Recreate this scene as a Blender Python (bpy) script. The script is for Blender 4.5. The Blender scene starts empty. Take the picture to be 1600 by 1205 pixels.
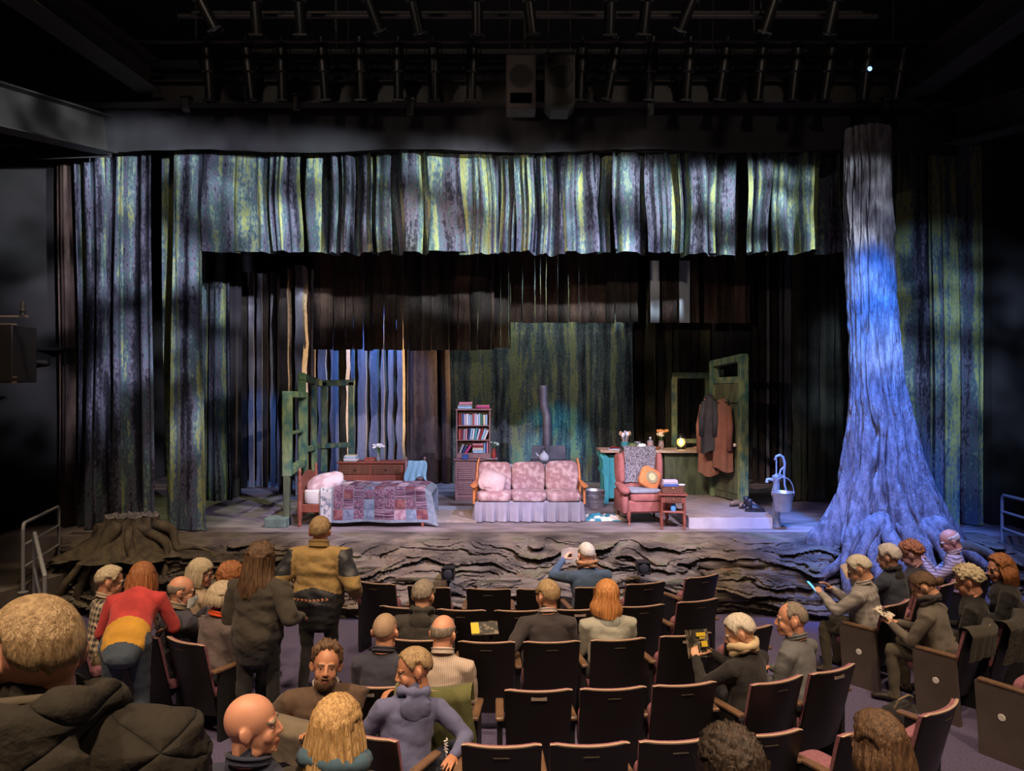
import bpy, math, random
import numpy as np
from mathutils import Vector, Matrix, noise as mnoise

SC = bpy.context.scene
COL = SC.collection
PI = math.pi
def R(d): return d * PI / 180

# ------------------------------------------------------------------ camera, world, exposure, lights
F, HOR, EYE = 1142.0, 615.0, 3.0          # focal length in pixels, horizon row, eye height
cam = bpy.data.cameras.new('camera')
cam.sensor_width = 36.0
cam.lens = F / 1600 * 36
cam.shift_y = (HOR - 602.5) / 1600
cam.clip_end = 200
camo = bpy.data.objects.new('camera', cam)
camo.location = (0, 0, EYE)
camo.rotation_euler = (PI / 2, 0, 0)
COL.objects.link(camo)
SC.camera = camo
vs = SC.view_settings
vs.view_transform = 'Standard'
vs.look = 'None'
vs.gamma = 1
vs.use_curve_mapping = False
vs.exposure = 0.0
world = bpy.data.worlds.new('dark_house')
SC.world = world
world.use_nodes = True
world.node_tree.nodes['Background'].inputs[0].default_value = (0.62, 0.52, 0.48, 1)
world.node_tree.nodes['Background'].inputs[1].default_value = 0.03
SC.cycles.max_bounces = 5
SC.cycles.diffuse_bounces = 2
SC.cycles.glossy_bounces = 2
SC.cycles.transmission_bounces = 4
SC.cycles.transparent_max_bounces = 4

def spot(name, loc, target, color, power, angle, blend=0.5, radius=0.08, gobo=None, shut=None):
    l = bpy.data.lights.new(name, 'SPOT')
    l.energy = power
    l.color = color
    l.spot_size = R(angle)
    l.spot_blend = blend
    l.shadow_soft_size = radius
    o = bpy.data.objects.new(name, l)
    o.location = loc
    d = Vector(target) - Vector(loc)
    o.rotation_euler = d.to_track_quat('-Z', 'Y').to_euler()
    COL.objects.link(o)
    if gobo or shut:                       # leaf-breakup pattern plate and framing shutters in the lamp's gate
        scale, lo, hi = gobo or (1, -1, 0)
        l.use_nodes = True
        nt = l.node_tree
        em = nt.nodes['Emission']
        tc = nt.nodes.new('ShaderNodeTexCoord')
        dv = nt.nodes.new('ShaderNodeVectorMath'); dv.operation = 'DIVIDE'
        sp = nt.nodes.new('ShaderNodeSeparateXYZ')
        cb = nt.nodes.new('ShaderNodeCombineXYZ')
        nt.links.new(tc.outputs['Normal'], sp.inputs[0])
        for i in range(3): nt.links.new(sp.outputs[2], cb.inputs[i])
        nt.links.new(tc.outputs['Normal'], dv.inputs[0])
        nt.links.new(cb.outputs[0], dv.inputs[1])
        nz = nt.nodes.new('ShaderNodeTexNoise')
        nz.inputs['Scale'].default_value = scale
        nz.inputs['Detail'].default_value = 2.0
        nt.links.new(dv.outputs[0], nz.inputs['Vector'])
        mr = nt.nodes.new('ShaderNodeMapRange')
        mr.inputs['From Min'].default_value = lo
        mr.inputs['From Max'].default_value = hi
        mr.inputs['To Min'].default_value = 0.08
        nt.links.new(nz.outputs['Fac'], mr.inputs['Value'])
        res = mr.outputs['Result']
        if shut:
            s2 = nt.nodes.new('ShaderNodeSeparateXYZ')
            nt.links.new(dv.outputs[0], s2.inputs[0])
            for sg, lim in ((1, shut[1]), (-1, -shut[0])):
                k = nt.nodes.new('ShaderNodeMapRange')          # 1 inside the cut, 0 outside
                k.inputs['From Min'].default_value = lim + 0.012
                k.inputs['From Max'].default_value = lim - 0.012
                m1 = nt.nodes.new('ShaderNodeMath'); m1.operation = 'MULTIPLY'; m1.inputs[1].default_value = -sg
                nt.links.new(s2.outputs[1], m1.inputs[0])
                nt.links.new(m1.outputs[0], k.inputs['Value'])
                m2 = nt.nodes.new('ShaderNodeMath'); m2.operation = 'MULTIPLY'
                nt.links.new(res, m2.inputs[0]); nt.links.new(k.outputs['Result'], m2.inputs[1])
                res = m2.outputs[0]
        nt.links.new(res, em.inputs['Strength'])
    return o

# stage rig: front-of-house bar, high above the audience
spot('foh_lavender_spot', (4.2, 3.0, 9.2), (-0.2, 12.6, 1.2), (0.66, 0.66, 1.0), 7000, 34, 0.35, 0.06)
spot('foh_rose_spot', (-4.6, 3.0, 9.2), (0.6, 12.8, 1.2), (1.0, 0.62, 0.50), 4400, 36, 0.4, 0.06, (9, 0.40, 0.62))
spot('foh_bed_spot', (1.0, 2.6, 9.3), (-2.7, 12.2, 1.3), (0.76, 0.72, 1.0), 1800, 18, 0.4, 0.05)
spot('foh_chair_spot', (-2.0, 2.6, 9.3), (2.4, 12.6, 1.3), (1.0, 0.74, 0.70), 2600, 17, 0.4, 0.05)
spot('foh_door_spot', (-1.0, 2.6, 9.0), (3.7, 13.6, 2.2), (0.86, 0.95, 0.80), 2600, 15, 0.7, 0.05, (9, 0.36, 0.62))
spot('foh_lip_spot', (0.5, 1.6, 9.0), (0.3, 11.4, 0.9), (0.70, 0.62, 1.0), 7500, 56, 0.9, 0.1, (12, 0.38, 0.66), (-0.055, 0.10))
spot('forest_border_spot', (6.4, 2.2, 5.5), (-0.4, 11.15, 5.85), (0.84, 0.92, 1.0), 15500, 62, 0.5, 0.08, (15, 0.40, 0.62), (-0.092, 0.074))
spot('forest_leg_spot', (1.2, 2.0, 5.2), (-5.1, 11.2, 4.6), (0.84, 0.82, 1.0), 8500, 30, 0.8, 0.08, (12, 0.42, 0.62), (-0.4, 0.23))
spot('right_leg_spot', (1.6, 3.0, 5.6), (6.6, 11.4, 3.6), (0.46, 0.62, 1.0), 5200, 26, 0.9, 0.08, (11, 0.40, 0.64))
# overhead rig
spot('tree_blue_spot', (4.62, 8.7, 7.1), (5.0, 10.2, 2.6), (0.015, 0.20, 1.0), 5600, 42, 1.0, 0.08)
spot('tree_front_spot', (2.2, 3.0, 9.0), (5.3, 10.3, 1.4), (0.20, 0.26, 1.0), 3000, 24, 1.0, 0.06)
spot('tree_top_spot', (3.4, 2.6, 8.8), (5.1, 10.4, 4.5), (0.70, 0.72, 1.0), 1900, 18, 1.0, 0.08, (10, 0.38, 0.62))
spot('backdrop_spot', (0.9, 16.4, 6.6), (0.7, 17.3, 2.4), (0.85, 0.95, 0.90), 330, 110, 0.9, 0.06)
spot('backdrop_cyan_spot', (2.2, 12.4, 6.2), (0.95, 17.2, 1.6), (0.14, 0.66, 1.0), 3000, 20, 1.0, 0.03, (9, 0.36, 0.5))
spot('plank_low_spot', (-1.5, 2.4, 4.7), (1.0, 16.0, 4.4), (1.0, 0.80, 0.62), 1500, 44, 0.8, 0.06, (8, 0.40, 0.62))
spot('window_spot', (-2.6, 15.35, 5.9), (-3.3, 16.5, 1.9), (0.12, 0.32, 1.0), 900, 70, 0.7, 0.05)
spot('left_blue_spot', (-4.9, 14.7, 4.6), (-5.9, 16.2, 1.6), (0.12, 0.34, 1.0), 200, 40, 0.7, 0.05)
spot('pump_blue_spot', (3.6, 8.6, 7.4), (4.2, 11.6, 1.2), (0.22, 0.42, 1.0), 1300, 22, 0.6, 0.05)
spot('left_side_spot', (4.6, 15.25, 3.5), (-4.2, 16.1, 3.2), (1.0, 0.70, 0.42), 3600, 30, 0.7, 0.05)
spot('green_frame_spot', (0.4, 9.0, 7.4), (-3.4, 12.2, 2.4), (0.86, 1.0, 0.50), 1050, 26, 0.6, 0.05)
# house lights over the seats
for i, (hx, hy) in enumerate([(-4.2, 0.6), (0.0, 0.2), (4.2, 0.6), (-2.4, 4.6), (2.4, 4.6)]):
    spot('house_downlight', (hx, hy, 9.4), (hx * 0.85, hy + 2.6, 0.6), (1.0, 0.70, 0.45), 2300 if hy < 3 else 1350, 72, 0.9, 0.25)

for hx in (-4.6, 0.0, 4.0):
    spot('house_downlight', (hx, 6.6, 9.6), (hx * 1.05, 9.4, 0.4), (1.0, 0.74, 0.50), 1250, 46, 0.9, 0.25)
for hx in (-3.2, 3.0):                    # unseen fill lamps added in place of bounced light on the rig
    spot('rig_fill_spot', (hx, 4.6, 8.6), (hx * 0.7, 10.2, 7.7), (1.0, 0.82, 0.66), 130, 80, 0.9, 0.15)

# ------------------------------------------------------------------ materials
MATS = {}
def mat(name, col, rough=0.6, metal=0.0, col2=None, nscale=6.0, stretch=(1, 1, 1), bump=0.0, bscale=30.0,
        emit=None, estr=0.0, trans=0.0, spec=None, coat=0.0, contrast=(0.35, 0.65), sheen=0.0, alpha=1.0):
    if name in MATS: return MATS[name]
    m = bpy.data.materials.new(name)
    m.use_nodes = True
    nt = m.node_tree
    b = nt.nodes['Principled BSDF']
    b.inputs['Base Color'].default_value = (*col, 1)
    b.inputs['Roughness'].default_value = rough
    b.inputs['Metallic'].default_value = metal
    if spec is not None: b.inputs['Specular IOR Level'].default_value = spec
    if coat: b.inputs['Coat Weight'].default_value = coat
    if sheen: b.inputs['Sheen Weight'].default_value = sheen
    if trans: b.inputs['Transmission Weight'].default_value = trans
    if emit:
        b.inputs['Emission Color'].default_value = (*emit, 1)
        b.inputs['Emission Strength'].default_value = estr
    if col2 or bump:
        tc = nt.nodes.new('ShaderNodeTexCoord')
        mp = nt.nodes.new('ShaderNodeMapping')
        mp.inputs['Scale'].default_value = stretch
        nt.links.new(tc.outputs['Object'], mp.inputs['Vector'])
        if col2:
            nz = nt.nodes.new('ShaderNodeTexNoise')
            nz.inputs['Scale'].default_value = nscale
            nz.inputs['Detail'].default_value = 5
            nt.links.new(mp.outputs[0], nz.inputs['Vector'])
            cr = nt.nodes.new('ShaderNodeValToRGB')
            cr.color_ramp.elements[0].position = contrast[0]
            cr.color_ramp.elements[1].position = contrast[1]
            cr.color_ramp.elements[0].color = (*col, 1)
            cr.color_ramp.elements[1].color = (*col2, 1)
            nt.links.new(nz.outputs['Fac'], cr.inputs[0])
            nt.links.new(cr.outputs[0], b.inputs['Base Color'])
        if bump:
            n2 = nt.nodes.new('ShaderNodeTexNoise')
            n2.inputs['Scale'].default_value = bscale
            n2.inputs['Detail'].default_value = 4
            nt.links.new(mp.outputs[0], n2.inputs['Vector'])
            bp = nt.nodes.new('ShaderNodeBump')
            bp.inputs['Strength'].default_value = min(1.0, bump)
            bp.inputs['Distance'].default_value = 0.02
            nt.links.new(n2.outputs['Fac'], bp.inputs['Height'])
            nt.links.new(bp.outputs[0], b.inputs['Normal'])
    MATS[name] = m
    return m

def ramp(nt, stops, interp='LINEAR'):
    cr = nt.nodes.new('ShaderNodeValToRGB')
    e = cr.color_ramp.elements
    cr.color_ramp.interpolation = interp
    while len(e) < len(stops): e.new(0.5)
    for el, (p, c) in zip(e, stops):
        el.position = p
        el.color = (*c, 1)
    return cr

def painted_mat(name, stops, us=2.2, vsx=0.10, speck=0.5, rough=0.85, seed=0.0):
    """scenic paint on cloth or board: tall streaks with a spattered top coat; coordinates in metres along the cloth"""
    if name in MATS: return MATS[name]
    m = bpy.data.materials.new(name)
    m.use_nodes = True
    nt = m.node_tree
    b = nt.nodes['Principled BSDF']
    b.inputs['Roughness'].default_value = rough
    b.inputs['Specular IOR Level'].default_value = 0.15
    uv = nt.nodes.new('ShaderNodeUVMap')
    def nz(sx, sy, det, off):
        mp = nt.nodes.new('ShaderNodeMapping')
        mp.inputs['Scale'].default_value = (sx, sy, 1)
        mp.inputs['Location'].default_value = (off + seed, off * 0.37, 0)
        nt.links.new(uv.outputs[0], mp.inputs['Vector'])
        n = nt.nodes.new('ShaderNodeTexNoise')
        n.inputs['Scale'].default_value = 1.0
        n.inputs['Detail'].default_value = det
        n.inputs['Roughness'].default_value = 0.6
        nt.links.new(mp.outputs[0], n.inputs['Vector'])
        return n
    a = nz(us, vsx, 3, 3.1)
    c = nz(us * 9, us * 4, 4, 11.7)
    d = nz(us * 2.2, us * 0.35, 3, 23.0)
    mx = nt.nodes.new('ShaderNodeMath'); mx.operation = 'MULTIPLY_ADD'
    sb = nt.nodes.new('ShaderNodeMath'); sb.operation = 'SUBTRACT'; sb.inputs[1].default_value = 0.5
    nt.links.new(c.outputs['Fac'], sb.inputs[0])
    nt.links.new(sb.outputs[0], mx.inputs[0])
    mx.inputs[1].default_value = speck
    s2 = nt.nodes.new('ShaderNodeMath'); s2.operation = 'MULTIPLY_ADD'
    s3 = nt.nodes.new('ShaderNodeMath'); s3.operation = 'SUBTRACT'; s3.inputs[1].default_value = 0.5
    nt.links.new(d.outputs['Fac'], s3.inputs[0])
    nt.links.new(s3.outputs[0], s2.inputs[0]); s2.inputs[1].default_value = 0.55
    nt.links.new(a.outputs['Fac'], s2.inputs[2])
    nt.links.new(s2.outputs[0], mx.inputs[2])
    cr = ramp(nt, stops)
    nt.links.new(mx.outputs[0], cr.inputs[0])
    nt.links.new(cr.outputs[0], b.inputs['Base Color'])
    bp = nt.nodes.new('ShaderNodeBump')
    bp.inputs['Strength'].default_value = 0.25
    bp.inputs['Distance'].default_value = 0.02
    nt.links.new(c.outputs['Fac'], bp.inputs['Height'])
    nt.links.new(bp.outputs[0], b.inputs['Normal'])
    MATS[name] = m
    return m

# ------------------------------------------------------------------ mesh helpers
class MB:
    """collects geometry; build() links it as ONE mesh object"""
    def __init__(s):
        s.v, s.f, s.m, s.uv = [], [], [], None
        s.mi = 0
    def add(s, verts, faces, M=None):
        o = len(s.v)
        if M is not None: verts = [M @ Vector(p) for p in verts]
        s.v += [tuple(p) for p in verts]
        s.f += [tuple(i + o for i in f) for f in faces]
        s.m += [s.mi] * len(faces)
        return s
    def box(s, c, size, b=0.0, M=None):
        hx, hy, hz = size[0] / 2, size[1] / 2, size[2] / 2
        cx, cy, cz = c
        b = min(b, hx * 0.9, hy * 0.9, hz * 0.9)
        if b <= 0:
            v = [(cx + x * hx, cy + y * hy, cz + z * hz) for x in (-1, 1) for y in (-1, 1) for z in (-1, 1)]
            f = [(0, 1, 3, 2), (4, 6, 7, 5), (0, 4, 5, 1), (2, 3, 7, 6), (0, 2, 6, 4), (1, 5, 7, 3)]
            return s.add(v, f, M)
        v, idx = [], {}
        for x in (-1, 1):
            for y in (-1, 1):
                for z in (-1, 1):
                    for a in range(3):
                        h = [hx - b, hy - b, hz - b]
                        h[a] += b
                        idx[(x, y, z, a)] = len(v)
                        v.append((cx + x * h[0], cy + y * h[1], cz + z * h[2]))
        f = []
        for a in range(3):
            b1, b2 = (a + 1) % 3, (a + 2) % 3
            for sg in (-1, 1):
                q = []
                for (p, r) in ((-1, -1), (1, -1), (1, 1), (-1, 1)):
                    k = [0, 0, 0]; k[a] = sg; k[b1] = p; k[b2] = r
                    q.append(idx[(*k, a)])
                f.append(tuple(q if sg > 0 else q[::-1]))
            for p in (-1, 1):
                for r in (-1, 1):
                    k0 = [0, 0, 0]; k0[a] = -1; k0[b1] = p; k0[b2] = r
                    k1 = list(k0); k1[a] = 1
                    q = [idx[(*k0, b1)], idx[(*k1, b1)], idx[(*k1, b2)], idx[(*k0, b2)]]
                    f.append(tuple(q if p * r < 0 else q[::-1]))
        for x in (-1, 1):
            for y in (-1, 1):
                for z in (-1, 1):
                    q = [idx[(x, y, z, 0)], idx[(x, y, z, 1)], idx[(x, y, z, 2)]]
                    f.append(tuple(q if x * y * z > 0 else q[::-1]))
        return s.add(v, f, M)
    def tube(s, pts, rad, n=10, caps=True, flat=1.0, M=None, round_ends=False, up=None):
        pts = [Vector(p) for p in pts]
        if not hasattr(rad, '__len__'): rad = [rad] * len(pts)
        rad = list(rad)
        if round_ends:
            d0 = (pts[0] - pts[1]).normalized(); d1 = (pts[-1] - pts[-2]).normalized()
            r0, r1 = rad[0], rad[-1]
            r0m = max(r0) if hasattr(r0, '__len__') else r0
            r1m = max(r1) if hasattr(r1, '__len__') else r1
            sc = lambda r, k: tuple(q * k for q in r) if hasattr(r, '__len__') else r * k
            pts = [pts[0] + d0 * r0m * 0.95, pts[0] + d0 * r0m * 0.75] + pts + [pts[-1] + d1 * r1m * 0.75, pts[-1] + d1 * r1m * 0.95]
            rad = [sc(r0, .3), sc(r0, .68)] + rad + [sc(r1, .68), sc(r1, .3)]
        v, f = [], []
        t0 = (pts[1] - pts[0]).normalized()
        ref = Vector(up) if up else (Vector((1, 0, 0)) if abs(t0.x) < 0.8 else Vector((0, 1, 0)))
        for i, p in enumerate(pts):
            t = (pts[min(i + 1, len(pts) - 1)] - pts[max(i - 1, 0)])
            t = t.normalized() if t.length > 1e-9 else t0
            x = (ref - t * ref.dot(t))
            x = x.normalized() if x.length > 1e-6 else t.orthogonal().normalized()
            y = t.cross(x)
            ref = x
            r = rad[i]
            rx, ry = (r if hasattr(r, '__len__') else (r, r * flat))
            for k in range(n):
                a = 2 * PI * k / n
                v.append(p + x * (rx * math.cos(a)) + y * (ry * math.sin(a)))
        for i in range(len(pts) - 1):
            for k in range(n):
                k2 = (k + 1) % n
                f.append((i * n + k, i * n + k2, (i + 1) * n + k2, (i + 1) * n + k))
        if caps:
            f.append(tuple(range(n))[::-1])
            f.append(tuple((len(pts) - 1) * n + k for k in range(n)))
        return s.add(v, f, M)
    def lathe(s, prof, c=(0, 0, 0), n=16, M=None):
        v, f = [], []
        for (r, z) in prof:
            for k in range(n):
                a = 2 * PI * k / n
                v.append((c[0] + r * math.cos(a), c[1] + r * math.sin(a), c[2] + z))
        L = len(prof)
        for i in range(L - 1):
            for k in range(n):
                k2 = (k + 1) % n
                f.append((i * n + k, i * n + k2, (i + 1) * n + k2, (i + 1) * n + k))
        if prof[0][0] > 1e-4: f.append(tuple(range(n))[::-1])
        if prof[-1][0] > 1e-4: f.append(tuple((L - 1) * n + k for k in range(n)))
        return s.add(v, f, M)
    def ell(s, c, r, nu=14, nv=9, M=None, fn=None):
        v, f = [], []
        for j in range(nv + 1):
            th = PI * j / nv
            for k in range(nu):
                a = 2 * PI * k / nu
                d = Vector((math.sin(th) * math.cos(a), math.sin(th) * math.sin(a), math.cos(th)))
                p = Vector((d.x * r[0], d.y * r[1], d.z * r[2]))
                if fn: p = fn(d, p)
                v.append((c[0] + p.x, c[1] + p.y, c[2] + p.z))
        for j in range(nv):
            for k in range(nu):
                k2 = (k + 1) % nu
                f.append((j * nu + k, (j + 1) * nu + k, (j + 1) * nu + k2, j * nu + k2))
        return s.add(v, f, M)
    def grid(s, fn, nu, nv, M=None, flip=False):
        v = [fn(i / nu, j / nv) for j in range(nv + 1) for i in range(nu + 1)]
        f = []
        for j in range(nv):
            for i in range(nu):
                q = (j * (nu + 1) + i, j * (nu + 1) + i + 1, (j + 1) * (nu + 1) + i + 1, (j + 1) * (nu + 1) + i)
                f.append(q[::-1] if flip else q)
        return s.add(v, f, M)
    def prism(s, poly, z0, z1, M=None):
        n = len(poly)
        v = [(x, y, z0) for x, y in poly] + [(x, y, z1) for x, y in poly]
        f = [tuple(range(n))[::-1], tuple(range(n, 2 * n))] + [(i, (i + 1) % n, n + (i + 1) % n, n + i) for i in range(n)]
        return s.add(v, f, M)
    def mesh(s, name, mats, smooth=False):
        me = bpy.data.meshes.new(name)
        me.from_pydata([tuple(p) for p in s.v], [], s.f)
        if not isinstance(mats, (list, tuple)): mats = [mats]
        for m in mats: me.materials.append(m)
        if len(mats) > 1: me.polygons.foreach_set('material_index', np.array(s.m, dtype=np.int32))
        if smooth:
            me.polygons.foreach_set('use_smooth', np.ones(len(s.f), dtype=bool))
            if smooth != 'all' and hasattr(me, 'set_sharp_from_angle'): me.set_sharp_from_angle(angle=R(42))
        if s.uv is not None:
            l = me.uv_layers.new(name='UVMap')
            vi = np.empty(len(me.loops), dtype=np.int32)
            me.loops.foreach_get('vertex_index', vi)
            l.data.foreach_set('uv', np.array(s.uv, dtype=np.float32)[vi].ravel())
        me.update()
        return me
    def build(s, name, mats, parent=None, smooth=False, loc=None, rot=None):
        o = bpy.data.objects.new(name, s.mesh(name, mats, smooth))
        COL.objects.link(o)
        if parent: o.parent = parent
        if loc: o.location = loc
        if rot: o.rotation_euler = rot
        return o

def tag(o, label=None, cat=None, group=None, kind=None):
    if label: o['label'] = label
    if cat: o['category'] = cat
    if group: o['group'] = group
    if kind: o['kind'] = kind
    return o
def thing(name, label, cat, loc=(0, 0, 0), rz=0.0, group=None, kind=None):
    o = bpy.data.objects.new(name, None)
    o.empty_display_size = 0.1
    COL.objects.link(o)
    o.location = loc
    o.rotation_euler = (0, 0, rz)
    return tag(o, label, cat, group, kind)
def inst(name, me, parent, loc=(0, 0, 0), rot=(0, 0, 0), scale=None):
    o = bpy.data.objects.new(name, me)
    COL.objects.link(o)
    if parent: o.parent = parent
    o.location = loc
    o.rotation_euler = rot
    if scale: o.scale = scale
    return o
def copy_tree(o, parent=None):
    c = o.copy()
    COL.objects.link(c)
    c.parent = parent
    for ch in o.children: copy_tree(ch, c)
    return c
def W(px, py, Y):
    """the point at depth Y seen at a place in the photograph"""
    return Vector(((px - 800) / F * Y, Y, EYE - (py - HOR) / F * Y))
def XZ(px, py, Y):
    p = W(px, py, Y)
    return p.x, p.z
def fbm(x, y, z=0.0, o=3):
    return mnoise.fractal(Vector((x, y, z)), 1.0, 2.0, o)
STAGE = 0.9
# ------------------------------------------------------------------ structure
carpet = mat('carpet_purple', (0.060, 0.050, 0.115), 0.95, col2=(0.13, 0.112, 0.215), nscale=60, bump=0.5, bscale=180, contrast=(0.3, 0.7))
black_wall = mat('black_wall', (0.018, 0.017, 0.018), 0.9, col2=(0.026, 0.024, 0.024), nscale=1.2)
stage_paint = mat('stage_floor_paint', (0.13, 0.105, 0.10), 0.75, col2=(0.30, 0.25, 0.25), nscale=1.6, stretch=(1, 2.2, 1), bump=0.3, bscale=14)
black_cloth = mat('black_velour', (0.016, 0.015, 0.019), 0.95, col2=(0.022, 0.021, 0.026), nscale=1.5, stretch=(3, 3, 0.4), sheen=0.2)
steel_dark = mat('dark_steel', (0.030, 0.027, 0.025), 0.55, col2=(0.045, 0.040, 0.036), nscale=3)
beam_grey = mat('painted_beam', (0.024, 0.022, 0.020), 0.6, col2=(0.034, 0.031, 0.028), nscale=2.5)

fl = MB().box((0, 4.2, -0.06), (24, 12.6, 0.12)).build('floor', carpet)
tag(fl, 'dark purple carpet under the rows of theatre seats', 'floor', kind='structure')
tiers = MB()
for (y0, y1, z) in ((-2.2, 4.15, 0.19), (-2.2, 3.75, 0.36), (-2.2, 2.85, 0.62), (-2.2, 1.95, 0.85), (-2.2, 0.9, 1.28)):
    tiers.box((-0.4, (y0 + y1) / 2, z / 2), (16, y1 - y0, z))
tag(tiers.build('floor_tier', carpet), 'carpeted raised tiers at the back of the house', 'floor', kind='structure')
sf = MB().prism([(-7.6, 10.75), (-4, 10.72), (0, 10.72), (4, 10.75), (7.8, 10.75), (9, 20), (-9, 20)], 0.0, STAGE).build('floor_stage', stage_paint)
tag(sf, 'dark painted stage floor behind the rock ledge', 'stage', kind='structure')
tag(MB().box((0, 19.6, 5.5), (24, 0.2, 11)).build('wall_back', black_wall), 'black rear wall of the stage', 'wall', kind='structure')
wl = MB().box((-10.2, 9.5, 5.5), (0.2, 20, 11))
wl.box((-8.62, 11.75, 5.5), (3.1, 0.2, 11))
tag(wl.build('wall_left', black_wall), 'black painted side wall beside the forest curtain and grey stair rail', 'wall', kind='structure')
wr = MB().box((10.2, 9.5, 5.5), (0.2, 20, 11))
wr.box((8.95, 11.75, 5.5), (2.6, 0.2, 11))
tag(wr.build('wall_right', black_wall), 'black painted side wall beyond the blue lit tree', 'wall', kind='structure')
tag(MB().box((0, 9.5, 11.1), (24, 22, 0.2)).build('ceiling', black_wall), 'black ceiling above the lighting pipes', 'ceiling', kind='structure')

# side platforms with rails at both ends of the ledge
plat_m = mat('side_step_grey', (0.10, 0.085, 0.07), 0.8, col2=(0.14, 0.12, 0.10), nscale=5)
def side_block(poly, z, label):
    tag(MB().prism(poly, 0.0, z).build('trim_platform', plat_m), label, 'platform', kind='structure')
side_block([(-9.9, 7.2), (-6.75, 7.7), (-6.15, 10.0), (-6.15, 11.6), (-9.9, 11.6)], 0.52, 'grey side platform carrying the tall stair rail, beside the stump')
side_block([(6.95, 9.2), (9.9, 8.2), (9.9, 11.6), (6.95, 11.6)], 0.78, 'dark side platform carrying the blue-grey rail, beside the tree roots')

# ------------------------------------------------------------------ rock ledge along the stage front
rock_m = bpy.data.materials.new('painted_rock')
rock_m.use_nodes = True
def _rock(nt):
    b = nt.nodes['Principled BSDF']
    b.inputs['Roughness'].default_value = 0.72
    tc = nt.nodes.new('ShaderNodeTexCoord')
    mp = nt.nodes.new('ShaderNodeMapping'); mp.inputs['Scale'].default_value = (0.8, 1, 3.2)
    nt.links.new(tc.outputs['Object'], mp.inputs[0])
    n1 = nt.nodes.new('ShaderNodeTexNoise'); n1.inputs['Scale'].default_value = 2.3; n1.inputs['Detail'].default_value = 6
    nt.links.new(mp.outputs[0], n1.inputs['Vector'])
    cr = ramp(nt, [(0.30, (0.030, 0.024, 0.020)), (0.45, (0.085, 0.068, 0.055)), (0.56, (0.16, 0.13, 0.10)), (0.64, (0.10, 0.10, 0.055)), (0.72, (0.15, 0.09, 0.055))])
    nt.links.new(n1.outputs['Fac'], cr.inputs[0])
    nt.links.new(cr.outputs[0], b.inputs['Base Color'])
    n2 = nt.nodes.new('ShaderNodeTexNoise'); n2.inputs['Scale'].default_value = 16; n2.inputs['Detail'].default_value = 8
    nt.links.new(mp.outputs[0], n2.inputs['Vector'])
    bp = nt.nodes.new('ShaderNodeBump'); bp.inputs['Strength'].default_value = 0.7; bp.inputs['Distance'].default_value = 0.03
    nt.links.new(n2.outputs['Fac'], bp.inputs['Height']); nt.links.new(bp.outputs[0], b.inputs['Normal'])
_rock(rock_m.node_tree)

def ledge_y(X):                    # front foot of the ledge on the house floor
    return 9.78 + 0.10 * math.sin(X * 0.7 + 1) + 0.006 * X * X - (0.35 if X > 4.2 else 0) * min(1, max(0, (X - 4.2) / 1.2))
NU, NV = 620, 110
def ledge_pt(u, v):
    X = -6.6 + 13.6 * u
    # v=0 at the floor, v=1 back on the stage
    yf = ledge_y(X)
    if v < 0.72:
        t = v / 0.72
        z = 0.86 * t ** 0.9
        y = yf + 0.55 * t ** 1.6
    else:
        t = (v - 0.72) / 0.28
        z = 0.86 + 0.075 * math.sin(t * PI * 0.5)
        y = yf + 0.55 + (11.15 - yf - 0.55) * t
    w = fbm(X * 0.55, z * 1.8, 3.0, 3)
    s = z * 7.5 + 2.1 * w + 0.35 * fbm(X * 1.7, z * 4, 9.0, 3) + X * 0.12
    k = math.floor(s); fr = s - k
    lay = fbm(X * 0.45 + k * 3.3, k * 3.7, 0, 2)
    s2 = s * 2.3 + 0.8 * fbm(X * 1.1, z * 3, 15.0, 2); k2 = math.floor(s2); fr2 = s2 - k2
    prof = 0.15 * (1 - fr) ** 1.3 * (0.55 + lay) - 0.05 + 0.075 * (1 - fr2) * (0.5 + fbm(X * 0.8 + k2, k2 * 2.1, 4, 2)) + 0.03 * (1 - (s2 * 2.4 + fbm(X * 2.3, z * 5, 2, 2)) % 1.0)
    prof -= 0.05 * math.exp(-((1 - fr) / 0.10) ** 2)
    fade = 1.0 if v < 0.66 else max(0.0, 1 - (v - 0.66) / 0.2)
    p = (prof + 0.10 * lay) * fade * 1.25 + 0.035 * fbm(X * 5, z * 9, y * 3, 4) * (0.35 + 0.65 * fade)
    zz = z + 0.02 * fbm(X * 3.1, y * 3.1, 5, 3) * fade - (0.0 if v < 0.9 else (v - 0.9) * 0.45)
    if v > 0.72: zz += 0.03 * fbm(X * 1.6, y * 3.5, 2, 3) * (1 - t)
    return (X, y - p, zz)
led = thing('rock_ledge', 'layered brown rock ledge carved along the whole stage front', 'rock ledge', (0, 0, 0))
g = MB().grid(ledge_pt, NU, NV, flip=False)
g.build('rock_face', rock_m, led, smooth='all')
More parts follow.
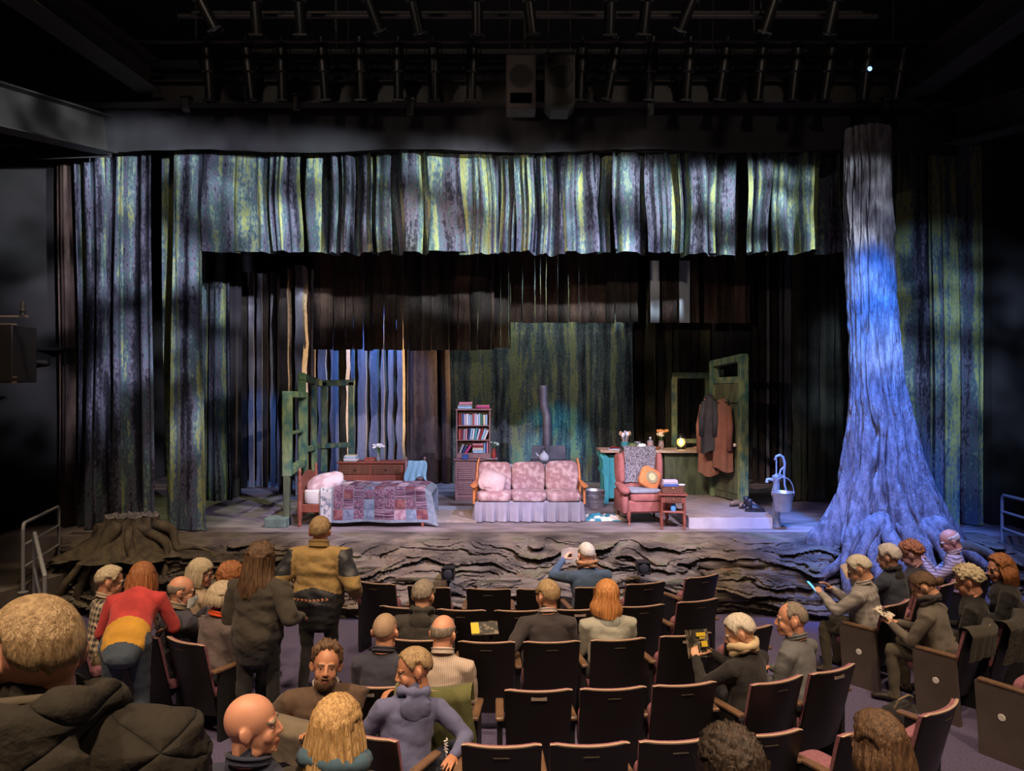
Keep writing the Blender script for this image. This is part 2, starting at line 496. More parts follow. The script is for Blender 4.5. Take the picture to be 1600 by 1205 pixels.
# single slabs standing proud of the face
rng = random.Random(11)
slabs = [(1250, 905, 190, 40), (1180, 880, 150, 34), (1110, 930, 160, 30), (1275, 940, 150, 28), (1040, 905, 130, 30), (1300, 870, 110, 26),
         (940, 905, 120, 26), (860, 925, 150, 26), (760, 905, 140, 26), (640, 900, 150, 26), (600, 940, 150, 24), (690, 940, 130, 24),
         (330, 880, 170, 26), (400, 905, 160, 24), (260, 872, 120, 22), (330, 912, 130, 22), (560, 885, 120, 24), (1130, 862, 130, 24), (190, 900, 150, 24)]
for (px, py, wpx, hpx) in slabs:
    Y = 9.85 + 0.5 * (960 - py) / 110
    c = W(px, py, Y)
    sx, sz = wpx / F * Y / 2, hpx / F * Y / 2
    sd = rng.random() * 50
    tilt = rng.uniform(-0.10, 0.10)
    def fn(d, p, sd=sd, sx=sx, sz=sz):
        k = 1 + 0.30 * fbm(d.x * 1.6 + sd, d.y * 1.5, d.z * 1.5, 3) + 0.10 * fbm(d.x * 6 + sd, d.z * 7, d.y * 5, 3)
        q = Vector((p.x * k, p.y * k, p.z * k))
        q.z += 0.25 * sz * math.sin(d.x * 3 + sd)
        return q
    MB().ell((0, 0, 0), (sx, 0.17, sz), 40, 18, fn=fn).build('rock_slab', rock_m, led, smooth='all', loc=(c.x, ledge_y(c.x) + 0.08 + 0.55 * (max(0.02, c.z) / 0.86) ** 1.7, c.z), rot=(0, tilt, 0))

# black lamps set into the face of the ledge
blk = mat('matt_black', (0.012, 0.012, 0.013), 0.5)
glassdk = mat('dark_glass', (0.03, 0.03, 0.035), 0.08, spec=0.8)
for i, (px, py) in enumerate(((700, 897), (1006, 888))):
    c = W(px, py, 9.62)
    t = thing('footlight', ['small black footlight in the ledge behind the left empty front seats', 'small black footlight in the ledge right of the reading man'][i], 'footlight', (c.x, c.y, c.z - 0.08), group='footlights in the rock ledge')
    MB().box((0, 0.10, 0.08), (0.16, 0.2, 0.15), 0.015).build('housing', blk, t)
    fr = MB()
    for a, b, sx_, sz_ in ((0, 0.155, 0.17, 0.012), (0, 0.005, 0.17, 0.012), (-0.08, 0.08, 0.012, 0.16), (0.08, 0.08, 0.012, 0.16)):
        fr.box((a, -0.012, b), (sx_, 0.03, sz_))
    fr.build('rim', blk, t)
    MB().lathe([(0.0, 0), (0.055, 0.0), (0.06, 0.012), (0.05, 0.02)], n=18).build('lens', glassdk, t, True, (0, -0.002, 0.08), (PI / 2, 0, 0))
    MB().box((0, 0.1, -0.02), (0.05, 0.05, 0.06)).build('bracket', blk, t)

# ------------------------------------------------------------------ curtains
FOREST = [(0.28, (0.010, 0.011, 0.016)), (0.39, (0.035, 0.036, 0.052)), (0.46, (0.13, 0.125, 0.175)), (0.51, (0.050, 0.095, 0.115)), (0.57, (0.15, 0.21, 0.20)), (0.65, (0.33, 0.36, 0.12)), (0.74, (0.13, 0.19, 0.16))]
forest_m = painted_mat('forest_painted_cloth', FOREST, 3.4, 0.09, 0.38)
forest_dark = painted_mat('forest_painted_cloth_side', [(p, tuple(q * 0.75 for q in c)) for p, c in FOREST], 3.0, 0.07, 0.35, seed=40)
brown_cloth = painted_mat('bark_painted_cloth', [(0.3, (0.010, 0.008, 0.008)), (0.45, (0.045, 0.030, 0.026)), (0.55, (0.090, 0.060, 0.048)), (0.68, (0.055, 0.050, 0.036))], 1.6, 0.05, 0.2, seed=9)
back_m = painted_mat('forest_backdrop_paint', [(0.30, (0.012, 0.014, 0.018)), (0.42, (0.05, 0.06, 0.07)), (0.52, (0.08, 0.11, 0.12)), (0.62, (0.22, 0.22, 0.10)), (0.72, (0.10, 0.15, 0.12))], 4.2, 0.10, 0.5, seed=77)

def cloth_panel(p0, p1, z0, z1, amp, wl, seed, parent, name, m, flare=0.0, rows=10, lean=(0, 0), hemw=0.02, step=0.022):
    """a pleated hanging from p0 to p1 (plan); uv in metres along the cloth"""
    p0, p1 = Vector((*p0, 0)), Vector((*p1, 0))
    L = (p1 - p0).length
    d = (p1 - p0) / L
    nrm = Vector((d.y, -d.x, 0))
    n = max(8, int(L / step))
    rg = random.Random(seed)
    ph, ph2, ph3 = rg.random() * 9, rg.random() * 9, rg.random() * 9
    prof, arc, last, acc = [], [], None, 0.0
    for i in range(n + 1):
        s = i / n * L
        q = s / wl + 0.75 * math.sin(s / wl * 0.9 + ph) + 0.35 * math.sin(s / wl * 2.3 + ph2)
        fq = (q + ph3) % 1.0
        k = 0.6 + 0.4 * math.sin(s / wl * 0.83 + ph2)
        w = 0.35 * math.sin(fq * 2 * PI) + 0.25 * math.sin(fq * 6 * PI + ph) - 2.6 * k * math.exp(-((fq - 0.5) / 0.16) ** 2)
        prof.append((s, w * amp))
        pt = (s, w * amp)
        if last: acc += math.hypot(pt[0] - last[0], pt[1] - last[1])
        arc.append(acc); last = pt
    mb = MB(); uv = []
    for j in range(rows + 1):
        t = j / rows
        z = z1 + (z0 - z1) * t
        for i in range(n + 1):
            s, w = prof[i]
            u = i / n - 0.5
            off = (lean[0] if u < 0 else lean[1]) * t * abs(u) * 2
            s2 = s + flare * t * u * L + off + 0.02 * math.sin(t * 5 + s * 3 + ph)
            ww = w * (0.7 + 0.5 * t) + 0.02 * math.sin(t * 4 + s * 2 + ph2)
            p = p0 + d * s2 + nrm * ww
            zz = z + (hemw * math.sin(s * 1.9 + ph) if j == rows else 0)
            mb.v.append((p.x, p.y, zz)); uv.append((arc[i] + seed * 3.7, z))
    for j in range(rows):
        for i in range(n):
            mb.f.append((j * (n + 1) + i, j * (n + 1) + i + 1, (j + 1) * (n + 1) + i + 1, (j + 1) * (n + 1) + i))
            mb.m.append(0)
    mb.uv = uv
    return mb.build(name, m, parent, smooth='all')

# the big forest border across the top: overlapping painted cloths
YB = 11.15
bd = thing('forest_border', 'wide forest-painted cloth border hanging across the stage top', 'curtain', (0, YB, 5.1))
xs = [318, 362, 424, 470, 520, 575, 606, 668, 722, 770, 808, 835, 880, 925, 958, 1012, 1062, 1110, 1168, 1214, 1262, 1312]
rng = random.Random(3)
for i in range(len(xs) - 1):
    a, b = xs[i], xs[i + 1]
    X0, X1 = (a - 800) / F * YB, (b - 800) / F * YB
    dy = (0.0, 0.10, -0.06, 0.05)[i % 4]
    z0 = EYE + (HOR - 394 + rng.uniform(-2, 3)) / F * YB
    cloth_panel((X0 - 0.03, dy), (X1 + 0.02, dy + rng.uniform(-0.05, 0.05)), z0 - 5.1, EYE + (HOR - 238) / F * YB - 5.1, 0.12, 0.34, i + 1, bd, 'cloth_panel', forest_m,
                lean=(rng.uniform(-0.07, 0.05), rng.uniform(-0.05, 0.10)), rows=8)
MB().tube([(-4.75, 0.05, 1.62), (5.2, 0.05, 1.62)], 0.025, 8).build('batten', steel_dark, bd)

# left forest leg
def leg_curtain(name, label, px0, px1, Y, segs, top, bot, m, amp, wl, seed, dY=0.0, group=None):
    X0, X1 = (px0 - 800) / F * Y, (px1 - 800) / F * Y
    t = thing(name, label, 'curtain', ((X0 + X1) / 2, Y, bot), group=group)
    cx = (X0 + X1) / 2
    rg = random.Random(seed)
    for k in range(segs):
        a = X0 + (X1 - X0) * k / segs - cx; b = X0 + (X1 - X0) * (k + 1) / segs - cx
        off = (0.06 if k % 2 else -0.06)
        cloth_panel((a - 0.04, off + dY * k / segs), (b + 0.04, off * 0.4 + dY * (k + 1) / segs), 0.0, top - bot, amp, wl, seed + k, t, 'cloth_panel', m, rows=16, lean=(rg.uniform(-0.08, 0.02), rg.uniform(0, 0.08)), hemw=0.0)
    return t
leg_curtain('forest_side_curtain', 'tall forest-painted curtain behind the tree stump', 118, 314, 11.2, 5, 6.75, 0.92, forest_m, 0.17, 0.46, 101)
leg_curtain('forest_side_curtain', 'tall blue-lit forest curtain just beyond the big tree', 1378, 1532, 11.5, 4, 6.95, 0.92, forest_m, 0.17, 0.42, 131)
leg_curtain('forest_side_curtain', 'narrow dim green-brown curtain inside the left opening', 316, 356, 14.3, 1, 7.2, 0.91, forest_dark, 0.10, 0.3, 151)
leg_curtain('black_side_curtain', 'plain black curtain left of the bed window', 356, 372, 14.8, 1, 8.0, 0.92, black_cloth, 0.06, 0.3, 161)
leg_curtain('bark_side_curtain', 'dark bark-painted curtain between bedroom planks and bookcase', 630, 698, 17.0, 1, 7.0, 0.92, brown_cloth, 0.07, 0.28, 171)
leg_curtain('black_side_curtain', 'long black curtain behind the open door and water pump', 1090, 1250, 17.9, 2, 8.0, 0.92, black_cloth, 0.06, 0.35, 181)
leg_curtain('black_side_curtain', 'black curtain along the far left of the stage', 340, 500, 18.6, 2, 8.0, 0.92, black_cloth, 0.08, 0.35, 191)
leg_curtain('forest_side_curtain', 'outermost dark fold of curtain against the left wall', 96, 122, 11.45, 1, 6.8, 0.92, brown_cloth, 0.08, 0.3, 141)

# black valance above everything
bv = thing('black_valance', 'long plain black valance above the forest border', 'curtain', (0, 10.75, 6.4))
cloth_panel((-6.0, 0), (5.0, 0), 0.15 + 0.02, 1.5, 0.012, 0.9, 5, bv, 'cloth_panel', black_cloth, step=0.06)
cloth_panel((5.15, -0.02), (6.6, 0.05), 0.10, 1.5, 0.012, 0.9, 6, bv, 'cloth_panel', black_cloth, step=0.06)
cloth_panel((-7.3, 0.12), (-5.9, 0.05), 0.10, 1.5, 0.012, 0.9, 7, bv, 'cloth_panel', black_cloth, step=0.06)

# painted backdrop upstage
bk = thing('painted_backdrop', 'dim forest backdrop behind the stove and bookcase', 'backdrop', (0.65, 17.3, 0.9))
cloth_panel((-2.2, 0), (2.22, 0.0), 0.0, 5.6, 0.014, 0.5, 8, bk, 'cloth', back_m, step=0.05)
MB().tube([(-2.25, 0, 5.6), (2.27, 0, 5.6)], 0.03, 8).build('batten', steel_dark, bk)

# ------------------------------------------------------------------ bark planks: hanging ones and standing ones
plank_ms = [painted_mat('bark_plank_paint_%s' % n, st, 2.5, 0.12, 0.35, seed=s) for n, st, s in (
    ('brown', [(0.3, (0.014, 0.010, 0.009)), (0.5, (0.060, 0.040, 0.033)), (0.65, (0.11, 0.070, 0.052))], 3),
    ('dark', [(0.3, (0.010, 0.009, 0.009)), (0.5, (0.034, 0.027, 0.024)), (0.7, (0.060, 0.048, 0.040))], 13),
    ('olive', [(0.3, (0.016, 0.016, 0.012)), (0.5, (0.055, 0.052, 0.034)), (0.7, (0.10, 0.09, 0.05))], 23))]
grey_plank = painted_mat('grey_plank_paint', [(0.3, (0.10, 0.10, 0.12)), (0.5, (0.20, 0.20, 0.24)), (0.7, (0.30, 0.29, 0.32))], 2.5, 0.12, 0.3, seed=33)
bark_edge = mat('pale_cut_bark', (0.42, 0.32, 0.20), 0.9, col2=(0.62, 0.50, 0.34), nscale=12, bump=0.8, bscale=40)
def plank(parent, x0, x1, y, z0, z1, m, seed, th=0.035, wob=0.012, edge=None, name='plank'):
    rg = random.Random(seed)
    n = 18
    sd = rg.random() * 90
    mb = MB(); uv = []
    for j in range(n + 1):
        z = z0 + (z1 - z0) * j / n
        wl_ = wob * (fbm(z * 1.6 + sd, 0, 0, 2) * 1.6 + fbm(z * 7 + sd, 3, 0, 2) * 0.5)
        wr_ = wob * (fbm(z * 1.6 + sd, 9, 0, 2) * 1.6 + fbm(z * 7 + sd, 6, 0, 2) * 0.5)
        for (x, yy) in ((x0 + wl_, y), (x1 + wr_, y), (x1 + wr_, y + th), (x0 + wl_, y + th)):
            mb.v.append((x, yy, z)); uv.append((x + seed * 1.37 + (0.4 if yy > y else 0), z))
    for j in range(n):
        for k in range(4):
            k2 = (k + 1) % 4
            mb.f.append((j * 4 + k, j * 4 + k2, j * 4 + 4 + k2, j * 4 + 4 + k)); mb.m.append(1 if (edge and k in edge) else 0)
    mb.f.append((3, 2, 1, 0)); mb.m.append(0)
    mb.f.append((n * 4, n * 4 + 1, n * 4 + 2, n * 4 + 3)); mb.m.append(0)
    mb.uv = uv
    return mb.build(name, [m, bark_edge], parent)

def plank_wall(name, label, Y, pxs, ptop, pbot, mats, seed, th=0.04, gap=1.5, skip=(), edge=None, wob=0.012, jit=0.05, cat='plank wall', zbot=None, group=None):
    X0 = (pxs[0] - 800) / F * Y
    Xc = ((pxs[0] + pxs[-1]) / 2 - 800) / F * Y
    zt = EYE - (ptop - HOR) / F * Y
    zb = zbot if zbot is not None else EYE - (pbot - HOR) / F * Y
    t = thing(name, label, cat, (Xc, Y, zb), group=group)
    rg = random.Random(seed)
    if zbot is None:
        h = (pxs[-1] - pxs[0]) / F * Y / 2
        MB().tube([(-h, 0.06, zt - zb - 0.15), (h, 0.06, zt - zb - 0.15)], 0.03, 8).build('batten', steel_dark, t)
        for x in (-h * 0.8, h * 0.8): MB().tube([(x, 0.06, zt - zb - 0.15), (x, 0.06, 11.0 - zb)], 0.008, 6).build('lift_line', steel_dark, t)
    for i in range(len(pxs) - 1):
        if i in skip: continue
        a = (pxs[i] + gap * 0.5 - 800) / F * Y - Xc; b = (pxs[i + 1] - gap * 0.5 - 800) / F * Y - Xc
        plank(t, a, b, rg.uniform(-jit, jit), rg.uniform(0.0, 0.03), zt - zb + rg.uniform(-0.05, 0.05), mats[rg.randrange(len(mats))], seed * 31 + i, th, wob, edge)
    return t
def steps(a, b, lo, hi, seed):
    rg = random.Random(seed); o = [a]
    while o[-1] < b - hi: o.append(o[-1] + rg.uniform(lo, hi))
    o.append(b); return o
br, dk, ol = plank_ms
plank_wall('hanging_planks', 'brown bark planks hanging above the bed', 15.0, steps(490, 772, 9, 22, 1), 330, 548, [br, br, dk], 1, gap=0.8)
plank_wall('hanging_planks', 'short hanging plank cluster between the two brown borders', 15.6, steps(770, 798, 9, 14, 5), 330, 545, [dk], 5, gap=0.8)
hp = plank_wall('hanging_planks', 'reddish brown planks hanging above stove and counter', 16.0, steps(797, 1172, 8, 20, 2), 330, 505, [br, br, br, dk], 2, gap=0.8, skip=(14, 20))
backlit_slot = painted_mat('backlit_slot_colour', [(0.3, (0.40, 0.46, 0.54)), (0.7, (0.55, 0.62, 0.70))], 2.0, 0.2, 0.2)  # pale colour stands in for light coming through the slots from behind
for (a_, b_) in ((1015, 1029), (1060, 1076)): plank(hp, (a_ - 984.5) / F * 16.0, (b_ - 984.5) / F * 16.0, -0.10, 0.0, 1.35, backlit_slot, a_, 0.03, 0.004)
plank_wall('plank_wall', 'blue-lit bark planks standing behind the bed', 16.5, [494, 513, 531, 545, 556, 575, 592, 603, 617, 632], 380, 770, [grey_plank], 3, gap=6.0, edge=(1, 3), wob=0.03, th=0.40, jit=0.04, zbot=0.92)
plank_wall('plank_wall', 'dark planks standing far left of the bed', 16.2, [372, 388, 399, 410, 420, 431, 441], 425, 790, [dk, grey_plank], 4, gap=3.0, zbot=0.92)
plank_wall('plank_wall', 'pale grey planks standing upstage behind the counter', 17.6, steps(988, 1110, 10, 20, 6), 440, 790, [dk, dk, ol], 6, gap=1.2, zbot=0.92)
plank_wall('plank_wall', 'tall olive brown planks between water pump and tree', 14.2, steps(1238, 1345, 9, 22, 7), 380, 790, [ol, dk, ol], 7, gap=1.0, zbot=0.92)
plank_wall('plank_wall', 'dim planks standing right behind the open door', 17.0, [1174, 1184, 1196, 1204, 1216, 1224, 1238], 400, 790, [dk, grey_plank], 8, gap=4.0, zbot=0.92)
# single tree planks with pale cut edges catching side light
for i, (a, b, yb, lab) in enumerate(((436, 449, 15.2, 'pale-edged tree plank standing left of the bed window'), (461, 486, 15.4, 'dark tree plank just left of the hanging brown planks'), (530, 541, 15.3, 'pale-edged tree plank rising above the bed frame'), (461, 473, 14.9, 'blue-lit tree plank seen through the bed window'))):
    X0, X1 = (a - 800) / F * yb, (b - 800) / F * yb
    t = thing('tree_plank', lab, 'tree plank', ((X0 + X1) / 2, yb, 0.92), group='single tree planks')
    h = (X1 - X0) / 2
    plank(t, -h, h, 0, 0, 4.7, [dk, br, ol, grey_plank][i], 400 + i, 0.36, 0.03, (1, 3))
# ------------------------------------------------------------------ set furniture
def wood(name, c, rough=0.45, k=1.7): return mat(name, c, rough, col2=tuple(min(1, q * k) for q in c), nscale=5, stretch=(9, 9, 0.8), bump=0.08, bscale=20)
cherry = wood('cherry_wood', (0.16, 0.045, 0.03))
walnut = wood('walnut', (0.09, 0.035, 0.02))
maple = wood('maple_arm', (0.42, 0.15, 0.05))
mauve_wood = wood('dusty_mauve_wood', (0.26, 0.14, 0.14), 0.6, 1.35)
moss_paint = mat('worn_green_paint', (0.035, 0.10, 0.08), 0.7, col2=(0.26, 0.28, 0.10), nscale=9, stretch=(1, 1, 0.5), bump=0.3, bscale=25, contrast=(0.38, 0.72))
moss_dark = mat('moss_brown_board', (0.045, 0.05, 0.028), 0.8, col2=(0.10, 0.11, 0.055), nscale=7, stretch=(1.5, 1.5, 0.4), bump=0.3, bscale=25)
teal_paint = mat('teal_cabinet_paint', (0.03, 0.26, 0.30), 0.6, col2=(0.06, 0.40, 0.42), nscale=8, stretch=(1, 1, 0.5), bump=0.2, bscale=20)
white_cloth = mat('white_cloth', (0.58, 0.56, 0.58), 0.85)
cream = mat('cream_paper', (0.75, 0.70, 0.60), 0.8)
pewter = mat('dark_iron', (0.05, 0.05, 0.06), 0.45, 0.6)
galv = mat('galvanised_tin', (0.42, 0.42, 0.46), 0.42, 0.65, col2=(0.55, 0.55, 0.60), nscale=9)
brass = mat('old_brass', (0.45, 0.30, 0.12), 0.4, 0.8)
counter_top = wood('scrubbed_pine', (0.42, 0.29, 0.20), 0.5, 1.3)

def puff(d, p, r, e=0.42):
    f = lambda q: math.copysign(abs(q) ** e, q)
    n = max(1e-6, max(abs(f(d.x)), abs(f(d.y)), abs(f(d.z))))
    return Vector((f(d.x) * r[0], f(d.y) * r[1], f(d.z) * r[2]))
def cushion(mb, c, size, e=0.45, crown=0.15, M=None, wr=0.0, seed=0):
    r = (size[0] / 2, size[1] / 2, size[2] / 2)
    thin = min(range(3), key=lambda i: r[i])
    def fn(d, p):
        q = puff(d, p, r, e)
        o = [i for i in range(3) if i != thin]
        k = (1 - (q[o[0]] / r[o[0]]) ** 2) * (1 - (q[o[1]] / r[o[1]]) ** 2)
        q[thin] *= 1 + crown * (2.2 * max(0, k) - 0.4)
        if wr: q += Vector((0, 0, wr)) * fbm(d.x * 3 + seed, d.y * 3, d.z * 3, 3)
        return q
    return mb.ell(c, r, 28, 18, fn=fn, M=M)

# ---- low platforms
board_m = mat('platform_boards', (0.20, 0.15, 0.13), 0.7, col2=(0.34, 0.27, 0.24), nscale=5, stretch=(0.8, 6, 1), bump=0.15, bscale=20)
pale_canvas = mat('grey_painted_riser', (0.36, 0.33, 0.38), 0.8, col2=(0.45, 0.42, 0.46), nscale=4)
p = thing('cabin_platform', 'low grey platform in front of the open cabin door', 'platform', (3.4, 12.4, STAGE))
rng = random.Random(4)
yy = -1.02
while yy < 1.2:
    t = min(yy + 0.29, 1.36)
    xl = -0.66 + (yy + 1.02) * 0.02; xr = 0.66 + (yy + 1.02) * 0.13
    MB().prism([(xl, yy + 0.006), (xr, yy + 0.006), (xr + 0.03, t), (xl, t)], 0.165, 0.192 + rng.uniform(0, 0.004)).build('plank', board_m, p)
    yy += 0.295
fz = MB().prism([(-0.65, -1.04), (0.65, -1.04), (0.93, 1.36), (-0.62, 1.36)], 0.0, 0.165).build('riser', pale_canvas, p)
p = thing('floor_mat', 'pale flat mat on the floor between bed and sofa', 'mat', (-1.0, 12.7, STAGE))
MB().prism([(-0.62, -0.75), (0.42, -0.85), (0.5, 0.3), (-0.5, 0.35)], 0.001, 0.03).build('mat', mat('cream_mat', (0.30, 0.25, 0.21), 0.9, col2=(0.38, 0.32, 0.28), nscale=9), p)
MB().prism([(-0.50, 0.36), (0.5, 0.31), (0.55, 0.75), (-0.45, 0.78)], 0.001, 0.028).build('border', mat('pale_blue_mat', (0.26, 0.29, 0.34), 0.9), p)

# ---- sofa
rose_fabric = mat('rose_floral_fabric', (0.33, 0.185, 0.19), 0.85, col2=(0.52, 0.38, 0.37), nscale=11, bump=0.15, bscale=40, contrast=(0.45, 0.62))
skirt_m = mat('sofa_skirt_cloth', (0.25, 0.235, 0.29), 0.9, col2=(0.30, 0.28, 0.33), nscale=6)
s = thing('sofa', 'three-seat rose floral sofa with wooden arms and ruffled skirt', 'sofa', (0.28, 12.32, STAGE))
MB().box((0, 0.02, 0.24), (1.74, 0.76, 0.2), 0.02).build('seat_frame', skirt_m, s)
for i in (-1, 0, 1):
    mb = MB(); cushion(mb, (i * 0.575, -0.06, 0.40), (0.585, 0.72, 0.16), 0.35, 0.10, wr=0.012, seed=i); mb.build('seat_cushion', rose_fabric, s, 'all')
    mb = MB(); cushion(mb, (0, 0, 0), (0.575, 0.19, 0.52), 0.4, 0.16, wr=0.015, seed=i + 5)
    mb.build('back_cushion', rose_fabric, s, 'all', (i * 0.575 , 0.29, 0.66 + (0.012 if i == 1 else 0)), (R(-12), 0, 0))
mb = MB(); mb.box((0, 0, 0), (1.72, 0.05, 0.55), 0.02); mb.build('back_panel', skirt_m, s, loc=(0, 0.40, 0.60), rot=(R(-12), 0, 0))
def skirt_pt(u, v):
    # runs along left side, front, right side
    per = 0.55 + 1.78 + 0.55
    q = u * per
    fold = 0.022 * math.sin(q * 2 * PI / 0.20) - 0.075 * math.exp(-(((q / 0.20) % 1.0 - 0.5) / 0.10) ** 2)
    fl_ = (1 - v)
    out = 0.005 + fold * fl_ + 0.03 * fl_
    z = 0.015 + 0.315 * v
    if q < 0.55: return (-0.89 - out, -0.41 + (0.55 - q), z)
    if q > 0.55 + 1.78: return (0.89 + out, -0.41 + (q - 2.33), z)
    return (-0.89 + (q - 0.55), -0.41 - out, z)
MB().grid(skirt_pt, 300, 6, flip=False).build('skirt', skirt_m, s, 'all')
for sx in (-1, 1):
    a = MB().tube([(sx * 0.90, -0.50, 0.585), (sx * 0.905, -0.40, 0.595), (sx * 0.90, -0.15, 0.60), (sx * 0.88, 0.25, 0.615)], [(0.03, 0.014), (0.062, 0.018), (0.045, 0.018), (0.03, 0.016)], 12, up=(1, 0, 0), round_ends=True).build('armrest', maple, s, 'all')
    MB().tube([(sx * 0.90, -0.40, 0.30), (sx * 0.90, -0.40, 0.59)], [0.022, 0.022], 10).build('arm_post', maple, s, True)
    MB().tube([(sx * 0.885, 0.24, 0.3), (sx * 0.885, 0.30, 0.62), (sx * 0.875, 0.36, 0.86), (sx * 0.855, 0.385, 0.955)], [(0.03, 0.05), (0.03, 0.06), (0.025, 0.05), (0.02, 0.03)], 10, round_ends=True).build('wing_post', maple, s, 'all')
mb = MB(); cushion(mb, (0, 0, 0), (0.46, 0.16, 0.40), 0.62, 0.35, wr=0.03, seed=9)
tag(mb.build('throw_pillow', mat('pale_rose_pillow', (0.46, 0.31, 0.29), 0.85, col2=(0.55, 0.41, 0.38), nscale=5, bump=0.3, bscale=9), None, 'all', (-0.34, 12.26, STAGE + 0.625), (R(-38), R(16), 0)), 'crumpled pale rose pillow on the sofa end nearest the bookcase', 'pillow')

# ---- bed
bd_ = thing('bed', 'single bed with turned cherry headboard and white mattress', 'bed', (-2.36, 11.98, STAGE))
def turned(mb, x, y, z0, z1, r):
    prof, n = [], 14
    h = z1 - z0
    for (t, k) in ((0, .7), (0.06, 1.0), (0.1, .75), (0.14, 1.15), (0.42, 1.15), (0.45, .8), (0.5, 1.15), (0.55, .7), (0.6, 1.1), (0.66, .7), (0.72, 1.1), (0.78, .65), (0.84, 1.0), (0.88, .5), (0.93, .85), (0.97, .6), (1.0, .05)):
        prof.append((r * k, z0 + h * t))
    return mb.lathe(prof, (x, y, 0), n)
for y in (-0.48, 0.48):
    mb = MB(); turned(mb, -0.98, y, 0, 0.93, 0.034); mb.build('headboard_post', cherry, bd_, True)
MB().grid(lambda u, v: (-0.985, -0.46 + 0.92 * u, 0.36 + v * (0.36 + 0.13 * math.sin(u * PI) ** 0.7)), 20, 4).build('headboard_panel', cherry, bd_)
MB().box((-0.965, 0, 0.36), (0.03, 0.94, 0.4), 0.01).build('headboard_rail', cherry, bd_)
for y in (-0.47, 0.47): MB().box((0.0, y, 0.29), (1.92, 0.03, 0.13), 0.008).build('side_rail', cherry, bd_)
for y in (-0.46, 0.46): MB().lathe([(0.02, 0), (0.03, 0.05), (0.034, 0.3), (0.03, 0.5)], (0.95, y, 0), 10).build('foot_post', cherry, bd_, True)
mb = MB(); cushion(mb, (0.0, 0, 0.46), (1.9, 0.96, 0.26), 0.22, 0.03); mb.build('mattress', white_cloth, bd_, 'all')

# quilt draped over it: patches sewn on a pale border cloth
qx0, qx1, ztop = -0.66, 1.04, 0.615
def quilt_pt(a, b, lift=0.0):
    """a along the bed (m), b across from the front hem over the top to the far side (m)"""
    fr, top = 0.555, 1.0
    x = qx0 + a
    foot = max(0.0, x - 0.93)
    wav = 0.012 * math.sin(a * 7.3 + b * 2) + 0.01 * fbm(a * 3, b * 3, 1, 3)
    flare = 0.05 * math.sin(a * 3.9) ** 2
    zt = ztop + 0.012 * fbm(a * 2.2, b * 2.4, 4, 3)
    if b < fr - 0.05:
        t = (fr - b) / fr
        p = Vector((x + 0.03 * t * (x > 0.6) + foot * 0.5 * t, -0.505 - flare * t - wav * 0.8 - lift, zt - 0.035 - (fr - 0.05 - b) * 0.99))
    elif b < fr + 0.05:
        t = (b - fr + 0.05) / 0.10
        th = t * PI / 2
        p = Vector((x, -0.505 + 0.05 * (1 - math.cos(th)) - lift * math.cos(th), zt - 0.035 + 0.035 * math.sin(th) + lift * math.sin(th)))
    elif b < fr + top - 0.05:
        p = Vector((x, -0.455 + (b - fr - 0.05), zt + lift))
    else:
        t = b - fr - top + 0.05
        p = Vector((x, 0.46 + 0.02 + 0.1 * t, zt - t))
    if foot > 0: p.z -= foot * foot * 3.2
    p.z = max(p.z, 0.02)
    return p
q = thing('quilt', 'patchwork quilt in plum, rose and slate draped over the bed', 'quilt', (-2.36, 11.98, STAGE))
MB().grid(lambda u, v: quilt_pt(u * 1.76, v * 1.95), 66, 60, flip=False).build('backing', mat('quilt_slate', (0.14, 0.17, 0.21), 0.9, col2=(0.21, 0.24, 0.28), nscale=14, bump=0.3, bscale=25), q, 'all')
pat = [mat('patch_%s' % n, tuple(q_ * 0.62 for q_ in c), 0.9, col2=tuple(q_ * 0.66 for q_ in c2), nscale=s_, stretch=st, contrast=(0.47, 0.53), bump=0.25, bscale=30) for n, c, c2, s_, st in (
    ('plum_stripe', (0.10, 0.03, 0.07), (0.40, 0.25, 0.33), 1.0, (2, 2, 60)), ('rose', (0.42, 0.22, 0.28), (0.55, 0.36, 0.42), 12, (1, 1, 1)),
    ('wine', (0.22, 0.06, 0.08), (0.32, 0.12, 0.12), 10, (1, 1, 1)), ('pale_pink', (0.62, 0.45, 0.54), (0.70, 0.55, 0.62), 8, (1, 1, 1)),
    ('slate', (0.13, 0.15, 0.22), (0.24, 0.26, 0.36), 9, (1, 1, 1)), ('plum_check', (0.14, 0.05, 0.10), (0.40, 0.22, 0.30), 1.0, (50, 50, 50)),
    ('denim', (0.20, 0.26, 0.36), (0.30, 0.36, 0.46), 9, (1, 1, 1)))]
rows_q = ['3 042 51', '051240510', '030251305', '215403 25', '430 152 3', '124053142', '051324051']
rq = random.Random(8)
for r_ in range(9):
    for c_ in range(9):
        a0, b0 = 0.22 + c_ * 0.160, 0.045 + r_ * 0.163
        if c_ in (3, 7) and r_ < 5 and rq.random() < 0.55: k = 6
        else: k = rq.choice([0, 0, 1, 2, 3, 4, 5, 5])
        MB().grid(lambda u, v: quilt_pt(a0 + u * 0.152, b0 + v * 0.155, 0.004 + 0.010 * (math.sin(u * PI) * math.sin(v * PI)) ** 0.5), 5, 5).build('patch', pat[k], q, 'all')
MB().grid(lambda u, v: quilt_pt(0.02 + u * 0.17, 0.0 + v * 1.5, 0.009), 6, 40).build('border_strip', mat('quilt_pale_border', (0.50, 0.48, 0.50), 0.9, col2=(0.16, 0.18, 0.24), nscale=16, contrast=(0.5, 0.62)), q, 'all')
mb = MB(); cushion(mb, (0, 0, 0), (0.60, 0.42, 0.17), 0.6, 0.35, wr=0.02, seed=3)
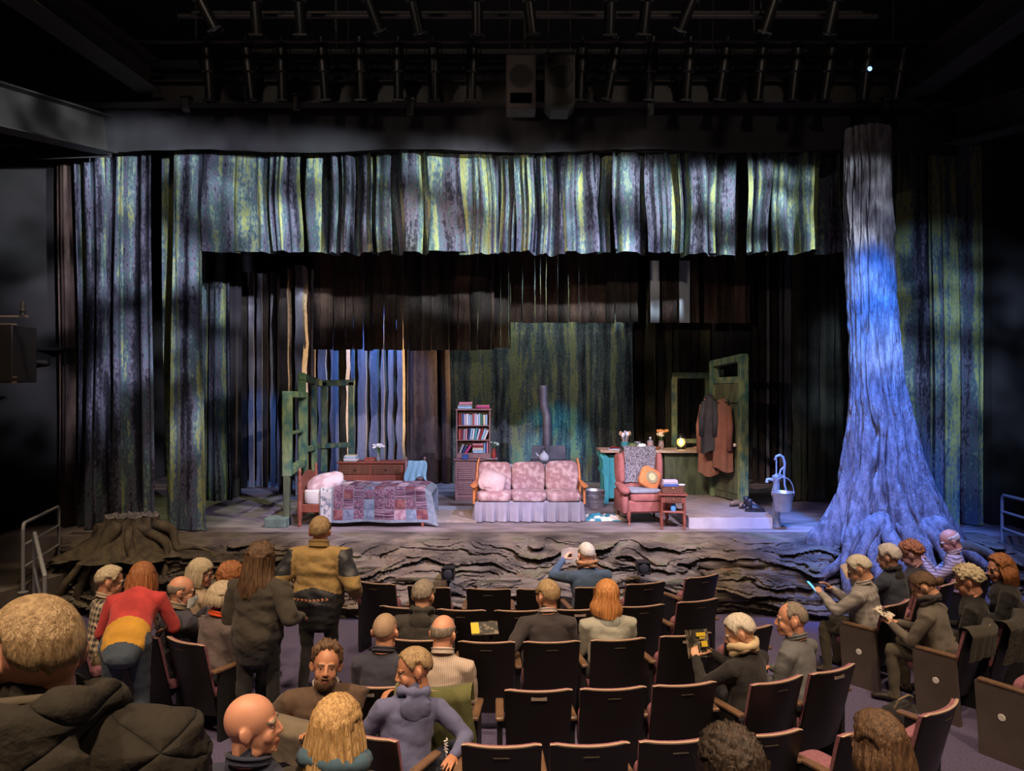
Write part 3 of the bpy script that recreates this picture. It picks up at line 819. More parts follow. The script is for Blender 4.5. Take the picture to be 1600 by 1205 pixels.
tag(mb.build('bed_pillow', mat('bed_pillow_print', (0.42, 0.27, 0.31), 0.9, col2=(0.55, 0.43, 0.48), nscale=5, contrast=(0.45, 0.55)), None, 'all', (-3.00, 11.75, STAGE + 0.665), (R(22), R(-16), R(6))), 'pink printed pillow leaning at the head of the bed', 'pillow')

# ---- dresser with things on it
d = thing('dresser', 'red-brown chest of drawers behind the bed', 'dresser', (-2.66, 14.0, STAGE))
MB().box((0, 0, 0.42), (1.22, 0.46, 0.70), 0.008).build('body', cherry, d)
MB().box((0, -0.005, 0.795), (1.28, 0.51, 0.035), 0.01).build('top', cherry, d)
for sx in (-0.55, 0.55):
    for sy in (-0.19, 0.19): MB().box((sx, sy, 0.04), (0.08, 0.06, 0.08), 0.01).build('foot', cherry, d)
for (x, z, w) in ((-0.295, 0.665, 0.55), (0.295, 0.665, 0.55), (0, 0.46, 1.14), (0, 0.24, 1.14)):
    dr = MB().box((x, -0.235, z), (w, 0.025, 0.18), 0.008).build('drawer', walnut if w < 1 else cherry, d)
    for kx in ((0,) if w < 1 else (-0.38, 0.38)):
        MB().ell((x + kx, -0.265, z), (0.018, 0.022, 0.018), 10, 7).build('knob', pewter, dr, True)
def book(label, loc, size, m, rot=(0, 0, 0), group='books', name='book', pages=True):
    t = thing(name, label, 'book', loc, 0, group)
    t.rotation_euler = rot
    w, dd, h = size           # thickness, depth, height: spine faces -y
    MB().box((0, dd * 0.02, h / 2), (w * 0.80, dd * 0.92, h * 0.95)).build('pages', cream, t)
    c = MB()
    c.box((-w * 0.45, 0, h / 2), (w * 0.1, dd, h)); c.box((w * 0.45, 0, h / 2), (w * 0.1, dd, h)); c.box((0, -dd * 0.48, h / 2), (w, dd * 0.04, h))
    c.build('cover', m, t)
    return t
bookc = {n: mat('book_' + n.replace(' ', '_'), c, 0.6) for n, c in {
    'dark red': (0.30, 0.02, 0.03), 'deep blue': (0.04, 0.10, 0.34), 'pale lilac': (0.62, 0.52, 0.70), 'white': (0.75, 0.75, 0.80), 'sky blue': (0.35, 0.58, 0.80), 'grey': (0.35, 0.35, 0.42),
    'brick red': (0.48, 0.10, 0.07), 'forest green': (0.03, 0.16, 0.09), 'cream': (0.72, 0.62, 0.46), 'teal': (0.06, 0.35, 0.42), 'wine': (0.22, 0.02, 0.06), 'navy': (0.02, 0.04, 0.14), 'rose': (0.62, 0.24, 0.30), 'brown': (0.18, 0.08, 0.04), 'tan': (0.45, 0.27, 0.14), 'magenta': (0.55, 0.05, 0.25)}.items()}
dz = STAGE + 0.8125
for i, (cn, ox, w, h, th) in enumerate((('grey', 0, .24, .17, .022), ('white', .01, .26, .18, .025), ('pale lilac', -.01, .24, .17, .02), ('sky blue', .02, .22, .16, .02), ('white', -0.005, .23, .17, .018), ('cream', 0.015, .22, .16, .016))):
    book('%s book lying %s in the stack on the dresser' % (cn, ['lowest', 'second from the bottom', 'third from the bottom', 'fourth from the bottom', 'second from the top', 'topmost'][i]), (-3.06 + ox - w / 2, 13.9, dz + th * 0.5 + sum((.022, .025, .02, .02, .018, .016)[:i])), (th, w * 0.7, w), bookc[cn], (0, PI / 2, 0), 'books stacked on the dresser')
t = thing('trinket_box', 'small red wooden box on the dresser beside the white flowers', 'box', (-2.70, 13.92, dz))
MB().box((0, 0, 0.03), (0.2, 0.12, 0.06), 0.004).build('body', cherry, t); MB().box((0, 0, 0.066), (0.205, 0.125, 0.014), 0.004).build('lid', cherry, t)
glass_m = mat('clear_glass', (0.85, 0.9, 0.95), 0.05, trans=0.85)
leaf_m = mat('leaf_green', (0.05, 0.16, 0.05), 0.7, col2=(0.10, 0.26, 0.06), nscale=20)
def flowers(t, base_z, stems, petal_m, center_m, rad, hgt, seed, leafm=None, psize=0.018, nleaf=6):
    rg = random.Random(seed)
    for k in range(stems):
        a = rg.uniform(0, 2 * PI); rr = rad * rg.uniform(0.3, 1)
        e = Vector((rr * math.cos(a), rr * math.sin(a), base_z + hgt * rg.uniform(0.6, 1)))
        st = MB().tube([(0, 0, base_z - 0.08), (e.x * 0.3, e.y * 0.3, base_z + 0.03), tuple(e)], 0.0025, 5).build('stem', leafm or leaf_m, t)
        b = MB()
        for q in range(6):
            an = q * PI / 3 + rg.random()
            b.ell((e.x + psize * math.cos(an), e.y + psize * math.sin(an) * 0.6, e.z + psize * 0.5 * math.sin(an)), (psize * 0.8, psize * 0.5, psize * 0.7), 7, 5)
        b.mi = 1; b.ell((e.x, e.y - psize * 0.4, e.z), (psize * .5, psize * .5, psize * .5), 6, 4); b.mi = 0
        b.build('blossom', [petal_m, center_m], t, True)
    for k in range(nleaf):
        a = rg.uniform(0, 2 * PI); rr = rad * rg.uniform(0.5, 1.1); z = base_z + hgt * rg.uniform(0.1, 0.7)
        ln = 0.06
        MB().grid(lambda u, v: (math.cos(a) * (rr * 0.3 + u * ln) - math.sin(a) * (v - .5) * 0.035 * math.sin(u * PI), math.sin(a) * (rr * 0.3 + u * ln) + math.cos(a) * (v - .5) * 0.035 * math.sin(u * PI), z + 0.03 * math.sin(u * 2.4)), 5, 2).build('leaf', leafm or leaf_m, t)
t = thing('glass_vase', 'clear glass vase of small white flowers on the dresser', 'vase', (-2.56, 14.0, dz))
MB().lathe([(0.032, 0), (0.04, 0.02), (0.036, 0.08), (0.028, 0.13), (0.034, 0.15), (0.031, 0.15), (0.025, 0.13), (0.03, 0.03)], n=14).build('vase_body', glass_m, t, True)
flowers(t, 0.15, 11, mat('white_petal', (0.8, 0.8, 0.82), 0.7), mat('yellow_centre', (0.7, 0.5, 0.1), 0.7), 0.12, 0.17, 5)

# ---- chair with a blue cloth
c = thing('ladderback_chair', 'brown wooden chair beside the dresser under the blue garment', 'chair', (-1.78, 13.55, STAGE), R(4))
for sx in (-0.17, 0.17):
    mb = MB(); mb.lathe([(0.016, 0), (0.02, 0.3), (0.02, 0.86), (0.012, 0.88), (0.024, 0.905), (0.02, 0.93), (0.0, 0.95)], (sx, -0.18, 0), 10); mb.build('back_post', mauve_wood, c, True)
    MB().lathe([(0.016, 0), (0.02, 0.3), (0.02, 0.45)], (sx * 1.1, 0.2, 0), 10).build('front_leg', mauve_wood, c, True)
for z in (0.82, 0.68, 0.56): MB().box((0, -0.18, z), (0.32, 0.018, 0.07), 0.006).build('slat', mauve_wood, c)
MB().box((0, 0.01, 0.45), (0.40, 0.42, 0.035), 0.012).build('seat', mauve_wood, c)
for z in (0.15, 0.25): MB().tube([(-0.17, -0.18, z), (-0.187, 0.2, z)], 0.01, 6).build('stretcher', mauve_wood, c); MB().tube([(0.17, -0.18, z), (0.187, 0.2, z)], 0.01, 6).build('stretcher', mauve_wood, c)
def cloth_hang(u, v):
    x = -0.14 + 0.32 * u
    f = 0.018 * math.sin(u * 21 + v * 2) * (0.3 + v)
    if v < 0.12: return (x, -0.165 + 0.03 * math.cos(v / 0.12 * PI), 0.868 + 0.005 * math.sin(u * 9))
    return (x + (u - .5) * 0.10 * v + 0.02 * math.sin(v * 6), -0.20 - f - 0.02 * v, 0.868 - (v - 0.12) * (0.40 + 0.08 * math.sin(u * 7)))
tag(MB().grid(cloth_hang, 40, 18).build('blue_garment', mat('pale_blue_cloth', (0.24, 0.44, 0.56), 0.9, col2=(0.30, 0.52, 0.62), nscale=6), None, 'all', (-1.78, 13.55, STAGE), (0, 0, R(4))), 'pale blue garment draped over the wooden chair back', 'garment')

# ---- bookcase on louvred cabinet
bc = thing('bookcase', 'mauve bookcase standing on a louvred cabinet left of the sofa', 'bookcase', (-0.72, 14.6, STAGE))
cw, cd_, ch = 0.80, 0.46, 0.78
MB().box((0, 0.0, ch / 2), (cw, cd_, ch), 0.008).build('cabinet_body', mauve_wood, bc)
MB().box((0, -0.01, ch + 0.015), (cw + 0.06, cd_ + 0.06, 0.03), 0.008).build('cabinet_top', mauve_wood, bc)
for k, dx in enumerate((-0.205, 0.205)):
    dr = MB().box((dx, -cd_ / 2 - 0.008, 0.39), (0.385, 0.02, 0.70), 0.006).build('door', mauve_wood, bc)
    for gz in (0.53, 0.25):
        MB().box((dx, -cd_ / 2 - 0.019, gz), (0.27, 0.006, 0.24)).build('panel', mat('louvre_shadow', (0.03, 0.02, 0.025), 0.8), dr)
        for q in range(6):
            MB().box((0, 0, 0), (0.265, 0.006, 0.042)).build('slat', mauve_wood, dr, loc=(dx, -cd_ / 2 - 0.03, gz - 0.10 + q * 0.04), rot=(R(-32), 0, 0))
    MB().ell((dx + (0.16 if k == 0 else -0.16), -cd_ / 2 - 0.035, 0.40), (0.012, 0.016, 0.012), 8, 6).build('knob', pewter, dr, True)
sx0, sx1, sz0, sz1 = -0.39, 0.29, ch + 0.03, ch + 1.0
xc = (sx0 + sx1) / 2
for x in (sx0 + 0.012, sx1 - 0.012): MB().box((x, 0.05, (sz0 + sz1) / 2), (0.025, 0.26, sz1 - sz0), 0.004).build('side_panel', mauve_wood, bc)
MB().box((xc, 0.17, (sz0 + sz1) / 2), (sx1 - sx0, 0.012, sz1 - sz0)).build('back_panel', walnut, bc)
MB().box((xc, 0.045, sz1), (sx1 - sx0 + 0.03, 0.29, 0.03), 0.006).build('top', mauve_wood, bc)
shz = [sz0 + 0.09, sz0 + 0.36, sz0 + 0.65]
for z in shz: MB().box((xc, 0.05, z), (sx1 - sx0 - 0.05, 0.25, 0.022), 0.003).build('shelf', mauve_wood, bc)
MB().box((xc, -0.075, sz0 + 0.045), (sx1 - sx0 - 0.05, 0.015, 0.075)).build('apron', mauve_wood, bc)
ordn = ['first', 'second', 'third', 'fourth', 'fifth', 'sixth', 'seventh', 'eighth', 'ninth', 'tenth', 'eleventh', 'twelfth', 'thirteenth', 'fourteenth', 'fifteenth', 'sixteenth']
def shelf_books(z, seq, where, lean, x0, hmax=0.24):
    x = x0
    rg = random.Random(len(seq) * 7 + int(z * 100))
    for i, (cn, th) in enumerate(seq):
        h = rg.uniform(hmax * 0.82, hmax * 0.97)
        ln = lean[i] if i < len(lean) else 0
        book('%s book, %s from the left on the %s shelf' % (cn, ordn[i], where), (-0.72 + x + th / 2, 14.6 + 0.02, STAGE + z + 0.012), (th, 0.17, h), bookc[cn], (0, R(ln), 0), 'books on the %s shelf' % where)
        x += th / math.cos(R(ln)) + 0.001
ti = lambda *a: [(n, t / 1000) for n, t in a]
shelf_books(shz[2], ti(('dark red', 42), ('brown', 30), ('deep blue', 36), ('pale lilac', 38), ('white', 52), ('sky blue', 40), ('grey', 34), ('brick red', 36), ('pale lilac', 40), ('white', 40), ('sky blue', 38), ('forest green', 52), ('cream', 44), ('sky blue', 40)), 'upper', [], sx0 + 0.045, 0.245)
shelf_books(shz[1], ti(('brick red', 50), ('wine', 40), ('grey', 38), ('rose', 44), ('navy', 40), ('sky blue', 44), ('white', 40), ('teal', 44), ('pale lilac', 42), ('dark red', 42), ('sky blue', 46), ('white', 40)), 'middle', [0, 0, 2, 2, 8, 8, 9, 10, 14, 18, 20, 22], sx0 + 0.045, 0.245)
shelf_books(shz[0], ti(('grey', 50), ('navy', 50), ('magenta', 48)), 'lower', [20, 26, 34], sx0 + 0.05, 0.20)
x0 = sx0 + 0.45
for i, (cn, th) in enumerate((('sky blue', 0.05), ('white', 0.03), ('cream', 0.03), ('dark red', 0.04), ('rose', 0.045))):
    zz = sum((0.05, 0.03, 0.03, 0.04, 0.045)[:i])
    book('%s book lying %s in the flat pile on the lower shelf' % (cn, ['at the bottom', 'second', 'in the middle', 'fourth', 'on top'][i]), (-0.72 + x0 - 0.12, 14.62, STAGE + shz[0] + 0.012 + zz + th / 2), (th, 0.17, 0.22), bookc[cn], (0, PI / 2, 0), 'books piled on the lower shelf')
for i, (cn, th) in enumerate((('sky blue', 0.035), ('deep blue', 0.03), ('rose', 0.032))):
    book('%s book standing %s at the end of the lower shelf' % (cn, ['first', 'second', 'last'][i]), (-0.72 + sx1 - 0.125 + i * 0.034, 14.62, STAGE + shz[0] + 0.012), (th, 0.17, 0.2 + 0.015 * i), bookc[cn], (0, 0, 0), 'books standing at the end of the lower shelf')
tz = STAGE + sz1 + 0.016
for i, (cn, px, wd, th, zb) in enumerate((('sky blue', -0.36, .28, .05, 0), ('grey', -0.35, .26, .03, .05), ('rose', -0.33, .25, .06, .08), ('wine', 0.03, .26, .025, 0), ('magenta', 0.00, .27, .03, .025), ('rose', 0.02, .24, .02, .055))):
    book('%s book lying %s in the %s stack on top of the bookcase' % (cn, ['lowest', 'in the middle', 'topmost', 'lowest', 'in the middle', 'topmost'][i], 'taller' if i < 3 else 'flatter'), (-0.72 + px, 14.6 + 0.03, tz + zb + th / 2), (th, 0.19, wd), bookc[cn], (0, PI / 2, 0), 'books on top of the bookcase')
t = thing('blue_tin', 'small blue tin on the ledge below the lowest bookshelf', 'tin', (-0.72 - 0.20, 14.34, STAGE + ch + 0.03))
MB().box((0, 0, 0.04), (0.12, 0.07, 0.08), 0.006).build('body', bookc['deep blue'], t); MB().box((0, 0, 0.085), (0.125, 0.075, 0.012), 0.004).build('lid', bookc['deep blue'], t)
t = thing('red_vase', 'red vase with pale green sprigs beside the bookcase', 'vase', (-0.72 + 0.36, 14.50, STAGE + ch + 0.03))
MB().lathe([(0.03, 0), (0.052, 0.05), (0.05, 0.1), (0.032, 0.15), (0.036, 0.2), (0.032, 0.2), (0.026, 0.15)], n=14).build('vase_body', mat('red_glaze', (0.36, 0.05, 0.04), 0.3), t, True)
flowers(t, 0.2, 7, mat('pale_green_petal', (0.45, 0.58, 0.52), 0.7), mat('pale_green_core', (0.3, 0.45, 0.35), 0.7), 0.15, 0.12, 15, nleaf=10)
t = MB().grid(lambda u, v: ((u - .5) * .24, (v - .5) * .3, 0.004 + 0.003 * math.sin(u * 8)), 6, 6).build('paper_doily', white_cloth, None, loc=(-0.72 + 0.31, 14.42, STAGE + ch + 0.031))
tag(t, 'white cloth under the red vase on the cabinet top', 'cloth')

# ---- cookstove with pipe, kettle
st = thing('cookstove', 'dark iron cookstove with a tall backplate behind the sofa', 'stove', (0.73, 14.3, STAGE))
iron = mat('grey_iron', (0.11, 0.11, 0.14), 0.5, 0.4, col2=(0.16, 0.16, 0.19), nscale=6)
MB().box((0, 0, 0.47), (0.66, 0.55, 0.60), 0.012).build('body', iron, st)
MB().box((0, -0.01, 0.79), (0.74, 0.62, 0.035), 0.008).build('cooktop', iron, st)
MB().box((0, 0.27, 0.93), (0.68, 0.03, 0.26), 0.006).build('backplate', iron, st)
for sx in (-0.28, 0.28):
    for sy in (-0.2, 0.2): MB().lathe([(0.018, 0), (0.03, 0.06), (0.036, 0.18)], (sx, sy, 0), 8).build('leg', iron, st, True)
for (x, z, w, h) in ((-0.16, 0.45, 0.28, 0.30), (0.17, 0.45, 0.28, 0.30), (0, 0.69, 0.6, 0.10)):
    dr = MB().box((x, -0.285, z), (w, 0.02, h), 0.006).build('oven_door', iron, st)
    MB().tube([(x - w * 0.3, -0.315, z + h * 0.3), (x + w * 0.3, -0.315, z + h * 0.3)], 0.008, 6).build('handle', pewter, dr)
MB().tube([(-0.36, -0.34, 0.76), (0.36, -0.34, 0.76)], 0.009, 6).build('towel_rail', pewter, st)
MB().tube([(-0.03, 0.32, 0.78), (-0.03, 0.32, 1.55), (-0.04, 0.34, 1.70), (-0.09, 0.34, 1.82), (-0.10, 0.34, 2.26)], 0.085, 16).build('stovepipe', iron, st, True)
t = thing('kettle', 'white enamel kettle with a hoop handle on the stove', 'kettle', (0.62, 14.2, STAGE + 0.808))
MB().lathe([(0.085, 0), (0.10, 0.02), (0.098, 0.08), (0.06, 0.125), (0.03, 0.14)], n=18).build('body', mat('white_enamel', (0.75, 0.74, 0.78), 0.25), t, True)
MB().lathe([(0.045, 0.13), (0.03, 0.15), (0.012, 0.155), (0.016, 0.175), (0, 0.18)], n=12).build('lid', MATS['white_enamel'], t, True)
MB().tube([(-0.08, 0, 0.06), (-0.13, 0, 0.10), (-0.155, 0, 0.14)], [0.02, 0.014, 0.010], 8).build('spout', MATS['white_enamel'], t, True)
MB().tube([(-0.08 * math.cos(a), 0, 0.10 + 0.12 * math.sin(a)) for a in [PI * k / 10 for k in range(11)]], 0.006, 6).build('handle', pewter, t, True)

# ---- washtub, floor blanket
t = thing('washtub', 'galvanised tin washtub between sofa and armchair', 'washtub', (1.52, 13.55, STAGE))
mb = MB(); mb.lathe([(0.0, 0.012), (0.17, 0.012), (0.17, 0), (0.18, 0.0), (0.205, 0.30), (0.215, 0.31), (0.205, 0.315), (0.195, 0.30), (0.172, 0.02), (0, 0.02)], n=28); mb.build('tub_body', galv, t, True)
for z in (0.1, 0.22): MB().lathe([(0.186 + z * .08, z - .008), (0.194 + z * .08, z), (0.186 + z * .08, z + .008)], n=28).build('rib', galv, t, True)
MB().tube([(-0.05, -0.21, 0.24), (-0.05, -0.24, 0.2), (0.05, -0.24, 0.2), (0.05, -0.21, 0.24)], 0.008, 6).build('handle', galv, t)
def blanket(u, v):
    x, y = -0.32 + 0.72 * u, -0.26 + 0.52 * v
    h = 0.03 + 0.13 * max(0, fbm(u * 3.1 + 2, v * 2.7, 7, 4) + 0.35) * math.sin(u * PI) ** 0.5 * math.sin(v * PI) ** 0.5
    return (x + 0.05 * fbm(u * 3, v * 3, 2, 2), y + 0.05 * fbm(u * 3, v * 3, 5, 2), max(0.005, h * (math.sin(u * PI) ** .3) * (math.sin(v * PI) ** .3)))
bl_m = mat('teal_cream_blanket', (0.03, 0.22, 0.30), 0.95, col2=(0.70, 0.66, 0.56), nscale=3.2, contrast=(0.49, 0.52), bump=0.3, bscale=60)
tag(MB().grid(blanket, 46, 36).build('crumpled_blanket', bl_m, None, 'all', (1.50, 12.25, STAGE)), 'crumpled teal and cream blanket on the floor beside the armchair', 'blanket')
# ---- wing armchair
terra = mat('terracotta_upholstery', (0.27, 0.085, 0.07), 0.85, col2=(0.34, 0.125, 0.105), nscale=8, bump=0.1, bscale=60)
a = thing('wing_armchair', 'terracotta wing-back armchair right of the sofa', 'armchair', (2.13, 12.0, STAGE), R(6))
MB().box((0, -0.02, 0.29), (0.62, 0.66, 0.20), 0.03).build('seat_base', terra, a)
mb = MB(); cushion(mb, (0, -0.06, 0.43), (0.56, 0.62, 0.13), 0.35, 0.1); mb.build('seat_cushion', terra, a, 'all')
mb = MB(); cushion(mb, (0, 0, 0), (0.62, 0.15, 0.80), 0.3, 0.1); mb.build('backrest', terra, a, 'all', (0, 0.27, 0.73), (R(-10), 0, 0))
for sx in (-1, 1):
    mb = MB(); cushion(mb, (0, 0, 0), (0.10, 0.26, 0.50), 0.45, 0.12); mb.build('wing', terra, a, 'all', (sx * 0.335, 0.15, 0.86), (R(-8), 0, R(-sx * 10)))
    mb = MB()
    mb.tube([(sx * 0.37, -0.36, 0.55), (sx * 0.36, -0.1, 0.575), (sx * 0.345, 0.2, 0.60)], [(0.085, 0.065), (0.075, 0.06), (0.06, 0.05)], 14, round_ends=True, up=(1, 0, 0))
    mb.box((sx * 0.365, -0.07, 0.36), (0.10, 0.60, 0.36), 0.03); mb.build('armrest', terra, a, 'all')
    for (y, r2) in ((-0.33, 1), (0.30, -1)):
        MB().tube([(sx * 0.30, y, 0.22), (sx * 0.315, y - 0.03 * r2, 0.12), (sx * 0.30, y - 0.01 * r2, 0.05), (sx * 0.31, y - 0.03 * r2, 0.0)], [0.035, 0.03, 0.018, 0.024], 8).build('leg', cherry, a, True)
throw_m = mat('grey_speckled_throw', (0.07, 0.06, 0.06), 0.95, col2=(0.30, 0.28, 0.30), nscale=55, bump=0.4, bscale=90, contrast=(0.42, 0.58))
def throw_pt(u, v):
    x = -0.25 + 0.52 * u + 0.03 * math.sin(v * 5)
    t = v * 1.02
    if t < 0.52:
        z = 0.62 + t; y = 0.165 + 0.10 * (z - 0.62) - 0.012
    elif t < 0.74:
        th = (t - 0.52) / 0.22 * PI; z = 1.14 + 0.02 + 0.055 * math.sin(th); y = 0.20 + 0.10 * (1 - math.cos(th)) + 0.0
    else:
        z = 1.14 - (t - 0.74) * 1.3; y = 0.42
    return (x + 0.04 * (1 - v) * (u - 0.5), y - 0.012 * fbm(u * 4, v * 5, 3, 3) - 0.01, z + 0.01 * math.sin(u * 8))
tag(MB().grid(throw_pt, 26, 40).build('knitted_throw', throw_m, None, 'all', (2.13, 12.0, STAGE), (0, 0, R(6))), 'grey speckled throw over the armchair back', 'blanket')
mb = MB(); cushion(mb, (0, 0, 0), (0.54, 0.46, 0.07), 0.4, 0.2)
tag(mb.build('seat_pad', mat('grey_knit_pad', (0.20, 0.22, 0.26), 0.95, col2=(0.28, 0.30, 0.34), nscale=30), None, 'all', (2.12, 11.90, STAGE + 0.53), (0, 0, R(6))), 'grey knitted pad on the armchair seat', 'seat pad')
op = thing('orange_pillow', 'orange crochet pillow tilted in the armchair', 'pillow', (2.24, 11.90, STAGE + 0.72))
op.rotation_euler = (R(-24), R(28), R(10))
mb = MB(); cushion(mb, (0, 0, 0), (0.36, 0.11, 0.36), 0.5, 0.25); mb.build('pillow_body', mat('orange_crochet', (0.55, 0.17, 0.05), 0.9, col2=(0.65, 0.24, 0.08), nscale=30), op, 'all')
MB().lathe([(0.0, 0.0), (0.06, 0.004), (0.065, 0.0)], n=18).build('flower_centre', mat('cream_crochet', (0.66, 0.52, 0.26), 0.9), op, True, (0, -0.083, 0), (PI / 2, 0, 0))
MB().lathe([(0.067, 0.0), (0.085, 0.006), (0.105, 0.004), (0.108, 0)], n=18).build('flower_ring', mat('sage_crochet', (0.30, 0.26, 0.14), 0.9), op, True, (0, -0.076, 0), (PI / 2, 0, 0))

# ---- side table
t = thing('side_table', 'small turned-leg side table beside the armchair', 'side table', (2.50, 11.37, STAGE), R(-8))
MB().box((0, 0, 0.54), (0.44, 0.36, 0.022), 0.006).build('table_top', cherry, t)
MB().box((0, 0, 0.47), (0.37, 0.29, 0.11), 0.004).build('apron', cherry, t)
dr = MB().box((0, -0.147, 0.47), (0.26, 0.012, 0.08), 0.003).build('drawer', walnut, t); MB().ell((0, -0.162, 0.47), (0.012, 0.014, 0.012), 8, 6).build('knob', brass, dr, True)
for sx in (-0.17, 0.17):
    for sy in (-0.13, 0.13): mb = MB(); turned(mb, sx, sy, 0, 0.47, 0.018); mb.build('leg', cherry, t, True)
for sx in (-0.17, 0.17): MB().tube([(sx, -0.13, 0.1), (sx, 0.13, 0.1)], 0.01, 8).build('stretcher', cherry, t)
for sy in (-0.13, 0.13): MB().tube([(-0.17, sy, 0.28), (0.17, sy, 0.28)], 0.009, 8).build('stretcher', cherry, t)
MB().box((0, 0, 0.27), (0.36, 0.28, 0.016)).build('lower_shelf', cherry, t)
t = thing('keepsake_box', 'dark wooden box with a brass clasp on the side table', 'box', (2.50, 11.37, STAGE + 0.552), R(-8))
MB().box((0, 0, 0.05), (0.33, 0.22, 0.10), 0.006).build('body', walnut, t); MB().box((0, 0, 0.105), (0.335, 0.225, 0.014), 0.004).build('lid', walnut, t)
MB().ell((0.0, -0.115, 0.085), (0.014, 0.008, 0.012), 8, 6).build('clasp', brass, t, True)
for i, (cn, w, th, zb) in enumerate((('deep blue', 0.22, 0.035, 0), ('grey', 0.23, 0.03, 0.035), ('pale lilac', 0.21, 0.03, 0.065))):
    book('%s book %s on the box beside the armchair' % (cn, ['lying lowest', 'lying second', 'lying topmost'][i]), (2.45 - w / 2, 11.35, STAGE + 0.664 + zb + th / 2), (th, 0.15, w), bookc[cn], (0, PI / 2, 0), 'books on the side table box')
t = thing('eyeglass_case', 'small white case beside the books on the side table', 'case', (2.63, 11.33, STAGE + 0.664))
MB().ell((0, 0, 0.018), (0.06, 0.03, 0.018), 12, 8).build('case_body', white_cloth, t, True)
MB().tube([(-0.058, 0, 0.018), (0, -0.030, 0.018), (0.058, 0, 0.018)], 0.002, 5).build('seam', galv, t)
t = thing('blue_jar', 'blue glass jar on the lower shelf of the side table', 'jar', (2.50, 11.33, STAGE + 0.278))
MB().lathe([(0.035, 0), (0.042, 0.02), (0.042, 0.09), (0.028, 0.115), (0.028, 0.13)], n=14).build('jar_body', mat('blue_glass', (0.10, 0.30, 0.60), 0.15), t, True)
MB().lathe([(0.03, 0.13), (0.03, 0.15), (0, 0.152)], n=12).build('lid', galv, t, True)

# ---- kitchen counter
kc = thing('kitchen_counter', 'worn teal and moss kitchen counter behind the armchair', 'counter', (2.55, 14.3, STAGE))
MB().box((-0.18, 0.05, 0.49), (1.05, 0.56, 0.86), 0.01).build('cabinet_body', moss_paint, kc)
MB().box((0.93, -0.06, 0.49), (1.12, 0.56, 0.96), 0.01).build('end_panel', moss_dark, kc)
for x in (0.58, 0.93, 1.27): MB().box((x, -0.345, 0.49), (0.03, 0.012, 0.94)).build('batten', moss_dark, kc)
MB().prism([(-0.86, -0.36), (-0.78, -0.41), (0.28, -0.41), (0.42, -0.47), (1.55, -0.47), (1.55, 0.36), (-0.86, 0.36)], 0.975, 1.02).build('worktop', counter_top, kc)
for y, nm in ((-0.26, 'carved_post'), (0.28, 'carved_post')):
    pr = [(-0.78, 0), (-0.70, 0), (-0.69, 0.86), (-0.78, 0.97), (-0.86, 0.97), (-0.86, 0.90), (-0.815, 0.82), (-0.80, 0.68), (-0.84, 0.60), (-0.79, 0.52), (-0.785, 0.25), (-0.82, 0.16), (-0.83, 0.05)]
    mb = MB(); v = [(x, -0.05, z) for x, z in pr] + [(x, 0.05, z) for x, z in pr]; n = len(pr)
    mb.add(v, [tuple(range(n)), tuple(range(2 * n - 1, n - 1, -1))] + [(i, n + i, n + (i + 1) % n, (i + 1) % n) for i in range(n)])
    mb.build(nm, teal_paint, kc, loc=(0, y, 0))
MB().box((-0.44, -0.238, 0.50), (0.50, 0.02, 0.84), 0.006).build('front_frame', teal_paint, kc)
dr = MB().box((-0.40, -0.253, 0.52), (0.34, 0.014, 0.66), 0.004).build('door', mat('pale_blue_panel', (0.34, 0.52, 0.62), 0.6), kc)
fm = mat('stencil_ink', (0.03, 0.06, 0.07), 0.8)
rg = random.Random(2)
for k in range(13):
    z = 0.27 + k * 0.042; x = -0.36 + 0.03 * math.sin(k * 1.7)
    st_ = MB()
    for q in range(3):
        an = rg.uniform(0, 6.28); st_.ell((x + 0.026 * math.cos(an), -0.2615, z + 0.026 * math.sin(an)), (0.024, 0.002, 0.012), 7, 4)
    st_.build('stencil_flower', fm if k % 3 else mat('stencil_pink', (0.40, 0.30, 0.30), 0.8), dr)
MB().box((0.10, -0.24, 0.5), (0.50, 0.02, 0.80), 0.006).build('front_panel', moss_paint, kc)
CT = STAGE + 1.021
def cpos(px, dy=0.0): 
    Y = 14.3 + dy
    return ((px - 800) / F * Y, Y, CT)
t = thing('magazine', 'white magazine lying at the counter corner', 'magazine', cpos(961, -0.25))
MB().box((0, 0, 0.008), (0.26, 0.2, 0.012)).build('pages', white_cloth, t); MB().box((0, 0, 0.0165), (0.262, 0.202, 0.004)).build('cover', bookc['sky blue'], t)
t = thing('folded_napkin', 'folded red cloth on the white magazine', 'cloth', (cpos(961, -0.25)[0], 14.08, CT + 0.02))
MB().grid(lambda u, v: (-0.1 + .2 * u, -0.06 + .12 * v, 0.02 * math.sin(u * PI) + .012 * math.sin(v * 9)), 10, 8).build('fold', bookc['dark red'], t, 'all'); MB().grid(lambda u, v: (-0.08 + .15 * u, -0.05 + .09 * v, 0.026 + 0.02 * math.sin(u * PI)), 8, 6).build('fold', bookc['brick red'], t, 'all')
t = thing('utensil_crock', 'teal pottery crock full of kitchen utensils', 'crock', cpos(976))
MB().lathe([(0.06, 0), (0.075, 0.04), (0.075, 0.12), (0.08, 0.135), (0.07, 0.135), (0.065, 0.04)], n=18).build('crock_body', mat('teal_glaze', (0.05, 0.28, 0.30), 0.3), t, True)
for k, (dx, tip, cm) in enumerate(((-0.07, 0.30, 'tan'), (-0.03, 0.27, 'white'), (0.01, 0.31, 'grey'), (0.05, 0.29, 'white'), (0.09, 0.30, 'tan'))):
    u_ = MB().tube([(dx * 0.2, 0, 0.02), (dx, 0.01 * k, tip - 0.03)], 0.005, 6).build('utensil', bookc[cm], t); MB().ell((dx * 1.1, 0.01 * k, tip), (0.032, 0.01, 0.045), 10, 7).build('bowl', bookc[cm], u_, True)
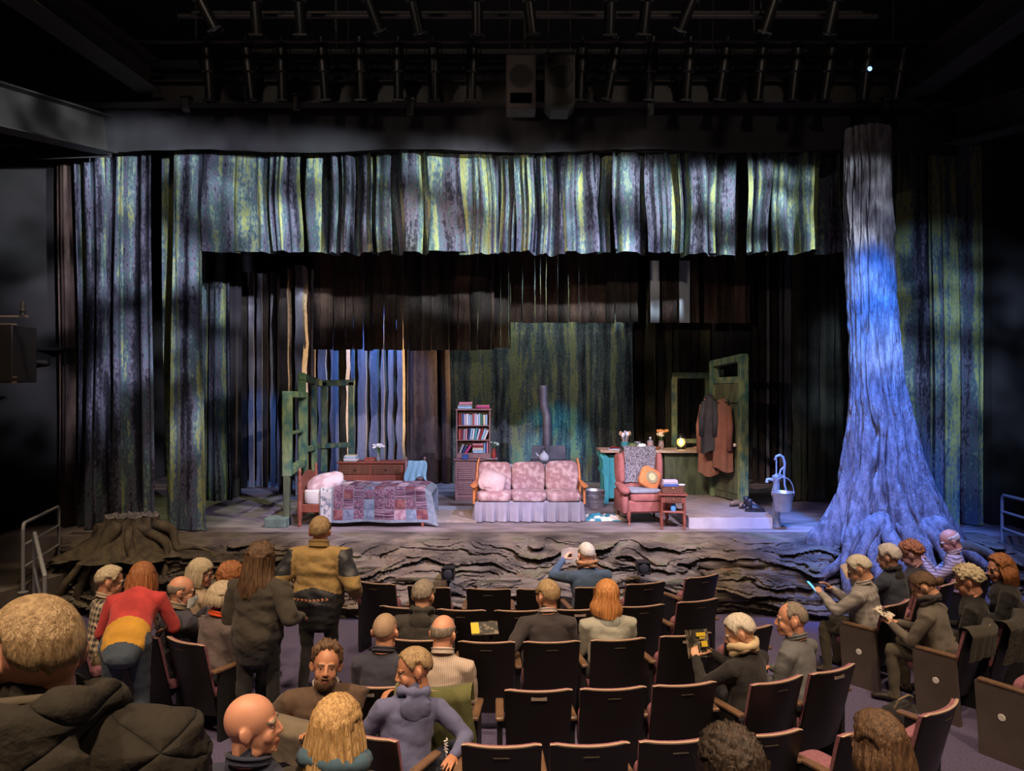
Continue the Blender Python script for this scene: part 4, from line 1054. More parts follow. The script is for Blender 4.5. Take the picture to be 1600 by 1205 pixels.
def bowl(t, r, h, m, name='bowl_body'): return MB().lathe([(r * 0.45, 0), (r * 0.8, h * 0.4), (r, h), (r * 0.95, h), (r * 0.75, h * 0.45), (0, h * 0.15)], n=18).build(name, m, t, True)
t = thing('green_bowl', 'small green and ochre bowl beside the utensil crock', 'bowl', cpos(988, -0.02)); bowl(t, 0.085, 0.11, mat('ochre_glaze', (0.25, 0.26, 0.10), 0.35)); MB().lathe([(0.086, 0.10), (0.089, 0.112), (0.08, 0.112)], n=18).build('rim', leaf_m, t, True)
t = thing('glass_jar', 'squat glass jar with a tin lid behind the white cloth', 'jar', cpos(996, 0.12)); MB().lathe([(0.06, 0), (0.065, 0.03), (0.062, 0.11)], n=16).build('jar_body', glass_m, t, True); MB().lathe([(0.064, 0.11), (0.064, 0.13), (0, 0.132)], n=16).build('lid', galv, t, True)
t = thing('butter_block', 'pale yellow block on a board at the counter front', 'butter', cpos(987, -0.28)); MB().box((0, 0, 0.008), (0.17, 0.11, 0.014), 0.003).build('board', counter_top, t); MB().box((0, 0, 0.035), (0.14, 0.07, 0.04), 0.006).build('block', mat('butter_yellow', (0.66, 0.50, 0.20), 0.6), t)
mb = MB(); mb.ell((0, 0, 0.055), (0.085, 0.07, 0.058), 30, 20, fn=lambda d, p: p * (1 + 0.35 * fbm(d.x * 3, d.y * 3, d.z * 3, 3)))
tag(mb.build('crumpled_towel', mat('bright_white_cotton', (0.85, 0.83, 0.80), 0.9), None, 'all', cpos(1003, -0.26)), 'crumpled white towel in the middle of the counter', 'towel')
t = thing('canister', 'dusty pink lidded canister left of the flower vase', 'canister', cpos(1016, -0.05)); MB().lathe([(0.055, 0), (0.062, 0.02), (0.06, 0.13), (0.064, 0.145)], n=16).build('body', mat('dusty_pink_tin', (0.42, 0.27, 0.27), 0.4), t, True); MB().lathe([(0.064, 0.145), (0.05, 0.165), (0.014, 0.17), (0.03, 0.205), (0.02, 0.23), (0, 0.235)], n=14).build('lid', galv, t, True)
t = thing('clay_dish', 'shallow brown clay dish in front of the flower vase', 'dish', cpos(1026, -0.22)); bowl(t, 0.085, 0.05, mat('clay', (0.35, 0.12, 0.06), 0.6), 'dish_body'); MB().lathe([(0.083, 0.045), (0.088, 0.052), (0.08, 0.052)], n=18).build('rim', MATS['clay'], t, True)
t = thing('flower_jug', 'speckled jug of orange and green flowers on the counter', 'jug', cpos(1033, 0.0)); MB().lathe([(0.045, 0), (0.058, 0.05), (0.05, 0.11), (0.042, 0.14), (0.05, 0.16), (0.043, 0.16)], n=16).build('jug_body', mat('speckled_jug', (0.22, 0.14, 0.13), 0.5, col2=(0.34, 0.25, 0.24), nscale=40), t, True)
flowers(t, 0.16, 6, mat('orange_petal', (0.70, 0.26, 0.06), 0.7), mat('cream_petal', (0.75, 0.62, 0.40), 0.7), 0.13, 0.20, 21, mat('bright_leaf', (0.16, 0.42, 0.05), 0.6), 0.028, 9)
flowers(t, 0.16, 4, mat('cream_petal', (0.75, 0.62, 0.40), 0.7), mat('orange_petal', (0.70, 0.26, 0.06), 0.7), 0.15, 0.16, 24, leaf_m, 0.026, 4)
t = thing('small_wooden_dish', 'small carved wooden dish at the door end of the counter', 'dish', cpos(1088, -0.18)); bowl(t, 0.07, 0.045, counter_top, 'dish_body'); MB().ell((0.0, 0, 0.045), (0.03, 0.025, 0.02), 8, 6).build('soap', mat('clay', (0, 0, 0)), t, True)
# lit lantern
LX, LY, LZ = cpos(1064, -0.12)
t = thing('lantern', 'lit oil lantern glowing on the counter', 'lantern', (LX, LY, LZ))
MB().lathe([(0.075, 0), (0.08, 0.02), (0.07, 0.05), (0.04, 0.065)], n=18).build('base', pewter, t, True)
MB().lathe([(0.045, 0.065), (0.072, 0.10), (0.078, 0.14), (0.068, 0.18), (0.045, 0.205)], n=18).build('globe', mat('amber_glass', (1.0, 0.78, 0.40), 0.1, trans=0.9, emit=(1.0, 0.50, 0.12), estr=0.9), t, True)
MB().lathe([(0.05, 0.205), (0.07, 0.215), (0.06, 0.25), (0.045, 0.27), (0.055, 0.28), (0.03, 0.30), (0, 0.305)], n=16).build('chimney_cap', pewter, t, True)
MB().lathe([(0.0, 0.09), (0.022, 0.11), (0.026, 0.135), (0.014, 0.17), (0, 0.19)], n=10).build('flame', mat('flame', (1, 0.7, 0.3), 0.5, emit=(1.0, 0.66, 0.26), estr=26), t, True)
for sx in (-1, 1): MB().tube([(sx * 0.07, 0, 0.03), (sx * 0.092, 0, 0.08), (sx * 0.092, 0, 0.2), (sx * 0.06, 0, 0.24)], 0.006, 6).build('side_tube', pewter, t, True)
MB().tube([(-0.07, 0, 0.24), (-0.08, 0, 0.31), (0, 0, 0.37), (0.08, 0, 0.31), (0.07, 0, 0.24)], 0.003, 5).build('bail', pewter, t, True)

# ---- ruined cabin frames
def member(parent, p0, p1, w, d, m, name):
    p0, p1 = Vector(p0), Vector(p1)
    dv = p1 - p0
    L = dv.length
    z = dv.normalized()
    x = Vector((0, 0, 1)).cross(z) if abs(z.z) < 0.9 else Vector((1, 0, 0))
    x.normalize(); y = z.cross(x)
    M = Matrix((x, y, z)).transposed().to_4x4(); M.translation = (p0 + p1) / 2
    return MB().box((0, 0, 0), (w, d, L), 0.008, M).build(name, m, parent)
wf = thing('window_frame', 'green weathered window frame at the head of the bed', 'window frame', (-3.58, 11.65, STAGE))
Xn, Xf, Yn, Yf = 0.0, -0.02, 0.0, 0.95
for (xx, yy) in ((Xn, Yn), (Xf, Yf)): member(wf, (xx, yy, 0.78), (xx, yy, 2.12), 0.15, 0.09, moss_paint, 'jamb')
member(wf, (0, -0.04, 2.09), (-0.02, 1.0, 2.07), 0.15, 0.10, moss_paint, 'head_rail')
member(wf, (0, -0.04, 0.84), (-0.02, 1.0, 0.92), 0.15, 0.10, moss_paint, 'sill')
member(wf, (0, 0, 1.46), (-0.02, 0.95, 1.46), 0.05, 0.05, moss_paint, 'glazing_bar')
member(wf, (0.0, -0.03, 0.0), (0.0, -0.03, 0.80), 0.10, 0.08, moss_dark, 'post')
MB().box((-0.12, -0.10, 0.075), (0.34, 0.30, 0.15), 0.01).build('foot_block', mat('grey_green_block', (0.10, 0.14, 0.12), 0.8, col2=(0.16, 0.21, 0.18), nscale=8), wf)
cf = thing('cabin_corner_frame', 'tall green skeletal corner frame behind the bed pillow', 'frame', (-3.68, 12.8, STAGE))
c_, n_, r_ = Vector((-0.12, 1.75, 0)), Vector((0, 0, 0)), Vector((0.48, 1.75, 0))
mid = n_.lerp(c_, 0.62)
for pnt, zt, zb, w_ in ((n_, 2.44, 0, 0.13), (mid, 2.36, 0.0, 0.10), (c_ + Vector((0.06, 0, 0)), 2.33, 0.55, 0.12), (r_, 2.33, 0.0, 0.11)):
    member(cf, (pnt.x, pnt.y, zb), (pnt.x, pnt.y, zt), w_, 0.08, moss_paint, 'post')
member(cf, (n_.x, n_.y - .05, 2.40), (c_.x, c_.y, 2.30), 0.08, 0.13, moss_paint, 'top_rail')
member(cf, (c_.x, c_.y, 2.30), (r_.x + .07, r_.y, 2.32), 0.08, 0.12, moss_paint, 'top_rail')
member(cf, (n_.x, n_.y, 1.10), (c_.x, c_.y, 1.06), 0.06, 0.10, moss_paint, 'lower_rail')
member(cf, (c_.x, c_.y - 0.05, 1.06), (r_.x, r_.y - 0.05, 1.08), 0.06, 0.10, moss_paint, 'lower_rail')

rf = thing('window_frame', 'green open window frame above the lantern', 'window frame', (3.65, 14.95, STAGE))
for x in (-0.33, 0.36): member(rf, (x, 0, 0), (x, 0, 2.50), 0.11, 0.09, moss_paint, 'jamb')
member(rf, (-0.385, 0, 2.47), (0.40, 0, 2.47), 0.10, 0.12, moss_paint, 'head_rail')
member(rf, (-0.30, -0.02, 1.13), (0.34, -0.02, 1.13), 0.10, 0.09, moss_paint, 'sill')
member(rf, (0.38, 0, 2.47), (0.30, -1.15, 2.50), 0.10, 0.12, moss_paint, 'side_rail')
member(rf, (0.38, 0, 1.95), (0.30, -1.1, 1.98), 0.09, 0.09, moss_paint, 'side_rail')
df = thing('cabin_door', 'green panelled door in a leaning frame with coats on it', 'door frame', (3.75, 13.55, STAGE + 0.197), math.atan2(-0.90, 0.24))
for x in (0.0, 0.95): member(df, (x, 0, 0), (x, 0, 2.48 + (0.06 if x else 0)), 0.10, 0.16, moss_paint, 'jamb')
member(df, (-0.05, 0, 2.45), (1.0, 0, 2.53), 0.14, 0.12, moss_paint, 'head_rail')
lf = MB().box((0.475, 0.0, 1.10), (0.84, 0.045, 2.16), 0.006).build('door_leaf', moss_dark, df)
for (x, z, w, h) in ((0.27, 0.45, 0.30, 0.62), (0.68, 0.45, 0.30, 0.62), (0.27, 1.30, 0.30, 0.80), (0.68, 1.30, 0.30, 0.80), (0.475, 1.95, 0.70, 0.28)):
    MB().box((x, -0.03, z), (w, 0.02, h), 0.014).build('panel', moss_dark, lf)
member(lf, (0.05, -0.03, 2.14), (0.90, -0.03, 2.14), 0.05, 0.12, moss_paint, 'top_rail')
MB().ell((0.80, -0.075, 1.0), (0.035, 0.04, 0.035), 12, 8).build('knob', mat('china_knob', (0.75, 0.70, 0.66), 0.25), lf, True)
MB().box((0.475, -0.04, 1.78), (0.72, 0.03, 0.08), 0.005).build('coat_rail', moss_dark, lf)
for x in (0.2, 0.42, 0.62): MB().tube([(x, -0.05, 1.78), (x, -0.10, 1.77), (x, -0.115, 1.81)], 0.007, 6).build('hook', pewter, lf)
def coat(label, lx, ly, ztop, length, w, m, seed, sleeve=1):
    M = Matrix.Translation((3.75, 13.55, STAGE + 0.197)) @ Matrix.Rotation(math.atan2(-0.90, 0.24), 4, 'Z')
    o = M @ Vector((lx, ly, ztop))
    t = thing('coat', label, 'coat', tuple(o), math.atan2(-0.90, 0.24) + R(30), 'coats on the cabin door')
    def body(u, v):
        an = u * 2 * PI
        wid = w * (0.28 + 0.72 * min(1, v * 4.5) ** 0.6) * (1 + 0.18 * v)
        dep = 0.06 + 0.06 * v
        fo = 1 + 0.22 * math.sin(an * 5 + seed + v * 1.5) * min(1, v * 2.5) * 0.6
        return (math.cos(an) * wid / 2 * fo, math.sin(an) * dep * fo, -v * length + 0.04 * math.sin(an * 2 + seed) * v)
    MB().grid(body, 40, 16).build('coat_body', m, t, 'all')
    for sx in (-1, 1)[:1 + sleeve]:
        MB().tube([(sx * w * 0.36, -0.01, -0.10), (sx * w * 0.52, -0.04, -length * 0.35), (sx * w * 0.50, -0.05, -length * 0.72)], [(0.055, 0.045), (0.065, 0.05), (0.052, 0.045)], 12).build('sleeve', m, t, 'all')
    MB().tube([(-0.08, -0.03, -0.01), (0, -0.06, -0.03), (0.08, -0.03, -0.01), (0, 0.04, 0.02), (-0.08, -0.03, -0.01)], 0.022, 8).build('collar', m, t, True)
coat('long rust-brown coat hanging on the door', 0.20, -0.22, 1.80, 1.36, 0.34, mat('rust_brown_wool', (0.24, 0.10, 0.06), 0.9, col2=(0.30, 0.13, 0.08), nscale=6), 1)
coat('short black jacket hanging in the middle of the door', 0.46, -0.36, 1.86, 1.0, 0.26, mat('black_wool', (0.02, 0.02, 0.025), 0.8, col2=(0.035, 0.035, 0.042), nscale=6), 3)
coat('dark brown coat hanging nearest the door knob', 0.66, -0.22, 1.78, 1.22, 0.30, mat('dark_brown_wool', (0.17, 0.07, 0.045), 0.9, col2=(0.22, 0.09, 0.06), nscale=6), 6)

# ---- shoes on the platform
def shoe(label, x, y, rz, m, hi, group):
    t = thing('boot' if hi else 'shoe', label, 'boot' if hi else 'shoe', (x, y, STAGE + 0.197), rz, group)
    MB().tube([(-0.11, 0, 0.012), (-0.02, 0, 0.012), (0.08, 0, 0.012), (0.15, 0, 0.012)], [(0.035, 0.012), (0.036, 0.012), (0.045, 0.012), (0.03, 0.012)], 12, round_ends=True, up=(0, 1, 0)).build('sole', blk, t, True)
    MB().tube([(-0.10, 0, 0.05), (-0.03, 0, 0.06), (0.06, 0, 0.05), (0.13, 0, 0.04)], [(0.034, 0.04), (0.038, 0.05), (0.042, 0.035), (0.034, 0.026)], 12, round_ends=True, up=(0, 1, 0)).build('upper', m, t, 'all')
    if hi: MB().tube([(-0.06, 0, 0.06), (-0.07, 0, 0.16), (-0.075, 0, 0.20)], [(0.042, 0.05), (0.042, 0.048), (0.046, 0.052)], 12).build('shaft', m, t, 'all')
    else: MB().tube([(-0.085, 0, 0.085), (-0.05, 0.03, 0.09), (-0.0, 0.0, 0.095), (-0.05, -0.03, 0.09), (-0.085, 0, 0.085)], 0.008, 6).build('collar', m, t, True)
    for k in range(4): MB().tube([(0.02 + k * 0.018 - 0.03, -0.022, 0.10 - k * 0.008), (0.02 + k * 0.018 - 0.03, 0.022, 0.10 - k * 0.008)], 0.003, 5).build('lace', cream if not hi else blk, t)
tanl = mat('tan_leather', (0.20, 0.13, 0.08), 0.6)
dkl = mat('black_leather', (0.02, 0.022, 0.035), 0.4)
shoe('tan shoe nearer the door on the grey platform', 3.80, 12.35, R(20), tanl, False, 'tan shoes by the door'); shoe('tan shoe nearer the black boots on the grey platform', 3.88, 12.15, R(30), tanl, False, 'tan shoes by the door')
shoe('black boot standing upright behind the other black boot', 3.93, 12.05, R(-5), dkl, True, 'black boots on the platform'); shoe('black boot closest to the platform edge', 3.90, 11.78, R(-8), dkl, True, 'black boots on the platform')

# ---- water pump with hanging bucket
bp_m = mat('pale_blue_enamel', (0.30, 0.36, 0.46), 0.45, 0.2, col2=(0.38, 0.45, 0.55), nscale=9)
PX, PY = (1213 - 800) / F * 11.5, 11.5
t = thing('water_pump', 'cast iron hand water pump right of the platform', 'water pump', (PX, PY, STAGE))
MB().lathe([(0.075, 0), (0.075, 0.02), (0.058, 0.03), (0.055, 0.3), (0.06, 0.32), (0.06, 0.38), (0.05, 0.40), (0.05, 0.72), (0.06, 0.74), (0.07, 0.76), (0.07, 0.80), (0.035, 0.82), (0.012, 0.84)], n=18).build('pump_barrel', bp_m, t, True)
for z in (0.08, 0.14, 0.20, 0.26): MB().lathe([(0.056, z - .008), (0.062, z), (0.056, z + .008)], n=18).build('rib', bp_m, t, True)
MB().tube([(-0.02, 0, 0.73), (-0.10, 0, 0.75), (-0.15, -0.01, 0.75), (-0.155, -0.01, 0.70)], [0.03, 0.026, 0.024, 0.026], 10).build('spout', bp_m, t, True)
MB().tube([(0.0, 0, 0.8), (0.0, 0, 1.08)], 0.012, 8).build('piston_rod', bp_m, t, True)
MB().tube([(-0.02, 0, 1.06), (0.0, 0, 1.11), (0.05, 0, 1.13), (0.10, 0, 1.10), (0.13, 0, 1.0), (0.12, 0, 0.85), (0.13, 0, 0.66), (0.17, 0, 0.50)], [0.018, 0.022, 0.024, 0.024, 0.022, 0.018, 0.016, 0.018], 10, round_ends=True).build('pump_handle', bp_m, t, True)
MB().tube([(0.04, 0, 0.80), (0.07, 0, 0.90), (0.12, 0, 0.94)], 0.016, 8).build('bracket', bp_m, t, True)
t = thing('bucket', 'galvanised bucket hanging from the water pump', 'bucket', (PX + 0.015, PY - 0.24, STAGE + 0.29))
mb = MB(); mb.lathe([(0, 0.012), (0.11, 0.012), (0.11, 0), (0.118, 0), (0.165, 0.28), (0.172, 0.29), (0.165, 0.297), (0.156, 0.285), (0.112, 0.02), (0, 0.02)], n=26); mb.build('bucket_body', galv, t, True)
MB().tube([(-0.165 * math.cos(a), -0.02 * math.sin(a), 0.28 + 0.24 * math.sin(a)) for a in [PI * k / 14 for k in range(15)]], 0.009, 6).build('bail', galv, t, True)
for sx in (-1, 1): MB().box((sx * 0.165, 0, 0.27), (0.02, 0.05, 0.06), 0.005).build('ear', galv, t)
MB().tube([(0, -0.02, 0.53), (0, 0.16, 0.56), (0, 0.22, 0.53)], 0.010, 6).build('hook', bp_m, t, True)

# ------------------------------------------------------------------ tree and stump
bark = mat('painted_bark', (0.09, 0.085, 0.105), 0.75, col2=(0.25, 0.245, 0.28), nscale=7, stretch=(2.2, 2.2, 0.6), bump=1.0, bscale=30)
bark_brown = mat('brown_stump_bark', (0.055, 0.042, 0.030), 0.85, col2=(0.13, 0.105, 0.062), nscale=5, stretch=(2, 2, 0.5), bump=0.8, bscale=26)
TY = 10.45
tab = [(100, 1326, 1386), (210, 1325, 1386), (300, 1323, 1387), (400, 1326, 1392), (500, 1330, 1398), (600, 1333, 1409), (650, 1330, 1420), (700, 1323, 1436), (740, 1316, 1450), (780, 1304, 1468), (810, 1290, 1482), (838, 1270, 1500)]
def tree_sec(z):
    py = HOR - (z - EYE) / TY * F
    for (a, b) in zip(tab, tab[1:]):
        if py <= b[0]:
            t = max(0, (py - a[0]) / (b[0] - a[0])); break
    else: a = b = tab[-1]; t = 0
    xl, xr = a[1] + (b[1] - a[1]) * t, a[2] + (b[2] - a[2]) * t
    return (((xl + xr) / 2 - 800) / F * TY, (xr - xl) / 2 / F * TY)
def tree_pt(u, v):
    z = 0.80 + (6.78 - 0.80) * (v ** 1.45)
    cx, r = tree_sec(z)
    an = u * 2 * PI
    low = max(0, 1 - (z - 0.88) / 2.3)
    tw = an + 0.12 * math.sin(z * 0.8) + 0.15 * fbm(z * 0.9, 2, 0, 2)
    rid = 0.05 - 0.20 * math.exp(-5 * abs(math.sin(tw * 9 + 2.2 * fbm(math.cos(tw) * 2, math.sin(tw) * 2, z * 0.7, 3)))) + 0.05 * fbm(math.cos(an) * 5, math.sin(an) * 5, z * 0.9, 3)
    but = 0.34 * low ** 1.6 * (0.5 + 0.5 * math.sin(tw * 8 + 1.0 + 1.5 * fbm(math.cos(an) * 2, math.sin(an) * 2, 5, 2))) - 0.30 * low ** 1.2
    rr = 1 + (rid * (1 + low)) / max(r, 0.3) * 0.6 + but
    fine = 0.012 * fbm(math.cos(an) * 16, math.sin(an) * 16, z * 7, 3)
    return (cx + math.cos(an) * (r * rr + fine), TY + math.sin(an) * (r * 0.78 * rr + fine) + 0.03 * low, z)
tr = thing('big_tree', 'tall fluted tree trunk washed in blue light', 'tree', (0, 0, 0))
MB().grid(tree_pt, 380, 150).build('trunk', bark, tr, 'all')
def rootpath(x0, y0, z0, dx, dy, L, seed, n=14, r0=0.10, down=True):
    rg = random.Random(seed); pts, rs = [], []
    for i in range(n + 1):
        t = i / n
        x = x0 + dx * L * t + 0.08 * math.sin(t * 7 + seed); y = y0 + dy * L * t + 0.05 * math.sin(t * 9 + seed * 2)
        base = 0.90
        yf = ledge_y(x)
        if y < yf + 0.5: base = max(0.0, 0.86 * max(0, (y - yf) / 0.55) ** 0.62)
        z = max(base + 0.02, z0 * (1 - t) ** 2 + base * (1 - (1 - t) ** 2)) + 0.02 * math.sin(t * 11 + seed)
        if y < yf + 0.02: y = yf - 0.05
        pts.append((x, y - 0.03, z)); rs.append(r0 * (1 - 0.75 * t) * (1 + 0.15 * math.sin(t * 13 + seed)))
    return pts, rs
for k, (dx, dy, L, z0, x0, r0) in enumerate(((-0.9, -0.28, 0.75, 1.15, 4.75, .10), (-0.55, -0.8, 0.95, 1.2, 4.9, .11), (-0.25, -1, 1.0, 1.25, 5.05, .12), (0.02, -1, 1.0, 1.3, 5.2, .13), (0.25, -1, 1.05, 1.25, 5.4, .12), (0.5, -0.85, 1.1, 1.2, 5.6, .12), (0.8, -0.6, 1.1, 1.2, 5.7, .12), (0.95, -0.25, 1.15, 1.2, 5.8, .11), (-0.4, -0.9, 1.05, 1.1, 4.7, .07), (0.35, -0.95, 1.1, 1.1, 5.3, .06), (1.0, -0.1, 1.3, 1.05, 5.85, .10))):
    pts, rs = rootpath(x0 - 0.06, TY - 0.42, z0, dx, dy, L, k + 1, r0=r0)
    MB().tube(pts, rs, 12, round_ends=True).build('root', bark if k != 10 else bark_brown, tr, 'all')

SY = 10.45
stp = thing('tree_stump', 'hollow brown tree stump with spreading roots at stage left', 'tree stump', (0, 0, 0))
scx = (206 - 800) / F * SY
def stump_pt(u, v):
    an = u * 2 * PI
    z = 0.72 + 0.53 * v
    low = (1 - v)
    r = 0.34 + 0.06 * low + 0.50 * low ** 2.2
    tw = an + 0.3 * low
    r *= 1 + 0.13 * (low ** 0.6) * math.sin(tw * 8 + 1) + 0.05 * math.sin(tw * 15 + 2) + 0.06 * fbm(math.cos(an) * 3, math.sin(an) * 3, z * 2, 3)
    zz = z + (0.035 * fbm(math.cos(an) * 6, math.sin(an) * 6, 2, 3) if v > 0.9 else 0)
    return (scx + math.cos(an) * r * 1.05, SY + math.sin(an) * r * 0.8, zz)
MB().grid(stump_pt, 120, 40).build('bark_wall', bark_brown, stp, 'all')
def rim_pt(u, v):
    x, y, z = stump_pt(u, 1.0)
    k = 1 - 0.22 * v if v < 0.5 else 0.89 - 0.06 * v
    return (scx + (x - scx) * k, SY + (y - SY) * k, z + 0.012 * math.sin(v * PI) - max(0, v - 0.5) * 0.5 + 0.02 * fbm(x * 9, y * 9, v * 3, 2))
MB().grid(rim_pt, 120, 6).build('broken_rim', mat('grey_cut_wood', (0.13, 0.12, 0.12), 0.8, col2=(0.20, 0.19, 0.19), nscale=14, bump=0.5), stp, 'all')
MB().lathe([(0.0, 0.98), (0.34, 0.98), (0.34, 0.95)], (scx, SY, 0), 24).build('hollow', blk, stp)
for k, (dx, dy, L, r0) in enumerate(((-1, -0.3, 0.75, .07), (-0.85, -0.6, 0.8, .075), (-0.5, -0.9, 0.75, .07), (-0.2, -1, 0.75, .075), (0.15, -1, 0.75, .07), (0.5, -0.9, 0.8, .07), (0.85, -0.5, 0.8, .07), (1, -0.2, 0.9, .075))):
    pts, rs = rootpath(scx + dx * 0.36, SY + dy * 0.28, 1.12, dx, dy, L, k + 31, r0=r0)
    MB().tube(pts, rs, 10, round_ends=True).build('root', bark_brown, stp, 'all')
# ------------------------------------------------------------------ overhead steel, pipes and lamps
rig_black = mat('lamp_black', (0.020, 0.019, 0.019), 0.38, 0.3)
lens_m = mat('lamp_lens', (0.10, 0.11, 0.14), 0.1, spec=0.9)
def ibeam(name, label, p0, p1, w, h, fw=0.02, m=None):
    p0, p1 = Vector(p0), Vector(p1); dv = p1 - p0; L = dv.length
    t = thing(name, label, 'beam', tuple(p0))
    y = dv.normalized(); x = y.cross(Vector((0, 0, 1))).normalized(); z = x.cross(y)
    M = Matrix((x, y, z)).transposed().to_4x4()
    MB().box((0, L / 2, h / 2), (w, L, fw), 0, M).build('top_flange', m or beam_grey, t)
    MB().box((0, L / 2, -h / 2), (w, L, fw), 0, M).build('bottom_flange', m or beam_grey, t)
    MB().box((0, L / 2, 0), (fw, L, h), 0, M).build('web', steel_dark, t)
    return t
ibeam('ceiling_beam', 'long dark steel beam across the house above the lamps', (-7.2, 10.55, 7.32), (6.8, 10.55, 7.32), 0.22, 0.30)
ibeam('ceiling_beam', 'upper left sloping roof beam', (-5.9, 4.2, 7.6), (-5.15, 10.4, 7.5), 0.36, 0.42)
ibeam('ceiling_beam', 'lower left sloping roof beam', (-6.6, 4.2, 5.6), (-5.9, 10.6, 6.75), 0.34, 0.5)
ibeam('ceiling_beam', 'upper right sloping roof beam', (6.4, 4.2, 7.8), (5.75, 10.4, 7.45), 0.36, 0.42)
ibeam('ceiling_beam', 'lower right sloping roof beam', (7.6, 4.2, 5.9), (6.45, 10.6, 6.85), 0.34, 0.45)
def hang_pipe(label, y, z, x0, x1, n=5):
    t = thing('lighting_pipe', label, 'pipe', (0, y, z))
    MB().tube([(x0, 0, 0), (x1, 0, 0)], 0.03, 10).build('pipe', steel_dark, t, True)
    for k in range(n):
        x = x0 + (x1 - x0) * (k + 0.5) / n
        MB().tube([(x, 0, 0), (x, 0, 11.0 - z)], 0.012, 6).build('hanger', steel_dark, t)
hang_pipe('front lighting pipe carrying the row of upright lamps', 10.05, 7.84, -5.3, 6.2, 6)
hang_pipe('higher lighting pipe near the picture top', 8.6, 8.04, -4.6, 5.4, 5)
for k, (y, z) in enumerate(((9.2, 7.75), (9.6, 8.0), (11.4, 8.35), (12.2, 8.7))):
    hang_pipe(['thin pipe just behind the upper lamps', 'second thin pipe behind the upper lamps', 'dim pipe above the steel beam', 'highest dim pipe above the stage'][k], y, z, -4.2, 4.6, 3)
# an ellipsoidal stage lamp: built once, copied
lamp = thing('stage_lamp', 'x', 'stage lamp', (0, 0, 0), 0, 'upright lamps on the front pipe')
MB().lathe([(0.03, 0), (0.075, -0.02), (0.085, -0.14), (0.095, -0.17), (0.095, -0.32), (0.07, -0.34)], n=16).build('housing', rig_black, lamp, True)
MB().lathe([(0.068, -0.33), (0.068, -0.66), (0.075, -0.665), (0.075, -0.69), (0.066, -0.69)], n=16).build('lens_tube', rig_black, lamp, True)
MB().lathe([(0.066, -0.675), (0.03, -0.695), (0, -0.70)], n=14).build('lens', lens_m, lamp, True)
fr = MB()
for (x, y, sx_, sy_) in ((0.08, 0, 0.012, 0.17), (-0.08, 0, 0.012, 0.17), (0, 0.08, 0.17, 0.012), (0, -0.08, 0.17, 0.012)): fr.box((x, y, -0.70), (sx_, sy_, 0.02))
fr.build('gel_frame', rig_black, lamp)
MB().tube([(-0.115, 0, -0.26), (-0.115, 0, 0.02), (-0.09, 0, 0.06), (0.09, 0, 0.06), (0.115, 0, 0.02), (0.115, 0, -0.26)], [(0.006, 0.018)] * 6, 8).build('yoke', rig_black, lamp)
for sx in (-1, 1): MB().lathe([(0.018, 0), (0.018, 0.03)], n=8).build('knob', rig_black, lamp, False, (sx * 0.10, 0, -0.26), (0, sx * PI / 2, 0))
MB().box((0, 0, 0.10), (0.05, 0.05, 0.09), 0.01).build('clamp', rig_black, lamp)
MB().tube([(0, 0.05, -0.02), (0.05, 0.09, 0.04), (0.02, 0.06, 0.14)], 0.007, 5).build('cable', rig_black, lamp)
LY_ = 10.05
front = [323, 385, 440, 503, 562, 622, 677, 738, 910, 963, 1020, 1078, 1135, 1192, 1247, 1300, 1358, 1413]
tilts = [0, -3, 2, -2, 0, 1, 0, 2, 2, 10, 3, 2, 6, 3, 3, 5, 2, 5]
first = True
for i, (px, tl) in enumerate(zip(front, tilts)):
    o = lamp if first else copy_tree(lamp); first = False
    o.location = ((px - 800) / F * LY_, LY_, 7.76)
    o.rotation_euler = (R(10), R(tl), 0)
    o['label'] = 'black stage lamp hanging upright, %s from the left on the front pipe' % (ordn + ['seventeenth', 'last'])[i]
    if px == 1358: o['label'] = 'stage lamp glowing blue directly above the big tree'; blue_lamp = o
MB().lathe([(0.0, 0), (0.022, 0.004), (0.03, 0.0)], n=12).build('glowing_vent', mat('blue_lamp_glow', (0.1, 0.3, 1), 0.5, emit=(0.15, 0.4, 1.0), estr=5), blue_lamp, True, (0.0, -0.097, -0.30), (PI / 2, 0, 0), )
upper = [(290, -25), (395, 0), (465, 0), (560, -20), (635, -12), (745, 0), (820, -8), (955, 0), (1015, 4), (1100, 22), (1225, 16), (1315, 8)]
for i, (px, tl) in enumerate(upper):
    o = copy_tree(lamp)
    for ch in list(o.children):
        if ch.name.startswith('glowing'): bpy.data.objects.remove(ch)
    o.location = ((px - 800) / F * 8.6, 8.6, 7.97)
    o.rotation_euler = (R(14), R(tl), 0)
    o['label'] = 'dim stage lamp on the upper pipe, %s from the left' % (ordn[i] if i < 11 else 'last')
    o['group'] = 'lamps on the upper pipe'
